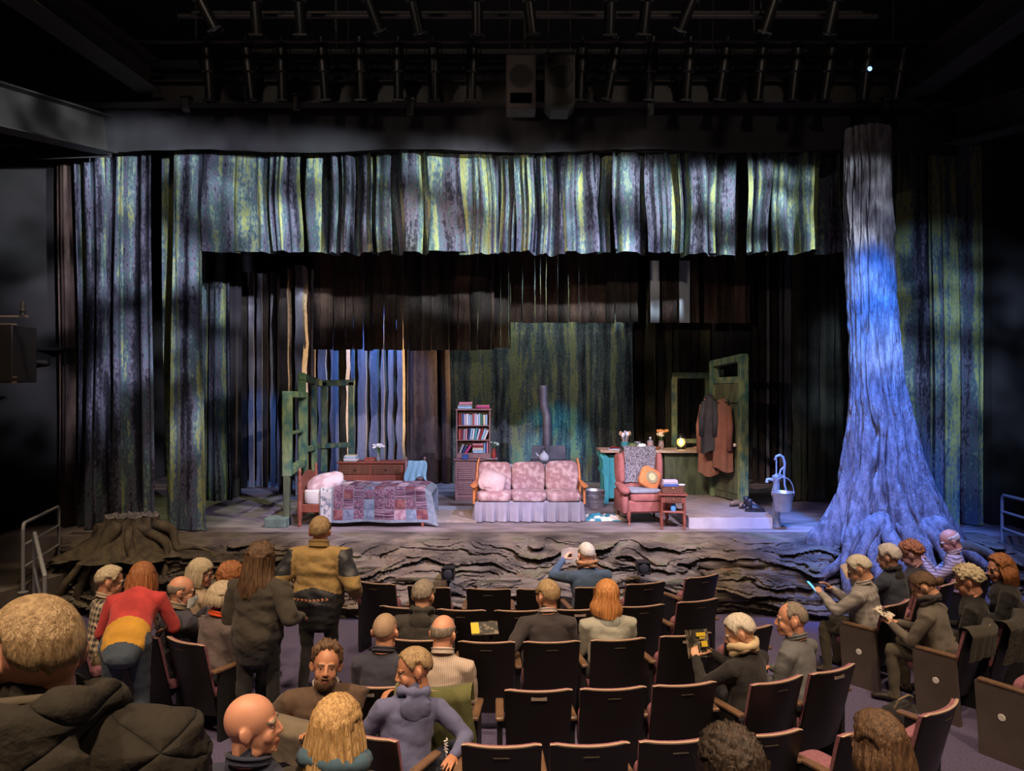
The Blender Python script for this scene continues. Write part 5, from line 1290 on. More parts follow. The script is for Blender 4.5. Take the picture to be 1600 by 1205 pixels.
# two loudspeakers
for i, (px, col) in enumerate(((814, (0.05, 0.035, 0.032)), (875, (0.035, 0.032, 0.028)))):
    m = mat('speaker_grey_%s' % 'ab'[i], col, 0.6)
    x = (px - 800) / F * 9.9
    t = thing('loudspeaker', ['reddish black hung loudspeaker left of its twin', 'black hung loudspeaker with chamfered lower edge'][i], 'loudspeaker', (x, 9.9, 6.86), group='hung loudspeakers')
    if i == 0: MB().box((0, 0.16, 0.37), (0.41, 0.34, 0.74), 0.015).build('cabinet', m, t)
    else:
        mb = MB(); pr = [(-0.12, -0.02), (0.12, -0.02), (0.205, 0.08), (0.205, 0.76), (-0.205, 0.76), (-0.205, 0.08)]
        mb.add([(a, 0, b) for a, b in pr] + [(a, 0.33, b) for a, b in pr], [tuple(range(6)), tuple(range(11, 5, -1))] + [(k, 6 + k, 6 + (k + 1) % 6, (k + 1) % 6) for k in range(6)]); mb.build('cabinet', m, t)
    gm = mat('speaker_grille', (0.045, 0.040, 0.036), 0.7)
    MB().lathe([(0.15, 0), (0.165, 0.012), (0.175, 0.0)], n=26).build('woofer_ring', gm, t, True, (0, -0.005, 0.44), (PI / 2, 0, 0))
    MB().lathe([(0.0, -0.04), (0.05, -0.03), (0.15, 0.004)], n=22).build('woofer_cone', rig_black, t, True, (0, -0.008, 0.44), (PI / 2, 0, 0))
    for sx in (-0.14, 0.14): MB().lathe([(0.0, 0.004), (0.03, 0.004), (0.034, 0)], n=14).build('port', blk, t, True, (sx, -0.003, 0.66), (PI / 2, 0, 0))
    MB().box((0, -0.004, 0.14), (0.30, 0.012, 0.15), 0.004).build('horn', gm, t)
    for sx in (-0.15, 0.15): MB().tube([(sx, 0.16, 0.74), (sx, 0.16, 4.1)], 0.01, 6).build('hanger', steel_dark, t)
for i, (px, py) in enumerate(((291, 163), (463, 160), (641, 168), (1016, 169), (1386, 163), (1450, 165))):
    c = W(px, py, 10.45)
    t = thing('beam_clip', 'small grey drop bracket under the long steel beam, %s from the left' % ordn[i], 'bracket', (c.x, c.y, c.z - 0.1), group='brackets under the long beam')
    MB().box((0, 0, 0.09), (0.10, 0.08, 0.2), 0.01).build('plate', beam_grey, t); MB().box((0, 0, 0.205), (0.14, 0.14, 0.03)).build('flange', beam_grey, t)
# junction boxes under the roof beams at both sides
t = thing('side_pipe', 'thin horizontal pipe against the left wall below the roof beams', 'pipe', tuple(W(40, 226, 11.3)))
MB().tube([(-2.0, 0, 0), (1.1, 0, 0)], 0.02, 8).build('pipe', beam_grey, t, True); MB().tube([(0.3, 0, 0), (0.3, 0, 4.1)], 0.012, 6).build('hanger', beam_grey, t); MB().box((0.3, 0, -0.02), (0.1, 0.06, 0.08)).build('clamp', beam_grey, t)
t = thing('side_pipe', 'thin horizontal pipe against the right wall below the roof beams', 'pipe', tuple(W(1550, 226, 11.3)))
MB().tube([(-0.9, 0, 0), (2.0, 0, 0)], 0.02, 8).build('pipe', beam_grey, t, True); MB().tube([(0.3, 0, 0), (0.3, 0, 4.1)], 0.012, 6).build('hanger', beam_grey, t); MB().box((0.3, 0, -0.02), (0.1, 0.06, 0.08)).build('clamp', beam_grey, t)
# wall shelf and lamp cage at far left
t = thing('lamp_cage', 'black wall-mounted equipment cage at the far left edge', 'equipment cage', tuple(W(-12, 600, 8.6)))
MB().box((0, 0.2, 0.36), (0.5, 0.45, 0.68), 0.01).build('cage_body', mat('cage_grey', (0.018, 0.016, 0.016), 0.5), t)
for z in (0.08, 0.02, 0.70): MB().box((0.02, 0.0, z), (0.52, 0.03, 0.022)).build('bar', mat('tan_bar', (0.20, 0.15, 0.11), 0.5), t)
MB().tube([(-0.2, 0.0, 0.79), (0.42, 0.0, 0.79)], 0.014, 8).build('pipe', mat('tan_bar', (0.2, 0.15, 0.11)), t, True)
MB().lathe([(0.035, 0.80), (0.03, 0.84), (0.04, 0.86), (0.025, 0.90), (0.03, 0.93), (0.012, 0.97)], (0.36, 0, 0), 10).build('clamp', beam_grey, t, True)
MB().tube([(0, 0.42, 0.3), (0, 1.0, 0.3), (-2.6, 1.2, 0.3)], 0.02, 6).build('bracket', steel_dark, t)
t = thing('wall_shelf', 'small black shelf on the wall left of the forest curtain', 'shelf', tuple(W(73, 545, 11.2)))
MB().box((0, 0.2, 0), (0.52, 0.4, 0.04)).build('shelf_board', blk, t)
for sx in (-0.2, 0.22): MB().box((sx, 0.25, -0.12), (0.03, 0.3, 0.22)).build('bracket', blk, t)
MB().box((0.05, 0.2, 0.06), (0.14, 0.12, 0.08), 0.01).build('small_box', blk, t)

# ------------------------------------------------------------------ stair rails
rail_m = mat('grey_rail_paint', (0.30, 0.31, 0.33), 0.4, 0.2)
def rail(name, label, pts, zb, mids, flanges=True):
    t = thing(name, label, 'railing', (pts[0].x, pts[0].y, zb))
    o = Vector((pts[0].x, pts[0].y, zb))
    a, b = pts[0] - o, pts[1] - o
    e = (b - a).normalized() * 0.08
    ab, bb = Vector((a.x, a.y, 0)), Vector((b.x, b.y, 0))
    MB().tube([a - Vector((0, 0, .08)), a - Vector((0, 0, .03)) + e * .15, a + e * .6, a + e, b - e, b - e * .6, b - Vector((0, 0, .03)) - e * .15, b - Vector((0, 0, .08))], 0.022, 12).build('handrail', rail_m, t, True)
    for p_, q_ in ((ab, a), (bb, b)):
        MB().tube([p_, q_ - Vector((0, 0, .07))], 0.022, 12).build('post', rail_m, t, True)
        if flanges: MB().lathe([(0.06, 0), (0.06, 0.012), (0.03, 0.018)], tuple(p_), 14).build('flange', rail_m, t, True)
    for k in mids: MB().tube([Vector((a.x, a.y, a.z * k)), Vector((b.x, b.y, b.z * k))], 0.018, 10).build('mid_rail', rail_m, t, True)
def onz(px, Y, z): return Vector(((px - 800) / F * Y, Y, z))
ra, rb = onz(36, 9.1, 1.38), onz(92, 10.5, 1.38)
rail('stair_rail', 'grey two-bar stair rail on the side platform left of the stump', [ra, rb], 0.52, (0.36, 0.68))
t = thing('stair_rail', 'short sloping grey handrail in front of the left stair rail', 'railing', (onz(55, 8.9, 0).x, 8.9, 0.0))
o0 = onz(55, 8.9, 0); pa = onz(54, 8.9, 1.30) - o0; pb = onz(70, 8.1, 0.98) - o0
MB().tube([(pa.x, pa.y, 0.52), pa], 0.022, 12).build('post', rail_m, t, True); MB().tube([(pb.x, pb.y, 0.0), pb], 0.022, 12).build('post', rail_m, t, True)
MB().tube([pa, pb], 0.024, 12, round_ends=True).build('handrail', rail_m, t, True)
MB().tube([pa - Vector((0, 0, .42)), pb - Vector((0, 0, .42))], 0.02, 12).build('mid_rail', rail_m, t, True)
ra, rb = onz(1566, 10.6, 1.53), onz(1625, 9.6, 1.55)
rail('stair_rail', 'blue-grey two-bar rail on the platform right of the tree roots', [ra, rb], 0.78, (0.36, 0.68))
# ------------------------------------------------------------------ theatre seats
shell_m = mat('dark_seat_laminate', (0.008, 0.006, 0.005), 0.40, col2=(0.011, 0.009, 0.0075), nscale=3, spec=0.4)
edge_m = mat('seat_edge_wood', (0.46, 0.33, 0.24), 0.45)
mauve = mat('mauve_seat_fabric', (0.22, 0.085, 0.115), 0.9, col2=(0.30, 0.13, 0.165), nscale=40)
armw = wood('arm_walnut', (0.13, 0.075, 0.045), 0.4, 1.4)
plaque_m = mat('seat_plaque', (0.36, 0.30, 0.26), 0.35, 0.5)
slot_m = mat('seat_slot', (0.05, 0.038, 0.030), 0.35)
disc_m = mat('white_disc', (0.70, 0.69, 0.66), 0.5)
panel_m = mat('end_panel_laminate', (0.080, 0.062, 0.056), 0.35, col2=(0.10, 0.08, 0.072), nscale=5)
HW = 0.246
def back_y(x, z): return 0.055 * (x / HW) ** 2 - 0.115 * (z - 0.42) / 0.45
def shellmesh(y_off, th, z0, z1, hw, round_top, name, m, nu=12, nv=6):
    mb = MB()
    def pt(u, v, o):
        x = (u - 0.5) * 2 * hw * (1.0 - 0.07 * (1 - v)); z = z0 + (z1 - z0) * v
        e = 0.012 * max(0, (abs(u - .5) * 2 - 0.88) / 0.12) if v > 0.9 else 0
        return (x, back_y(x, z) + o, z - e)
    a = [pt(i / nu, j / nv, y_off) for j in range(nv + 1) for i in range(nu + 1)]
    b = [pt(i / nu, j / nv, y_off + th) for j in range(nv + 1) for i in range(nu + 1)]
    n = len(a); f = []
    I = lambda i, j: j * (nu + 1) + i
    for j in range(nv):
        for i in range(nu):
            f.append((I(i, j), I(i + 1, j), I(i + 1, j + 1), I(i, j + 1))); f.append((n + I(i, j), n + I(i, j + 1), n + I(i + 1, j + 1), n + I(i + 1, j)))
        f.append((I(0, j), I(0, j + 1), n + I(0, j + 1), n + I(0, j))); f.append((I(nu, j), n + I(nu, j), n + I(nu, j + 1), I(nu, j + 1)))
    for i in range(nu):
        f.append((I(i, nv), I(i + 1, nv), n + I(i + 1, nv), n + I(i, nv))); f.append((I(i, 0), n + I(i, 0), n + I(i + 1, 0), I(i + 1, 0)))
    mb.add(a + b, f)
    return mb.mesh(name, m, True)
me_shell = shellmesh(0.0, 0.016, 0.20, 0.865, HW, True, 'back_shell', shell_m)
me_edge = shellmesh(-0.001, 0.020, 0.863, 0.873, HW, True, 'top_edge', edge_m, 12, 1)
me_cush = shellmesh(0.017, 0.030, 0.42, 0.866, HW * 0.985, True, 'back_cushion', mauve)
_m = MB(); cushion(_m, (0, 0, 0), (0.46, 0.09, 0.36), 0.35, 0.12); me_seat_up = _m.mesh('seat_cushion', mauve, 'all')
_m = MB(); cushion(_m, (0, 0, 0), (0.47, 0.44, 0.10), 0.35, 0.12); me_seat_dn = _m.mesh('seat_cushion', mauve, 'all')
me_arm = MB().box((0, 0.20, 0.615), (0.062, 0.36, 0.030), 0.008).mesh('armrest', armw)
_m = MB(); _m.prism([(-0.02, 0.08), (0.02, 0.08), (0.02, 0.32), (-0.02, 0.32)], 0.0, 0.60); me_stand = _m.mesh('stand', blk)
_m = MB(); _m.add([(-.026, -.02, .0), (-.026, .36, .0), (-.026, .40, .60), (-.026, .03, .60), (.022, -.02, .0), (.022, .36, .0), (.022, .40, .60), (.022, .03, .60)], [(0, 3, 2, 1), (4, 5, 6, 7), (0, 1, 5, 4), (1, 2, 6, 5), (2, 3, 7, 6), (3, 0, 4, 7)]); me_panel = _m.mesh('end_panel', panel_m)
me_disc = MB().lathe([(0.0, 0.004), (0.026, 0.004), (0.03, 0)], n=18).mesh('row_disc', disc_m, True)
me_slot = MB().box((0, -0.003, 0), (0.10, 0.006, 0.008), 0.002).mesh('slot', slot_m)
me_plq = MB().box((0, -0.004, 0), (0.115, 0.008, 0.034), 0.003).mesh('plaque', plaque_m)
def theatre_seat(label, x, y, rz, z=0.0, down=False, right_arm=False, plaque=False, panel=False, group='theatre seats', left_arm=True):
    t = thing('theatre_seat', label, 'theatre seat', (x, y, z), rz, group)
    inst('back_shell', me_shell, t); inst('top_edge', me_edge, t); inst('back_cushion', me_cush, t)
    if down: inst('seat_cushion', me_seat_dn, t, (0, 0.30, 0.40), (R(3), 0, 0))
    else: inst('seat_cushion', me_seat_up, t, (0, 0.135, 0.50), (R(10), 0, 0))
    zz = 0.80
    inst('plaque' if plaque else 'slot', me_plq if plaque else me_slot, t, (0, back_y(0, zz), zz + (0.018 if plaque else 0)), (R(-14), 0, 0))
    for sx in ([-1] if left_arm else []) + ([1] if right_arm else []):
        inst('armrest', me_arm, t, (sx * 0.279, 0, 0))
        if panel and sx < 0:
            e = inst('end_panel', me_panel, t, (sx * 0.279, 0, 0)); inst('row_disc', me_disc, e, (-0.0265, 0.19, 0.36), (0, -PI / 2, 0))
        else: inst('stand', me_stand, t, (sx * 0.279, 0, 0))
    return t
CY = 12.7
def arc(Rr, px):
    lo, hi = -1.2, 1.2
    for _ in range(50):
        m_ = (lo + hi) / 2
        X, Y = Rr * math.sin(m_), CY - Rr * math.cos(m_)
        if 800 + F * X / Y < px: lo = m_
        else: hi = m_
    return lo
ROWR = [4.66, 5.45, 6.36, 7.38, 8.20]
ROWPX = [[590, 672, 764, 841, 930, 1006, 1093], [632, 722, 811, 903, 1000, 1087], [647, 761, 861, 964, 1068, 1167], [580, 681, 841, 956, 1066], [784, 920, 1055, 1192]]
TAKEN = {(0, 930), (2, 647), (2, 861), (2, 964), (3, 580), (3, 681)}
PLQ = {(1, 903), (2, 1068), (3, 841), (3, 580)}
SEATS = {}
rowname = ['front row', 'second row', 'third row', 'fourth row', 'fifth row']
for r_, (Rr, pxs) in enumerate(zip(ROWR, ROWPX)):
    for i, px in enumerate(pxs):
        ph = arc(Rr, px)
        X, Y = Rr * math.sin(ph), CY - Rr * math.cos(ph)
        occ = (r_, px) in TAKEN
        lab = '%s dark theatre seat in the %s of the centre block, %s from the left' % ('occupied' if occ else 'empty', rowname[r_], ordn[i])
        SEATS[(r_, px)] = (X, Y, ph)
        theatre_seat(lab, X, Y, ph, down=occ, right_arm=(i == len(pxs) - 1) or (r_, px) in ((3, 681),), plaque=(r_, px) in PLQ, group='seats of the centre block, %s' % rowname[r_])
def seat_at(key, label, px, Y, rz, z=0.0, **k):
    X = (px - 800) / F * Y
    SEATS[key] = (X, Y, R(rz))
    return theatre_seat(label, X, Y, R(rz), z, **k)
G = 'seats turned along the curved row ends'
seat_at('scarf', 'dark seat holding the woman in the cream scarf', 1208, 5.50, 24, down=True, group=G)
seat_at('greyman', 'dark plaque seat holding the man in the grey shirt', 1294, 5.72, 28, down=True, right_arm=True, plaque=True, group=G)
seat_at('r5a', 'empty mauve seat folded open at the lower right corner row', 1342, 4.72, 30, down=True, group=G)
seat_at('r5b', 'empty seat at the aisle end of the nearest curved row', 1458, 5.02, 36, down=False, right_arm=True, group=G)
seat_at('boy', 'dark seat of the boy in the blue hoodie', 576, 4.64, -26, down=True, right_arm=True, group=G)
seat_at('brownman', 'dark seat of the bearded man who looks back', 458, 4.86, -24, down=True, group=G)
G = 'seats of the block beyond the aisle by the tree'
seat_at('plaid', 'aisle-end seat of the white-haired man with the blue phone', 1394, 7.50, 37, down=True, panel=True, group=G)
seat_at('rb2', 'empty dark seat beside the white-haired man with the blue phone', 1440, 7.86, 42, group=G)
seat_at('sweater', 'aisle-end seat of the ponytailed person reading a book', 1520, 6.75, 36, down=True, panel=True, group=G)
seat_at('curly', 'seat of the curly-haired woman with the coat over it', 1575, 7.00, 40, down=True, group=G)
seat_at('navyhair', 'seat of the short-white-haired person in navy', 1437, 8.0, 40, down=True, group=G)
seat_at('redcurl', 'seat of the person with curly auburn hair', 1474, 8.30, 44, down=True, group=G)
seat_at('striped', 'seat of the bald man in the striped shirt', 1535, 8.85, 48, down=True, group=G)
seat_at('brownlady', 'seat of the brown-haired woman with glasses at the edge', 1622, 7.60, 46, down=True, group=G)
seat_at('rb5', 'aisle-end seat with white disc at the lower right edge', 1634, 5.95, 32, panel=True, group=G)
G = 'seats of the block beyond the aisle by the stump'
seat_at('greylady', 'dark seat of the woman with the orange collar', 296, 6.36, -30, down=True, right_arm=True, group=G)
seat_at('mask', 'dark seat of the man wearing a face mask', 228, 6.55, -32, down=True, group=G)
seat_at('lb3', 'empty dark seat between the checked shirt and the face mask', 176, 6.70, -36, group=G)
seat_at('check', 'mauve-edged seat of the man in the checked shirt', 112, 6.85, -38, down=True, group=G)
seat_at('glasslady', 'seat of the woman with a fringe and glasses', 266, 7.28, -30, down=True, group=G)
seat_at('redhair', 'seat of the red-haired person with the bright phone', 318, 7.15, -28, down=True, right_arm=True, group=G)
G = 'seats of the raised rear rows'
seat_at('bald', 'rear seat of the bald man in navy', 330, 2.95, -16, z=0.36, down=True, group=G)
seat_at('girl', 'rear seat of the girl with long blonde hair', 480, 3.05, -8, z=0.36, down=True, right_arm=True, group=G)
seat_at('dark', 'rear seat of the dark-haired person at the bottom edge', 1225, 2.30, 14, z=0.62, down=True, group=G)
seat_at('brown', 'rear seat of the brown-haired person at the bottom edge', 1475, 2.98, 22, z=0.36, down=True, group=G)
# ------------------------------------------------------------------ people
TMP = bpy.data.scenes.new('workshop')
def extract(o, dg):
    ev = o.evaluated_get(dg); me = ev.to_mesh()
    n = len(me.vertices); v = np.empty(n * 3, dtype=np.float64); me.vertices.foreach_get('co', v)
    f = [tuple(p.vertices) for p in me.polygons]
    ev.to_mesh_clear()
    return v.reshape(-1, 3), f
def remesh(mb, voxel, smooth=2):
    me = mb.mesh('tmp', blk)
    o = bpy.data.objects.new('tmp', me); TMP.collection.objects.link(o)
    m = o.modifiers.new('r', 'REMESH'); m.mode = 'VOXEL'; m.voxel_size = voxel
    if smooth:
        s = o.modifiers.new('s', 'SMOOTH'); s.factor = 0.5; s.iterations = smooth
    TMP.view_layers[0].update(); dg = TMP.view_layers[0].depsgraph
    r = extract(o, dg)
    bpy.data.objects.remove(o); bpy.data.meshes.remove(me)
    return r
def rotm(yaw=0, pitch=0, roll=0):
    """yaw left, pitch up, roll towards the right shoulder; face along +y"""
    return Matrix.Rotation(R(yaw), 4, 'Z') @ Matrix.Rotation(R(pitch), 4, 'X') @ Matrix.Rotation(R(roll), 4, 'Y')

def make_head(kind):
    mb = MB(); w = {'m': 1.0, 'f': 0.94, 'b': 0.95}[kind]; j = {'m': 1.0, 'f': 0.9, 'b': 0.9}[kind]
    mb.ell((0, -0.010, 0.030), (0.077 * w, 0.097, 0.094), 24, 16)
    mb.ell((0, 0.022, -0.035), (0.060 * w, 0.070, 0.082), 20, 14)
    mb.ell((0, 0.052, -0.085), (0.040 * j, 0.034, 0.030), 16, 10)
    mb.ell((0, 0.066, -0.102), (0.024 * j, 0.020, 0.018), 12, 8)
    for s in (-1, 1):
        mb.ell((s * 0.034, 0.058, -0.032), (0.026, 0.027, 0.032), 12, 8)
        mb.ell((s * 0.040 * j, 0.005, -0.085), (0.022, 0.035, 0.025), 12, 8)
        M = Matrix.Translation((s * 0.080 * w, -0.012, -0.006)) @ Matrix.Rotation(R(s * 22), 4, 'Z') @ Matrix.Rotation(R(8), 4, 'X')
        mb.ell((0, 0, 0), (0.009, 0.021, 0.034), 12, 8, M=M); mb.ell((0.002 * s, -0.012, 0.006), (0.012, 0.010, 0.026), 10, 8, M=M)
        mb.ell((s * 0.012, 0.097, -0.032), (0.0075, 0.010, 0.007), 10, 6)
        mb.ell((s * 0.028, 0.081, 0.021), (0.025, 0.014, 0.010), 12, 6); mb.ell((s * 0.031, 0.079, 0.009), (0.017, 0.0115, 0.006), 12, 6); mb.ell((s * 0.031, 0.077, -0.009), (0.017, 0.0105, 0.006), 12, 6)
    mb.tube([(0, 0.083, 0.020), (0, 0.098, -0.006), (0, 0.106, -0.026)], [0.009, 0.0098, 0.0115], 10, round_ends=True)
    mb.ell((0, 0.087, -0.060), (0.023, 0.013, 0.007), 12, 6); mb.ell((0, 0.084, -0.072), (0.020, 0.013, 0.008), 12, 6)
    nr = {'m': 0.058, 'f': 0.049, 'b': 0.048}[kind]
    mb.tube([(0, -0.022, -0.04), (0, -0.030, -0.12), (0, -0.045, -0.215)], [nr, nr, nr * 1.15], 18)
    v, f = remesh(mb, 0.0062, 2)
    c = v[np.array(f)].mean(axis=1)
    mi = np.zeros(len(f), dtype=int)                   # 0 skin, 1 lips, 2 brows
    mi[(np.abs(c[:, 0]) < 0.022) & (c[:, 1] > 0.078) & (c[:, 2] < -0.054) & (c[:, 2] > -0.078)] = 1
    bz = 0.024 - 6 * (np.abs(c[:, 0]) - 0.03) ** 2
    mi[(np.abs(c[:, 0]) > 0.012) & (np.abs(c[:, 0]) < 0.050) & (c[:, 1] > 0.06) & (np.abs(c[:, 2] - bz) < 0.0055)] = 2
    return v, f, mi
HEADS = {k: make_head(k) for k in 'mfb'}

def make_hand(curl, thumb=0.5, spread=4):
    mb = MB()
    mb.tube([(0, -0.02, 0), (0, 0.02, 0), (0, 0.06, 0), (0, 0.092, 0)], [(0.026, 0.018), (0.034, 0.015), (0.041, 0.014), (0.040, 0.011)], 14, up=(1, 0, 0))
    for i, (x, L) in enumerate(((-0.031, 0.075), (-0.0105, 0.084), (0.0105, 0.078), (0.030, 0.062))):
        p = Vector((x, 0.086, 0.0)); a = 0; pts = [p.copy()]; sp = R((i - 1.5) * spread)
        for k, fr in enumerate((0.45, 0.31, 0.24)):
            a += R(curl * (0.8 if k == 0 else 1.1))
            d = Vector((math.sin(sp) * math.cos(a), math.cos(a) * math.cos(sp), -math.sin(a)))
            p = p + d * L * fr; pts.append(p.copy())
        mb.tube(pts, [0.0092, 0.0088, 0.0080, 0.0068], 9, round_ends=True)
    p0 = Vector((-0.030, 0.018, -0.004)); d1 = Vector((-0.62, 0.60, -0.35 - thumb * 0.5)).normalized(); d2 = Vector((-0.15 - 0.2 * (1 - thumb), 0.85, -0.35 - thumb * 0.4)).normalized()
    mb.tube([p0, p0 + d1 * 0.045, p0 + d1 * 0.045 + d2 * 0.030, p0 + d1 * 0.045 + d2 * 0.052], [0.0135, 0.0115, 0.0102, 0.008], 9, round_ends=True)
    return remesh(mb, 0.0042, 1)
HANDS = {'relax': make_hand(18), 'grip': make_hand(42, 0.9), 'flat': make_hand(8, 0.2), 'fist': make_hand(68, 1.0)}

SKIN = {k: mat('skin_' + k, c, 0.5, col2=tuple(min(1, q * 1.12) for q in c), nscale=14) for k, c in {'fair': (0.56, 0.30, 0.19), 'pink': (0.60, 0.29, 0.19), 'tan': (0.44, 0.20, 0.115)}.items()}
for m_ in SKIN.values():
    b_ = m_.node_tree.nodes['Principled BSDF']; b_.inputs['Subsurface Weight'].default_value = 0.0
lip_m = mat('lips', (0.40, 0.14, 0.11), 0.45)
eyew = mat('eye_white', (0.75, 0.72, 0.68), 0.3); iris_m = mat('iris_dark', (0.03, 0.02, 0.015), 0.2)
def hairmat(n, c, c2, ns=26): return mat('hair_' + n, c, 0.5, col2=c2, nscale=ns, stretch=(3, 3, 0.35), bump=0.5, bscale=60, contrast=(0.35, 0.68))
HM = {'grey': hairmat('grey', (0.16, 0.13, 0.105), (0.34, 0.29, 0.23)), 'white': hairmat('white', (0.50, 0.45, 0.37), (0.74, 0.69, 0.60)), 'sandy': hairmat('sandy', (0.24, 0.155, 0.075), (0.46, 0.33, 0.18)),
      'blonde': hairmat('blonde', (0.34, 0.19, 0.07), (0.72, 0.48, 0.22)), 'strawberry': hairmat('strawberry', (0.40, 0.15, 0.045), (0.66, 0.32, 0.11)), 'brown': hairmat('brown', (0.055, 0.030, 0.016), (0.17, 0.095, 0.05)),
      'dark': hairmat('dark', (0.016, 0.011, 0.008), (0.07, 0.045, 0.03)), 'red': hairmat('red', (0.22, 0.075, 0.025), (0.46, 0.19, 0.07)), 'ash': hairmat('ash', (0.42, 0.34, 0.22), (0.62, 0.53, 0.38)),
      'stubble': mat('hair_stubble', (0.30, 0.20, 0.13), 0.7, col2=(0.36, 0.25, 0.17), nscale=60)}
def cloth(n, c, k=1.25, ns=8, **kw): return mat('cloth_' + n, c, kw.pop('rough', 0.9), col2=tuple(min(1, q * k) for q in c), nscale=ns, bump=kw.pop('bump', 0.35), bscale=kw.pop('bscale', 11), sheen=0.1, **kw)
def pattern_cloth(n, base, line, kind, size, thick=0.3):
    if 'cloth_' + n in MATS: return MATS['cloth_' + n]
    m = bpy.data.materials.new('cloth_' + n); m.use_nodes = True; nt = m.node_tree; b = nt.nodes['Principled BSDF']; b.inputs['Roughness'].default_value = 0.9
    tc = nt.nodes.new('ShaderNodeTexCoord'); sp = nt.nodes.new('ShaderNodeSeparateXYZ'); nt.links.new(tc.outputs['Object'], sp.inputs[0])
    def saw(i, s, th):
        a = nt.nodes.new('ShaderNodeMath'); a.operation = 'MULTIPLY'; a.inputs[1].default_value = 1 / s; nt.links.new(sp.outputs[i], a.inputs[0])
        f = nt.nodes.new('ShaderNodeMath'); f.operation = 'FRACT'; nt.links.new(a.outputs[0], f.inputs[0])
        l = nt.nodes.new('ShaderNodeMath'); l.operation = 'LESS_THAN'; l.inputs[1].default_value = th; nt.links.new(f.outputs[0], l.inputs[0]); return l
    if kind == 'check':
        x, z = saw(0, size, 0.5), saw(2, size, 0.5)
        ad = nt.nodes.new('ShaderNodeMath'); ad.operation = 'ADD'; nt.links.new(x.outputs[0], ad.inputs[0]); nt.links.new(z.outputs[0], ad.inputs[1])
        hf = nt.nodes.new('ShaderNodeMath'); hf.operation = 'MULTIPLY'; hf.inputs[1].default_value = 0.5; nt.links.new(ad.outputs[0], hf.inputs[0]); src = hf
    elif kind == 'quilt':
        src = None
        for sg in (1, -1):
            a = nt.nodes.new('ShaderNodeMath'); a.operation = 'MULTIPLY_ADD'; a.inputs[1].default_value = sg * 0.6; nt.links.new(sp.outputs[0], a.inputs[0]); nt.links.new(sp.outputs[2], a.inputs[2])
            s = nt.nodes.new('ShaderNodeMath'); s.operation = 'MULTIPLY'; s.inputs[1].default_value = PI / size; nt.links.new(a.outputs[0], s.inputs[0])
            q = nt.nodes.new('ShaderNodeMath'); q.operation = 'SINE'; nt.links.new(s.outputs[0], q.inputs[0])
            ab = nt.nodes.new('ShaderNodeMath'); ab.operation = 'ABSOLUTE'; nt.links.new(q.outputs[0], ab.inputs[0])
            pw = nt.nodes.new('ShaderNodeMath'); pw.operation = 'POWER'; pw.inputs[1].default_value = 0.35; nt.links.new(ab.outputs[0], pw.inputs[0])
            if src is None: src = pw
            else:
                mm = nt.nodes.new('ShaderNodeMath'); mm.operation = 'MINIMUM'; nt.links.new(src.outputs[0], mm.inputs[0]); nt.links.new(pw.outputs[0], mm.inputs[1]); src = mm
        nz = nt.nodes.new('ShaderNodeTexNoise'); nz.inputs['Scale'].default_value = 16; nz.inputs['Detail'].default_value = 4; nt.links.new(tc.outputs['Object'], nz.inputs['Vector'])
        mu = nt.nodes.new('ShaderNodeMath'); mu.operation = 'MULTIPLY_ADD'; mu.inputs[1].default_value = 0.9; nt.links.new(nz.outputs['Fac'], mu.inputs[0]); nt.links.new(src.outputs[0], mu.inputs[2])
        bp = nt.nodes.new('ShaderNodeBump'); bp.inputs['Strength'].default_value = 0.9; bp.inputs['Distance'].default_value = 0.02; nt.links.new(mu.outputs[0], bp.inputs['Height']); nt.links.new(bp.outputs[0], b.inputs['Normal'])
    else: src = saw({'stripe_z': 2, 'stripe_x': 0}[kind], size, thick)
    cr = ramp(nt, [(0.0, base), (1.0, line)]); nt.links.new(src.outputs[0], cr.inputs[0]); nt.links.new(cr.outputs[0], b.inputs['Base Color'])
    MATS['cloth_' + n] = m; return m

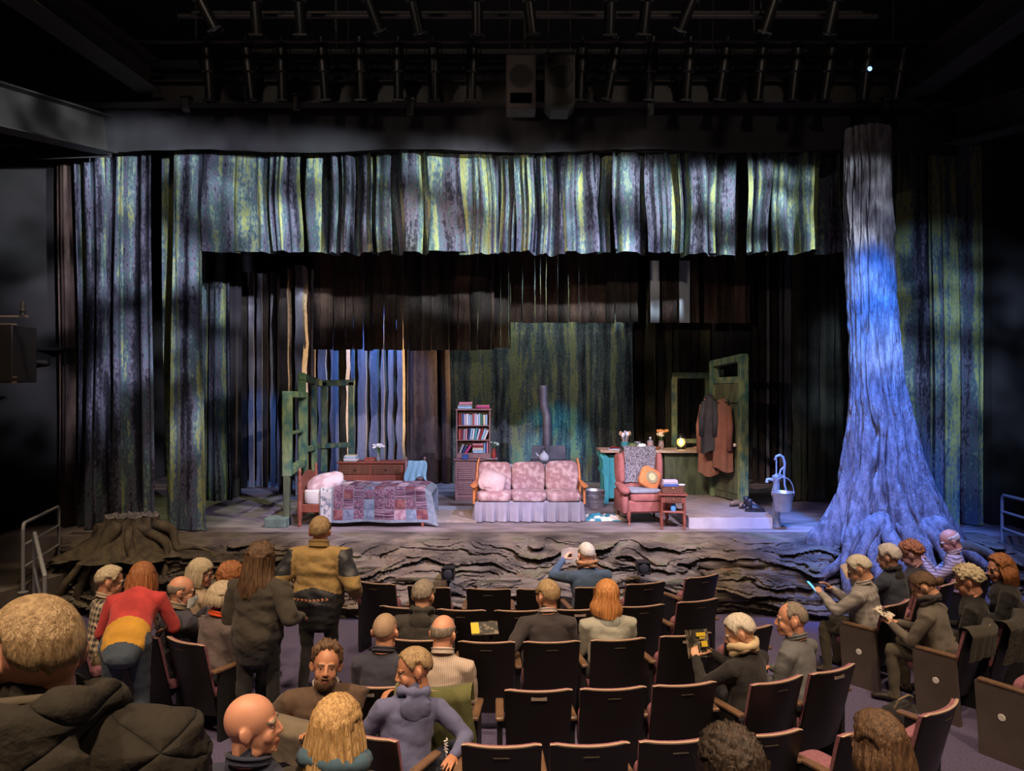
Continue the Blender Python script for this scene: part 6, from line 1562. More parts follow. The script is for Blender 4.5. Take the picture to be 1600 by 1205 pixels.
def hair_mesh(kind, seed=0, th=0.016, length=0.0, recede=0.0, bald=False, lump=0.0, fringe=False, vol=1.0):
    """cap of hair round the skull; its edge dives under the skin at the hairline. length: fall below ear level at sides and back"""
    mb = MB(); nu, nv = 72, 44
    def low(a):       # hairline elevation (deg) by azimuth from the face, 0..180
        pts = ((0, 40 + recede), (35, 36 + recede), (56, 18 + recede * .6), (66, 0), (75, -10), (83, 2), (104, 4), (114, -20), (140, -33), (180, -36))
        if fringe: pts = ((0, 12), (35, 10), (55, -5), (72, -20), (90, -25), (110, -40), (140, -44), (180, -46))
        if bald: pts = ((0, 40), (56, 20), (70, -4), (90, -14), (110, -30), (140, -36), (180, -38))
        for (a0, e0), (a1, e1) in zip(pts, pts[1:]):
            if a <= a1: return e0 + (e1 - e0) * (a - a0) / (a1 - a0)
        return -44
    def fn(d, p):
        az = abs(math.degrees(math.atan2(d.x, d.y))); el = math.degrees(math.asin(max(-1, min(1, d.z))))
        k = max(0, min(1, (el - low(az) - 9 * fbm(d.x * 5 + seed, d.y * 5, 3, 3)) / (9 if az < 80 or length > 0 else 20)))
        if bald:
            up = 34 + 10 * math.sin(az / 57) if az > 62 else -90
            if kind == 'horseshoe': up = 26 if az > 66 else -90
            k *= max(0, min(1, (up - el) / 12))
        k = k * k * (3 - 2 * k)
        s = fbm(d.x * 9 + seed, d.y * 9, d.z * 3, 3) * 0.5 + fbm(d.x * 24 + seed, d.y * 24, d.z * 5, 2) * 0.25
        t = th * (1 + 0.45 * s) * vol
        if lump: t += lump * fbm(d.x * 8 + seed, d.y * 8, d.z * 8, 2) + lump * 0.8 * fbm(d.x * 16 + seed, d.y * 16, d.z * 16, 2)
        if kind == 'tousled' and el > 25: t += 0.02 * max(0, fbm(d.x * 7 + seed, d.y * 7, d.z * 4, 3) + 0.2)
        return p * 1.0 + Vector((d.x, d.y, d.z)) * (-0.012 + (t + 0.012) * k)
    mb.ell((0, -0.010, 0.030), (0.077, 0.097, 0.094), nu, nv, fn=fn)
    if length > 0:
        open_a = 62
        def dr(u, v):
            a = R(open_a + (360 - 2 * open_a) * u)
            side = abs(u - 0.5) * 2
            z = 0.05 - v * (length + 0.05) * (1 - 0.10 * side)
            s = fbm(math.sin(a) * 7 + seed, math.cos(a) * 7, z * 2.5, 3)
            s2 = fbm(math.sin(a) * 24 + seed, math.cos(a) * 24, z * 3, 2)
            sh = math.sin(min(1, v * 1.6) * PI * 0.5)
            rx = 0.079 + th * vol * (1 + 0.6 * sh) + 0.012 * s + 0.005 * s2 - 0.03 * max(0, v - 0.75) * (1 if length < .25 else 0.2)
            ry = 0.100 + th * vol * (1 + 0.3 * sh) + 0.012 * s + 0.005 * s2 - 0.03 * max(0, v - 0.75)
            fo = 0.012 * math.sin(v * PI * 2 + seed) * (length > 0.12)
            return (math.sin(a) * (rx + fo), math.cos(a) * ry - 0.010 - (0.012 * v if length > .2 else 0), z + 0.012 * s2 * v * 2)
        mb.grid(dr, 90, 26); mb.grid(lambda u, v: tuple(q * (0.86 if i < 2 else 1) for i, q in enumerate(dr(u, v))), 60, 12, flip=True)
    return mb

def ik(S, T, a, b, pole):
    d = T - S; L = min(d.length, (a + b) * 0.999); d = d.normalized()
    if L < abs(a - b) + 0.01: L = abs(a - b) + 0.01
    x = (a * a - b * b + L * L) / (2 * L); h = math.sqrt(max(0, a * a - x * x))
    p = (pole - d * pole.dot(d)).normalized()
    return S + d * x + p * h, S + d * L

def person(label, pos, face=0.0, pose='sit', s=1.0, sex='m', lean=8.0, side=0.0, twist=0.0, head=(0, 0, 0), hd=1.17, skin='fair', top=None, bottom=None, bulk=0.0, hair=None, hairm='grey',
           armL=None, armR=None, handL='relax', handR='relax', sleeve=True, extras=None, belly=0.0, hdfwd=0.0, brow=None, bot_split=None, dirL=None, dirR=None, palmL=None, palmR=None, girth=1.18, neck=0.0, legs=True, group='seated audience'):
    """face: degrees turned left of the stage direction. twist: torso turned left relative to the legs"""
    if pose == 'sit': s = s * 0.985
    hip_z = {'sit': 0.50, 'stand': 0.93 * s, 'bend': 0.93 * s}[pose]
    Mt = Matrix.Rotation(R(twist), 4, 'Z') @ Matrix.Rotation(R(-lean), 4, 'X') @ Matrix.Rotation(R(side), 4, 'Y')
    P0 = Vector((0, 0.0, hip_z))
    up_k = s if pose == 'sit' else s
    def T(x, y, z): return P0 + (Mt @ Vector((x * girth, y, z * up_k)))
    mb = MB(); segs = []
    X = (Mt.to_3x3() @ Vector((1, 0, 0)))
    g, bk = girth, bulk
    tor = [(-0.09, .150, .105), (-0.02, .175, .130 + belly * .3), (0.08, .170, .128 + belly), (0.18, .158, .118 + belly), (0.28, .168, .122 + belly * .4), (0.37, .182, .122), (0.43, .166, .108), (0.475, .122, .092), (0.51, .085, .075), (0.545, .060, .062)]
    fx = 0.92 if sex == 'f' else (0.85 if sex == 'b' else 1.0)
    mb.tube([T(0, 0.02 * math.sin(max(0, z) * 4) + belly * 0.5 * (0 < z < 0.3), z) for z, _, _ in tor], [((rx * fx * g + bk) if z < 0.5 else rx * fx + bk * .4, ry * (0.8 + 0.2 * g) + (bk if z < .5 else bk * .4)) for z, rx, ry in tor], 22, up=tuple(X), round_ends=True)
    for (z0, rx0, ry0), (z1, rx1, ry1) in zip(tor, tor[1:]): segs.append((T(0, 0, z0), T(0, 0, z1), (ry0 + rx0) / 2, 'bottom' if z1 < 0.03 else 'top'))
    sw = 0.180 * fx * (0.5 + 0.5 * girth)
    bk = bk + 0.006
    wr = {}
    for sd, tgt, hpose, dv, pv in ((-1, armL, handL, dirL, palmL), (1, armR, handR, dirR, palmR)):
        S = T(sd * sw, 0.0, 0.415)
        if tgt is None: tg = Vector((sd * 0.10, 0.34, hip_z + 0.16)) if pose == 'sit' else (P0 + Matrix.Rotation(R(twist), 3, 'Z') @ Vector((sd * 0.27, 0.06, -0.10)))
        else: tg = Vector(tgt)
        if tgt is None and pose == 'sit': tg = Matrix.Rotation(R(twist * 0.6), 3, 'Z') @ Vector((tg.x, tg.y, 0)) + Vector((0, 0, tg.z))
        pole = Mt.to_3x3() @ Vector((sd * 0.5, -0.6, -0.7))
        E, Wp = ik(S, tg, 0.285 * s, 0.25 * s, pole)
        ra = 0.056 + bk * 0.8 + (0.006 if sex == 'm' else -0.006)
        mb.tube([T(sd * sw * 0.5, 0, 0.425), S, S.lerp(E, 0.5), E], [ra * 1.02, ra * 1.08, ra * 0.92, ra * 0.80], 14, round_ends=True)
        mb.tube([E, E.lerp(Wp, 0.45), Wp], [ra * 0.80, ra * 0.74, ra * 0.55], 14, round_ends=True)
        segs.append((S, E, ra, 'top')); segs.append((E, Wp, ra * 0.75, 'top' if sleeve else 'skin'))
        wr[sd] = (E, Wp, hpose, dv, pv)
    if legs:
        for sd in (-1, 1):
            H = P0 + Vector((sd * 0.095 * g, 0, -0.02))
            if pose == 'sit':
                K = H + Vector((sd * 0.05, 0.43 * s, 0.03)); A = Vector((K.x + sd * 0.01, K.y - 0.03, 0.085)); Fo = A + Vector((sd * 0.03, 0.17, -0.045))
            elif pose == 'stand':
                st_ = 0.10 * sd; K = Vector((sd * 0.10, 0.03 + st_ * 0.6, 0.50 * s)); A = Vector((sd * 0.11, -0.03 + st_, 0.085)); Fo = A + Vector((sd * 0.03, 0.16, -0.045))
            else:
                K = Vector((sd * 0.11, 0.06, 0.50 * s)); A = Vector((sd * 0.12, -0.02, 0.085)); Fo = A + Vector((sd * 0.03, 0.16, -0.045))
            mb.tube([H, H.lerp(K, 0.5), K], [0.088 * g + bk * .3, 0.078, 0.062], 14, round_ends=True)
            mb.tube([K, K.lerp(A, 0.35), A], [0.062, 0.060, 0.046], 14, round_ends=True)
            mb.tube([A + Vector((0, -0.04, -0.04)), A.lerp(Fo, 0.5) + Vector((0, 0, -0.01)), Fo], [(0.036, 0.038), (0.042, 0.036), (0.040, 0.026)], 12, round_ends=True, up=(1, 0, 0))
            segs += [(H, K, 0.08, 'bottom'), (K, A, 0.055, 'bottom'), (A + Vector((0, -0.04, -0.04)), Fo, 0.042, 'shoe')]
    v, f = remesh(mb, 0.0135, 2)
    # slack in the cloth: soft wrinkles
    nn = np.array([mnoise.noise(Vector((p[0] * 8 + p[2] * 6 + len(label), p[1] * 8, p[2] * 13))) + 0.5 * abs(mnoise.noise(Vector((p[0] * 17 - p[2] * 9, p[1] * 17, p[2] * 22)))) for p in v])
    ctr = np.array([(P0.x, P0.y, 0)]); dirs = v - np.array([T(0, 0, 0.25)[:]]); dirs[:, 2] *= 0.2
    dirs /= (np.linalg.norm(dirs, axis=1, keepdims=True) + 1e-6)
    v = v + dirs * (nn[:, None] * (0.009 + bulk * 0.25))
    c = v[np.array(f)].mean(axis=1)
    best = np.full(len(c), 9.0); reg = np.zeros(len(c), dtype=int); ids = {'top': 0, 'bottom': 1, 'skin': 2, 'shoe': 3}
    for a, b, r, nme in segs:
        a, b = np.array(a), np.array(b); ab = b - a; t = np.clip(((c - a) @ ab) / (ab @ ab), 0, 1)
        d = np.linalg.norm(c - (a + t[:, None] * ab), axis=1) - r
        k = d < best; best[k] = d[k]; reg[k] = ids[nme]
    if bot_split: reg[(reg == 0) & bot_split(c)] = 8
    V, Fc, Mi = [v], list(f), list(reg); off = len(v)
    def addp(vv, ff, mm):
        nonlocal off
        V.append(vv); Fc.extend([tuple(i + off for i in q) for q in ff]); Mi.extend(mm if hasattr(mm, '__len__') else [mm] * len(ff)); off += len(vv)
    # head
    nb = T(0, 0, 0.545)
    hc = nb + (Mt.to_3x3() @ Vector((0, 0.04 + hdfwd, 0.125))) * 0.75 + Vector((0, 0, 0.016 + neck))
    Mh = Matrix.Translation(hc) @ Matrix.Rotation(R(twist), 4, 'Z') @ rotm(*head) @ Matrix.Scale(hd, 4)
    hv, hf, hm = HEADS[sex]
    M3 = np.array(Mh.to_3x3()); tv = np.array(Mh.translation)
    w = hv @ M3.T + tv
    # neck bends to meet the collar
    k = np.clip((-0.10 - hv[:, 2]) / 0.11, 0, 1)[:, None]
    neck_t = np.array(nb + (Mt.to_3x3() @ Vector((0, -0.0, -0.03))))
    w = w + k * (neck_t - (np.array([[0, -0.045, -0.215]]) @ M3.T + tv))
    addp(w, hf, [(2, 4, 7)[m_] for m_ in hm])
    for sd in (-1, 1):
        e = MB().ell((sd * 0.030, 0.0775, 0.002), (0.0125, 0.010, 0.0062), 12, 8); addp(np.array(e.v) @ M3.T + tv, e.f, 5)
        e = MB().ell((sd * 0.030, 0.0858, 0.002), (0.0056, 0.003, 0.0056), 10, 6); addp(np.array(e.v) @ M3.T + tv, e.f, 6)
    for sd, (E, Wp, hp, dv, pv) in wr.items():
        d = (Wp - E).normalized() if dv is None else Vector(dv).normalized()
        pal = Vector(pv) if pv else Vector((-sd * 0.4, 0.1, -1))
        z = -(pal - d * pal.dot(d)).normalized(); x = d.cross(z)
        hvv, hff = HANDS[hp]
        hv2 = hvv.copy()
        if sd < 0: hv2[:, 0] *= -1
        hv2[:, 0] *= 1.0
        Mx = np.array((x[:], d[:], z[:])).T * (0.98 * s if sex != 'b' else 0.85)
        ww = hv2 @ Mx.T + np.array(Wp + d * 0.015)
        addp(ww, [q[::-1] for q in hff] if sd < 0 else hff, 2)
        ex_h = ww
    me = bpy.data.meshes.new('person')
    me.from_pydata(np.concatenate(V).tolist(), [], Fc)
    topm = top or cloth('plain_grey', (0.1, 0.1, 0.1)); botm = bottom or cloth('dark_trousers', (0.02, 0.02, 0.025))
    splitm = bot_split.mat if bot_split else topm
    for m_ in (topm, botm, SKIN[skin], mat('shoe_dark', (0.02, 0.016, 0.014), 0.5), lip_m, eyew, iris_m, brow or HM[hairm], splitm): me.materials.append(m_)
    me.polygons.foreach_set('material_index', np.array(Mi, dtype=np.int32)); me.polygons.foreach_set('use_smooth', np.ones(len(Fc), dtype=bool)); me.update()
    o = bpy.data.objects.new('person', me); COL.objects.link(o)
    o.location = pos; o.rotation_euler = (0, 0, R(face))
    tag(o, label, 'person', group)
    if hair:
        hm_ = hair_mesh(**hair); hb = MB(); hb.add(hm_.v, hm_.f, Mh); hb.build('hair', HM[hairm], o, 'all')
    if extras: extras(o, Mh, T, Mt, wr)
    return o
# ---- things worn
def glasses(m=None):
    def f(o, Mh, T, Mt, wr):
        mb = MB()
        for sd in (-1, 1):
            mb.tube([(sd * 0.031 + 0.024 * math.cos(a), 0.098 - 0.006 * abs(math.cos(a) * sd + 1) * .5, 0.0 + 0.019 * math.sin(a)) for a in [2 * PI * k / 14 for k in range(15)]], 0.0022, 5, M=Mh)
            mb.tube([(sd * 0.055, 0.096, 0.004), (sd * 0.074, 0.07, 0.006), (sd * 0.083, -0.005, 0.008), (sd * 0.08, -0.03, -0.008)], 0.0022, 5, M=Mh)
        mb.tube([(-0.008, 0.101, 0.004), (0.008, 0.101, 0.004)], 0.0022, 5, M=Mh)
        mb.build('glasses', m or blk, o)
    return f
def collar(m, r=0.070, h=0.035, z=0.525, fwd=0.0, tilt=-14, open_=True):
    def f(o, Mh, T, Mt, wr):
        mb = MB()
        def pt(u, v):
            a = 2 * PI * u + PI / 2
            rr = r * (1.18 - 0.14 * v) + (0.010 if v > 0.5 else 0) * (1 if v < .75 else -1)
            q = Vector((math.cos(a) * rr, math.sin(a) * rr * 1.05 + fwd, h * math.sin(v * PI * 0.5) - math.sin(a) * 0.25 * r))
            return T(q.x, q.y, z + q.z - 0.008)
        mb.grid(pt, 30, 6); mb.grid(lambda u, v: T(*( (lambda q: (q[0], q[1], q[2]))((math.cos(2 * PI * u + PI / 2) * r * 0.96, math.sin(2 * PI * u + PI / 2) * r * 1.0 + fwd, z - 0.02 + h * v * 1.0 - math.sin(2 * PI * u + PI / 2) * 0.25 * r)))), 30, 3, flip=True)
        mb.build('collar', m, o, 'all')
    return f
def hood(m, size=1.0, drop=0.0):
    def f(o, Mh, T, Mt, wr):
        mb = MB()
        pts = [T(0.075 * size * math.cos(a) * 1.25, -0.01 + 0.085 * size * math.sin(a) * (1.1 if math.sin(a) > 0 else 1.25), 0.53 - drop + 0.035 * size * (1 if math.sin(a) < 0 else 0.3)) for a in [2 * PI * k / 20 for k in range(21)]]
        mb.tube(pts, [(0.036 + 0.012 * math.sin(k * 1.9)) * size for k in range(21)], 12)
        mb.ell((0, 0, 0), (0.13 * size, 0.042 * size, 0.105 * size), 22, 14, M=Matrix.Translation(T(0, -0.115 * size, 0.455 - drop)) @ Mt, fn=lambda d, p: p * (1 + 0.16 * fbm(d.x * 3, d.y * 3, d.z * 3, 2)))
        v, ff = remesh(mb, 0.011, 3)
        b = MB(); b.add([tuple(q) for q in v], ff); b.build('hood', m, o, 'all')
    return f
def scarf(m, r=0.078, th=0.032, turns=2):
    def f(o, Mh, T, Mt, wr):
        for k in range(turns):
            n = 26
            pts = [T((r + 0.008 * k) * 1.12 * math.cos(a), 0.005 + (r + 0.008 * k) * math.sin(a), 0.535 + 0.035 * k + 0.014 * math.sin(a * 2 + k * 2) - 0.02 * math.sin(a)) for a in [2 * PI * q / n for q in range(n + 1)]]
            MB().tube(pts, [(th * (1 + 0.2 * math.sin(q * 1.3 + k))) for q in range(n + 1)], 10).build('scarf_fold', m, o, 'all')
    return f
def multi(*fs):
    def f(*a):
        for q in fs: q(*a)
    return f
def beard(m):
    def f(o, Mh, T, Mt, wr):
        mb = MB(); mb.ell((0, 0.034, -0.082), (0.060, 0.056, 0.050), 26, 18, M=Mh, fn=lambda d, p: p * (1 + 0.08 * fbm(d.x * 9, d.y * 9, d.z * 9, 2)) * (1 if d.z < 0.45 else 0.75))
        mb.ell((0, 0.096, -0.050), (0.028, 0.010, 0.006), 14, 6, M=Mh); mb.build('beard', m, o, 'all')
    return f
def mask():
    def f(o, Mh, T, Mt, wr):
        mm = mat('pale_blue_mask', (0.62, 0.68, 0.70), 0.8, bump=0.3, bscale=40)
        mb = MB(); mb.grid(lambda u, v: (lambda a, z: (math.sin(a) * 0.072, 0.035 + math.cos(a) * (0.072 + 0.012 * math.sin(v * PI)) + (0.012 if abs(u - .5) < .12 and v > .6 else 0), z))(R(-78 + 156 * u), -0.112 + 0.098 * v * (1 - 0.25 * abs(u - .5) * 2)), 24, 8, M=Mh); mb.build('face_mask', mm, o, 'all')
        for sd in (-1, 1): MB().tube([(sd * 0.068, 0.05, -0.03), (sd * 0.08, 0.0, -0.005), (sd * 0.088, -0.03, -0.02), (sd * 0.070, 0.045, -0.10)], 0.0018, 5, M=Mh).build('ear_loop', mm, o)
    return f
def at_seat(key, fwd=0.24, side=0.0, z=0.0):
    X, Y, ph = SEATS[key]
    return (X - math.sin(ph) * fwd + math.cos(ph) * side, Y + math.cos(ph) * fwd + math.sin(ph) * side, z), math.degrees(ph)
navy = cloth('navy', (0.022, 0.026, 0.052)); black_c = cloth('black', (0.013, 0.012, 0.013)); charcoal = cloth('charcoal', (0.030, 0.026, 0.026)); khaki = cloth('khaki', (0.20, 0.15, 0.09)); olive_c = cloth('olive_dark', (0.055, 0.048, 0.034)); jeans = cloth('jeans', (0.045, 0.065, 0.095))
olive_quilt = pattern_cloth('olive_quilted', (0.013, 0.011, 0.008), (0.024, 0.020, 0.014), 'quilt', 0.16)

def sit(key, label, **k):
    p, ph = at_seat(key, k.pop('fwd', 0.22), k.pop('side_off', 0.0), k.pop('z', 0.0))
    return person(label, p, face=ph + k.pop('turn', 0), **k)

# front row reader
o = sit((0, 930), 'man in a blue sweater and tan scarf reading a booklet in the front row', top=cloth('steel_blue', (0.05, 0.085, 0.15)), hair=dict(kind='short', th=0.007, recede=8, seed=1), hairm='white', head=(4, -8, 0), armL=(-0.20, 0.40, 1.02), handL='grip', armR=(0.10, 0.42, 0.98), handR='grip', extras=scarf(cloth('tan_scarf', (0.30, 0.15, 0.07), 1.8, 30), 0.074, 0.022, 2), s=0.98)
def booklet(label, o, c, w, h, rot, cover, inner, name='booklet', open_=40, yblk=True):
    """an open booklet held in the hands of person o"""
    M = o.matrix_basis
    p = M @ Vector(c)
    t = thing(name, label, 'booklet', tuple(p)); t.rotation_euler = (R(rot[0]), R(rot[1]), R(rot[2]) + o.rotation_euler[2])
    for sd in (-1, 1):
        a = R(open_ * 0.5) * sd
        pts = lambda u, v, off: (sd * u * w * math.cos(a), -abs(u * w * math.sin(a)) + off - 0.006 * math.sin(u * PI), (v - .5) * h)
        MB().grid(lambda u, v: pts(u, v, 0.0), 6, 4, flip=sd > 0).build('page', inner, t); pg = MB().grid(lambda u, v: pts(u, v, 0.004), 6, 4, flip=sd > 0).build('cover', cover, t)
    return t
paper = mat('warm_paper', (0.68, 0.58, 0.46), 0.8, col2=(0.60, 0.50, 0.40), nscale=14, stretch=(1, 1, 6))
prog_dark = mat('programme_cover', (0.03, 0.028, 0.024), 0.5, col2=(0.20, 0.17, 0.13), nscale=16, contrast=(0.5, 0.6))
prog_y = mat('programme_yellow', (0.62, 0.45, 0.03), 0.5)
booklet('open cream booklet held up by the front-row reader', o, (-0.11, 0.46, 1.06), 0.13, 0.20, (12, 0, 8), paper, paper)

# third row
sit((2, 647), 'grey-haired man in a dark hooded jacket, seen from behind in the third row', top=cloth('dark_brown_jacket', (0.032, 0.028, 0.024)), bulk=0.012, hair=dict(kind='short', th=0.016, seed=4, recede=2), hairm='grey', head=(-8, -10, 0), extras=multi(hood(cloth('dark_brown_jacket', (0, 0, 0)), 0.8), collar(cloth('pale_blue_lining', (0.20, 0.21, 0.26)), 0.064, 0.03)), s=0.98)
sit((2, 861), 'man in a dark sweater with thinning grey hair turning his head left', top=cloth('plum_black', (0.034, 0.028, 0.032)), bulk=0.008, girth=1.08, hair=dict(kind='short', th=0.013, seed=7, recede=30), hairm='sandy', skin='pink', head=(34, 2, -4), extras=collar(cloth('pale_shirt', (0.42, 0.36, 0.36)), 0.067, 0.034), s=1.02, armL=(-0.36, 0.16, 0.66))
sit((2, 964), 'woman with strawberry blonde hair in a pale hooded sweater', sex='f', top=cloth('pale_sage', (0.30, 0.30, 0.26)), bulk=0.014, hair=dict(kind='bob', th=0.022, length=0.15, seed=3), hairm='strawberry', head=(-6, -8, 4), extras=hood(cloth('pale_sage_hood', (0.32, 0.34, 0.32)), 0.72, 0.01), s=0.97)
# fourth row
sit((3, 580), 'shaven-headed man in a navy polo shirt', top=cloth('navy_polo', (0.030, 0.032, 0.052)), girth=1.06, hair=dict(kind='short', th=0.003, seed=2, recede=6), hairm='stubble', skin='pink', head=(0, 2, 0), extras=collar(cloth('navy_polo', (0, 0, 0)), 0.072, 0.035), s=0.99)
sit((3, 681), 'bald man with glasses in a cream striped shirt', top=pattern_cloth('cream_stripe', (0.48, 0.40, 0.34), (0.36, 0.27, 0.23), 'stripe_x', 0.016, 0.35), girth=1.06, hair=dict(kind='horseshoe', th=0.004, bald=True, seed=2), hairm='grey', skin='pink', bottom=khaki, head=(-14, -6, 0), extras=multi(glasses(), collar(cloth('cream_shirt', (0.46, 0.38, 0.33)), 0.072, 0.045)), s=0.99)
# scarf woman with programme
o = sit('scarf', 'white-haired woman in a cream scarf reading a programme', sex='f', top=black_c, bulk=0.012, hair=dict(kind='short', th=0.014, seed=8, recede=-8), hairm='white', head=(34, -22, 0), skin='fair', armL=(-0.17, 0.40, 0.86), armR=(0.08, 0.42, 0.84), handL='grip', handR='grip', extras=scarf(cloth('cream_scarf', (0.46, 0.36, 0.22), 1.3, 10), 0.078, 0.032, 2), s=0.93, turn=16)
t = booklet('black and yellow theatre programme held by the woman in the cream scarf', o, (-0.06, 0.50, 0.93), 0.14, 0.22, (-18, 8, -6), paper, prog_dark, open_=36)
for (x0, z0, w_, h_) in ((0.012, 0.055, 0.085, 0.030), (0.035, 0.038, 0.05, 0.010), (0.045, -0.028, 0.055, 0.045)):
    MB().box((x0 + w_ / 2, -0.024 - x0 * 0.30, z0 + h_ / 2), (w_, 0.002, h_)).build('yellow_block', prog_y, t, rot=(0, 0, R(-18)))
o = sit('greyman', 'man in a grey shirt with short grey-brown hair looking left', top=cloth('grey_shirt', (0.115, 0.12, 0.13)), hair=dict(kind='short', th=0.008, seed=5, recede=34), hairm='grey', skin='pink', head=(34, -2, 0), s=1.0, turn=14, girth=1.04, extras=collar(cloth('grey_shirt', (0, 0, 0)), 0.07, 0.03))

# boy and his neighbours
blue_h = cloth('blue_hoodie', (0.095, 0.105, 0.21))
sit('boy', 'boy with short brown hair in a blue hoodie looking left', sex='b', top=blue_h, bulk=0.012, hair=dict(kind='short', th=0.013, seed=6, recede=-4), hairm='sandy', brow=HM['brown'], head=(84, -8, 6), side=10, lean=6, twist=52, fwd=0.26, side_off=0.08, extras=hood(blue_h, 0.85, 0.015), s=0.97, armR=(0.36, 0.06, 0.66), handR='relax', armL=(-0.26, 0.10, 0.84), skin='tan', bottom=navy)
sit('brownman', 'bearded man in a brown cardigan looking back over his seat', top=cloth('brown_cardigan', (0.075, 0.045, 0.030)), bulk=0.012, hair=dict(kind='tousled', th=0.020, seed=9, recede=8), hairm='brown', skin='tan', twist=-138, head=(-4, 8, -6), lean=4, armL=(0.16, -0.28, 0.80), armR=(-0.16, -0.22, 0.80), extras=multi(beard(hairmat('beard', (0.05, 0.028, 0.016), (0.20, 0.11, 0.06))), collar(cloth('white_tee', (0.6, 0.58, 0.55)), 0.062, 0.02)), fwd=0.26, side_off=0.06, s=0.98)
sit('bald', 'bald man in a navy sweater in profile at the lower left', top=navy, girth=1.2, hairm='grey', skin='pink', head=(-66, 4, 0), z=0.36, s=1.06, hd=1.13, extras=collar(navy, 0.07, 0.03), lean=2)
sit('girl', 'girl with long straight blonde hair seen from behind', sex='f', top=cloth('olive_coat', (0.055, 0.045, 0.035)), bulk=0.015, hair=dict(kind='long', th=0.024, length=0.46, seed=12, vol=1.1), hairm='blonde', head=(-4, -6, 0), z=0.36, s=0.90, hd=1.12, extras=scarf(cloth('petrol_scarf', (0.05, 0.10, 0.145), 1.3), 0.100, 0.040, 1))
sit('dark', 'person with dark wavy hair at the bottom edge', sex='f', top=black_c, hair=dict(kind='bob', th=0.024, length=0.14, seed=15, lump=0.012), hairm='dark', head=(0, -10, 0), z=0.62, s=0.80, hd=1.12)
sit('brown', 'person with smooth brown hair at the bottom right edge', sex='f', top=black_c, hair=dict(kind='bob', th=0.020, length=0.16, seed=17), hairm='brown', head=(10, -8, 0), z=0.36, s=0.86, hd=1.10)

# right-hand block
def phone(label, o, c, rot, screen, name='phone'):
    p = o.matrix_basis @ Vector(c)
    t = thing(name, label, 'phone', tuple(p)); t.rotation_euler = (R(rot[0]), R(rot[1]), R(rot[2]) + o.rotation_euler[2])
    MB().box((0, 0, 0), (0.075, 0.009, 0.15), 0.004).build('phone_body', blk, t); MB().box((0, -0.005, 0), (0.068, 0.002, 0.14)).build('screen', mat('phone_screen_' + screen[0], screen[1], 0.3, emit=screen[1], estr=screen[2], col2=None), t)
o = sit('plaid', 'white-haired man in a pale plaid shirt looking at a blue phone', top=pattern_cloth('pale_plaid', (0.36, 0.34, 0.33), (0.24, 0.22, 0.22), 'check', 0.06), bulk=0.01, hair=dict(kind='short', th=0.018, seed=21), hairm='white', skin='fair', head=(16, -26, 0), armL=(-0.16, 0.44, 0.84), armR=(0.06, 0.40, 0.86), handL='grip', handR='relax', s=0.98, turn=12, bottom=olive_c, extras=multi(collar(cloth('pale_shirt2', (0.40, 0.37, 0.35)), 0.07, 0.035), glasses()))
phone('phone with a light blue screen held by the white-haired man', o, (-0.13, 0.56, 0.90), (-48, 10, 0), ('blue', (0.10, 0.45, 0.85), 1.4))
o = sit('navyhair', 'person with short white hair in a navy hooded jacket', sex='f', top=cloth('slate_navy', (0.030, 0.036, 0.060)), bulk=0.014, hair=dict(kind='short', th=0.022, seed=22), hairm='white', head=(14, -12, 0), turn=-6, extras=hood(black_c, 0.7), s=1.0, armL=(-0.2, 0.42, 0.86), handL='grip')
booklet('pale paperback held low by the person in navy', o, (-0.16, 0.54, 0.92), 0.10, 0.17, (-30, 0, 10), paper, paper, open_=30)
sit('redcurl', 'person with curly auburn hair bent over a phone', sex='f', top=charcoal, hair=dict(kind='curly', th=0.026, lump=0.022, seed=23), hairm='red', head=(10, -24, 0), s=0.95)
o = sit('striped', 'bald man with glasses in a striped shirt looking down at a phone', top=pattern_cloth('rose_stripe', (0.46, 0.36, 0.32), (0.13, 0.075, 0.07), 'stripe_z', 0.034, 0.28), hair=dict(kind='horseshoe', th=0.006, bald=True, seed=2), hairm='white', skin='pink', head=(16, -24, 0), turn=14, girth=1.08, s=1.06, armL=(-0.12, 0.42, 0.92), armR=(0.02, 0.40, 0.92), handL='grip', handR='grip', extras=multi(glasses(), collar(cloth('pale_rose', (0.44, 0.36, 0.33)), 0.07, 0.035)))
phone('phone held by the bald man in the striped shirt', o, (-0.08, 0.50, 0.98), (-40, 0, 0), ('pink', (0.55, 0.35, 0.55), 1.0))
o = sit('sweater', 'person with a dark ponytail in a grey sweater reading a book', sex='m', top=cloth('taupe_sweater', (0.115, 0.098, 0.080)), hair=dict(kind='short', th=0.016, seed=26, fringe=False), hairm='brown', head=(14, -34, 0), turn=10, lean=14, s=0.99, armL=(-0.14, 0.42, 0.74), armR=(0.06, 0.42, 0.72), handL='grip', handR='flat', bottom=cloth('olive_trousers', (0.085, 0.072, 0.050)), fwd=0.24, extras=multi(scarf(cloth('charcoal_scarf', (0.040, 0.034, 0.036)), 0.076, 0.026, 2), lambda o, Mh, T, Mt, wr: MB().ell((0, -0.125, 0.0), (0.03, 0.045, 0.035), 16, 10, M=Mh).build('hair_bun', HM['brown'], o, 'all')))
t = booklet('thick paperback held open in the lap of the person in grey', o, (-0.05, 0.54, 0.80), 0.11, 0.17, (-62, 0, 0), paper, mat('printed_page', (0.62, 0.56, 0.46), 0.8, col2=(0.03, 0.03, 0.03), nscale=22, contrast=(0.52, 0.56)), open_=30)
sit('curly', 'woman with curly white-blonde hair and a low-backed black top', sex='f', top=black_c, hair=dict(kind='curly', th=0.028, lump=0.024, seed=28), hairm='ash', skin='pink', head=(8, -20, 0), s=0.98, turn=6)
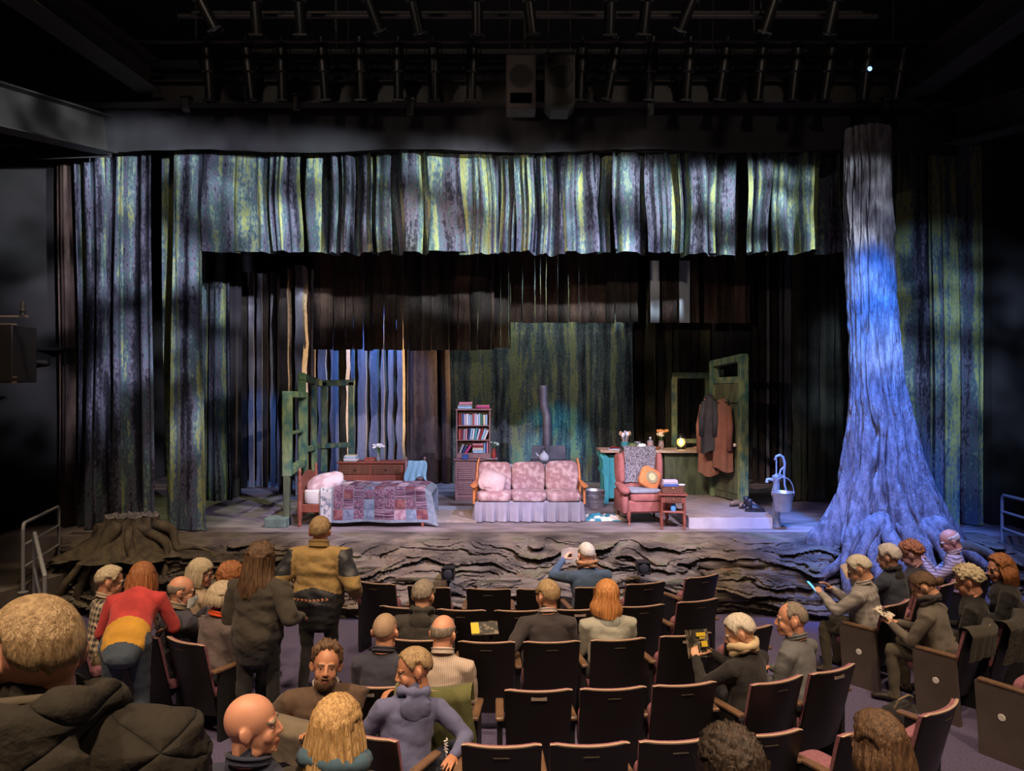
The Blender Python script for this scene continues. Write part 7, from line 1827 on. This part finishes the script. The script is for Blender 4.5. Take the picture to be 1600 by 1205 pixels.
sit('brownlady', 'woman with long brown hair and glasses in a black jacket', sex='f', top=black_c, bulk=0.02, hair=dict(kind='bob', th=0.022, length=0.17, seed=30), hairm='red', brow=HM['brown'], skin='pink', head=(28, -12, 0), turn=14, s=0.98, extras=glasses())

# left-hand block
sit('check', 'man with thick grey hair and glasses in a checked shirt', top=pattern_cloth('tan_check', (0.50, 0.42, 0.30), (0.045, 0.040, 0.040), 'check', 0.055), hair=dict(kind='short', th=0.020, seed=41), hairm='ash', skin='pink', head=(-18, -10, 0), s=1.05, turn=-8, extras=multi(glasses(), collar(cloth('tan_check_collar', (0.42, 0.35, 0.25)), 0.07, 0.035)), bottom=khaki, girth=1.04)
sit('mask', 'bald man wearing a pale face mask and a navy coat', top=cloth('slate_coat', (0.040, 0.040, 0.058)), bulk=0.016, hair=dict(kind='horseshoe', th=0.005, bald=True, seed=2), hairm='grey', skin='pink', head=(-26, -6, 0), turn=-10, s=1.02, armR=(0.04, 0.40, 0.96), handR='grip', armL=(-0.06, 0.40, 0.92), extras=multi(mask(), glasses(), collar(cloth('stone_collar', (0.22, 0.18, 0.13)), 0.078, 0.05)))
sit('greylady', 'grey-blonde woman in a grey coat with an orange collar', sex='f', top=cloth('mauve_grey_coat', (0.105, 0.082, 0.082)), bulk=0.018, hair=dict(kind='bob', th=0.024, length=0.04, seed=44), hairm='ash', skin='pink', head=(-30, -12, 0), turn=-8, s=0.98, extras=multi(glasses(), collar(cloth('orange_collar', (0.62, 0.08, 0.02)), 0.072, 0.04)))
sit('glasslady', 'woman with a straight ash-blonde bob and glasses', sex='f', top=cloth('cream_jumper', (0.32, 0.24, 0.16)), hair=dict(kind='bob', th=0.018, length=0.11, seed=45, fringe=True), hairm='ash', skin='pink', head=(-44, -8, 0), turn=-12, s=1.0, extras=glasses())
o = sit('redhair', 'person with auburn hair lifting a bright phone', sex='f', top=black_c, hair=dict(kind='short', th=0.026, seed=46, lump=0.01, fringe=True), hairm='red', skin='pink', head=(-18, -10, 0), s=0.97, armR=(0.20, 0.42, 0.98), handR='grip')
phone('phone with a bright white screen held beside the auburn hair', o, (0.17, 0.50, 1.08), (-4, 10, -16), ('white', (0.75, 0.85, 0.95), 2.2))

# standing people
def splitter(m, fn):
    fn.mat = m; return fn
tanf = cloth('tan_fleece', (0.30, 0.20, 0.075), 1.15, 30); blackn = cloth('black_nylon', (0.016, 0.018, 0.024), rough=0.5)
def fl_split(c):
    z = c[:, 2]; ax = np.abs(c[:, 0])
    low = (z < 1.06 + 0.05 * np.cos(c[:, 0] * 9)) & (ax < 0.27)
    shoulder = (ax > 0.235) & (z > 1.22) & (z < 1.46)
    hand = (ax > 0.23) & (z < 0.95)
    return low | shoulder | hand
o = person('standing man in a tan fleece and black jacket walking to the stage', ((497 - 800) / F * 7.25, 7.25, 0), face=-4, pose='stand', s=1.02, top=tanf, bottom=black_c, bulk=0.05, girth=1.2, hair=dict(kind='short', th=0.018, seed=51), hairm='sandy', skin='pink', head=(10, -2, 0), lean=3, bot_split=splitter(blackn, fl_split), extras=collar(tanf, 0.074, 0.065), armL=(-0.34, 0.10, 0.98), armR=(0.35, 0.12, 0.98), group='people standing in the aisle', hd=1.17)
st_m = mat('copper_stitching', (0.50, 0.22, 0.12), 0.6)
for k in range(9):
    for q in range(2): MB().box((0, 0, 0), (0.026, 0.012, 0.006)).build('stitch', st_m, o, loc=(-0.16 + k * 0.04, -0.215 - 0.02 * math.cos((k - 4) * .35), 1.0 + 0.012 * q + 0.003 * abs(k - 4)), rot=(0, R(20 if q else -20), 0))
person('walker with long dark brown hair in a charcoal coat in the aisle', ((402 - 800) / F * 6.45, 6.45, 0), face=-12, pose='stand', s=0.945, sex='f', top=cloth('charcoal_coat', (0.040, 0.034, 0.026)), bottom=black_c, bulk=0.045, hair=dict(kind='long', th=0.03, length=0.26, seed=53, lump=0.012), hairm='brown', head=(-20, -6, 0), armR=(0.32, 0.16, 1.0), handR='relax', lean=4, group='people standing in the aisle', hd=1.17)
red_t = cloth('red_blouse', (0.36, 0.035, 0.035), 1.6, 7)
yel = cloth('mustard_hem', (0.50, 0.26, 0.03))
def rb_split(c): return (c[:, 1] < 0.055) & (np.abs(c[:, 0]) < 0.24) & (c[:, 2] < 1.20)
person('person in a red blouse and jeans bending over between the rows', ((196 - 800) / F * 6.0, 6.0, 0), face=14, pose='bend', s=1.04, sex='f', lean=56, top=red_t, bottom=jeans, bulk=0.012, girth=1.08, hair=dict(kind='bob', th=0.02, length=0.12, seed=55), hairm='red', head=(0, -10, 0), bot_split=splitter(yel, rb_split), armR=(0.20, 0.62, 0.86), armL=(-0.18, 0.60, 0.86), group='people standing in the aisle')
person('large man in a quilted olive jacket at the lower left corner', (-0.97, 1.44, 0.85), face=16, pose='stand', s=1.03, top=olive_quilt, bottom=black_c, bulk=0.06, girth=1.2, hair=dict(kind='short', th=0.006, seed=57, recede=16), hairm='sandy', skin='pink', head=(46, -6, 0), lean=4, extras=multi(collar(cloth('olive_collar', (0.06, 0.048, 0.032)), 0.085, 0.05), hood(olive_quilt, 1.25, 0.02)), group='people standing in the aisle', hd=1.06, neck=-0.03)

# ---- clothes and bags left on the seats
def drape(label, key, m, name, w=0.52, front=0.15, back=0.5, seed=0, off=0.02, z=0.0, hem=0.05):
    X, Y, ph = SEATS[key]
    def pt(u, v):
        x = (u - .5) * w
        L = front + back; s_ = v * L
        fold = 0.018 * math.sin(u * 17 + seed) + 0.012 * fbm(u * 5 + seed, v * 4, 0, 3)
        if s_ < front: zz = 0.885 - (front - s_); y = back_y(x, max(0.5, zz)) + 0.075
        else:
            d = s_ - front; zz = 0.885 - max(0, d - 0.05) * (1 + hem * math.sin(u * 9 + seed)); y = back_y(x, max(0.45, zz)) + 0.075 - min(d, 0.11) * 1.0 - off - (0.02 + abs(fold)) * min(1, d * 3)
        return (x + (u - .5) * 0.06 * v + 0.01 * math.sin(v * 7 + seed), y, zz + 0.01 * math.sin(u * 6 + seed))
    o = MB().grid(pt, 40, 26).build(name, m, None, 'all', (X, Y, z), (0, 0, ph))
    return tag(o, label, 'garment')
drape('olive green jacket hung over the seat of the cream-shirted man', (3, 681), cloth('olive_green_jacket', (0.10, 0.105, 0.035)), 'hung_jacket', seed=2, w=0.54, back=0.62)
drape('stone grey coat bundled over the seat of the bearded man', 'brownman', cloth('stone_coat', (0.13, 0.105, 0.075)), 'hung_coat', seed=5, w=0.5, front=0.2, back=0.32, off=0.05)
drape('black coat hung over the seat of the person reading in grey', 'sweater', cloth('olive_black_coat', (0.040, 0.034, 0.026)), 'hung_coat', seed=7, w=0.5, back=0.34)
drape('dark coat with fur trim over the curly-haired woman\'s seat', 'curly', cloth('brown_black_coat', (0.036, 0.030, 0.022), bump=0.9, bscale=40), 'hung_coat', seed=9, w=0.6, back=0.45, off=0.05)
t = thing('programme', 'yellow and grey programme lying on an empty second-row seat edge', 'programme', (SEATS[(2, 761)][0] - 0.02, SEATS[(2, 761)][1] + 0.10, 0.885)); t.rotation_euler = (R(28), 0, R(8))
MB().box((0, 0.06, 0), (0.24, 0.15, 0.006)).build('pages', paper, t); MB().box((0, 0.06, 0.004), (0.24, 0.15, 0.002)).build('cover', prog_dark, t); MB().box((-0.085, 0.06, 0.006), (0.07, 0.13, 0.002)).build('yellow_block', prog_y, t)
t = thing('red_bag', 'salmon red bag leaning behind the boy\'s seat', 'bag', (SEATS['boy'][0] + 0.0, SEATS['boy'][1] - 0.34, 0.36))
MB().box((0, 0, 0.18), (0.26, 0.12, 0.36), 0.03).build('bag_body', cloth('salmon_bag', (0.42, 0.10, 0.07)), t, rot=(0, R(22), 0)); MB().tube([(-0.06, 0, 0.36), (-0.02, 0, 0.44), (0.10, 0, 0.40), (0.12, 0, 0.33)], 0.008, 6).build('strap', cloth('salmon_bag', (0, 0, 0)), t)
p_ = W(697, 1178, 4.85)
t = thing('white_cord', 'knotted white cord hanging beside the boy\'s elbow', 'cord', (p_.x, p_.y, p_.z - 0.1))
MB().tube([(0.012 * math.sin(k * 2.1), 0.008 * math.cos(k * 1.7), 0.20 - k * 0.007) for k in range(14)], 0.006, 6).build('knot', white_cloth, t, True); MB().tube([(0, 0, 0.11), (0.004, 0, 0.05), (-0.03, 0, 0.0), (-0.10, 0.05, -0.05)], 0.004, 6).build('tail', white_cloth, t, True)
p_ = W(1405, 1085, 6.55)
t = thing('handbag', 'black handbag on the carpet in front of the reader in grey', 'bag', (p_.x, p_.y, 0.0), R(30))
mb = MB(); cushion(mb, (0, 0, 0.11), (0.34, 0.18, 0.22), 0.5, 0.2, wr=0.02); mb.build('bag_body', black_c, t, 'all'); MB().tube([(-0.12, -0.02, 0.19), (-0.10, -0.06, 0.30), (0.0, -0.09, 0.33), (0.10, -0.06, 0.28), (0.12, -0.02, 0.19)], 0.010, 6).build('strap', khaki, t, True)
for o_ in [q for q in bpy.data.objects if q.name.startswith('glowing_vent') and q.parent is not blue_lamp]: bpy.data.objects.remove(o_)
bpy.data.scenes.remove(TMP)
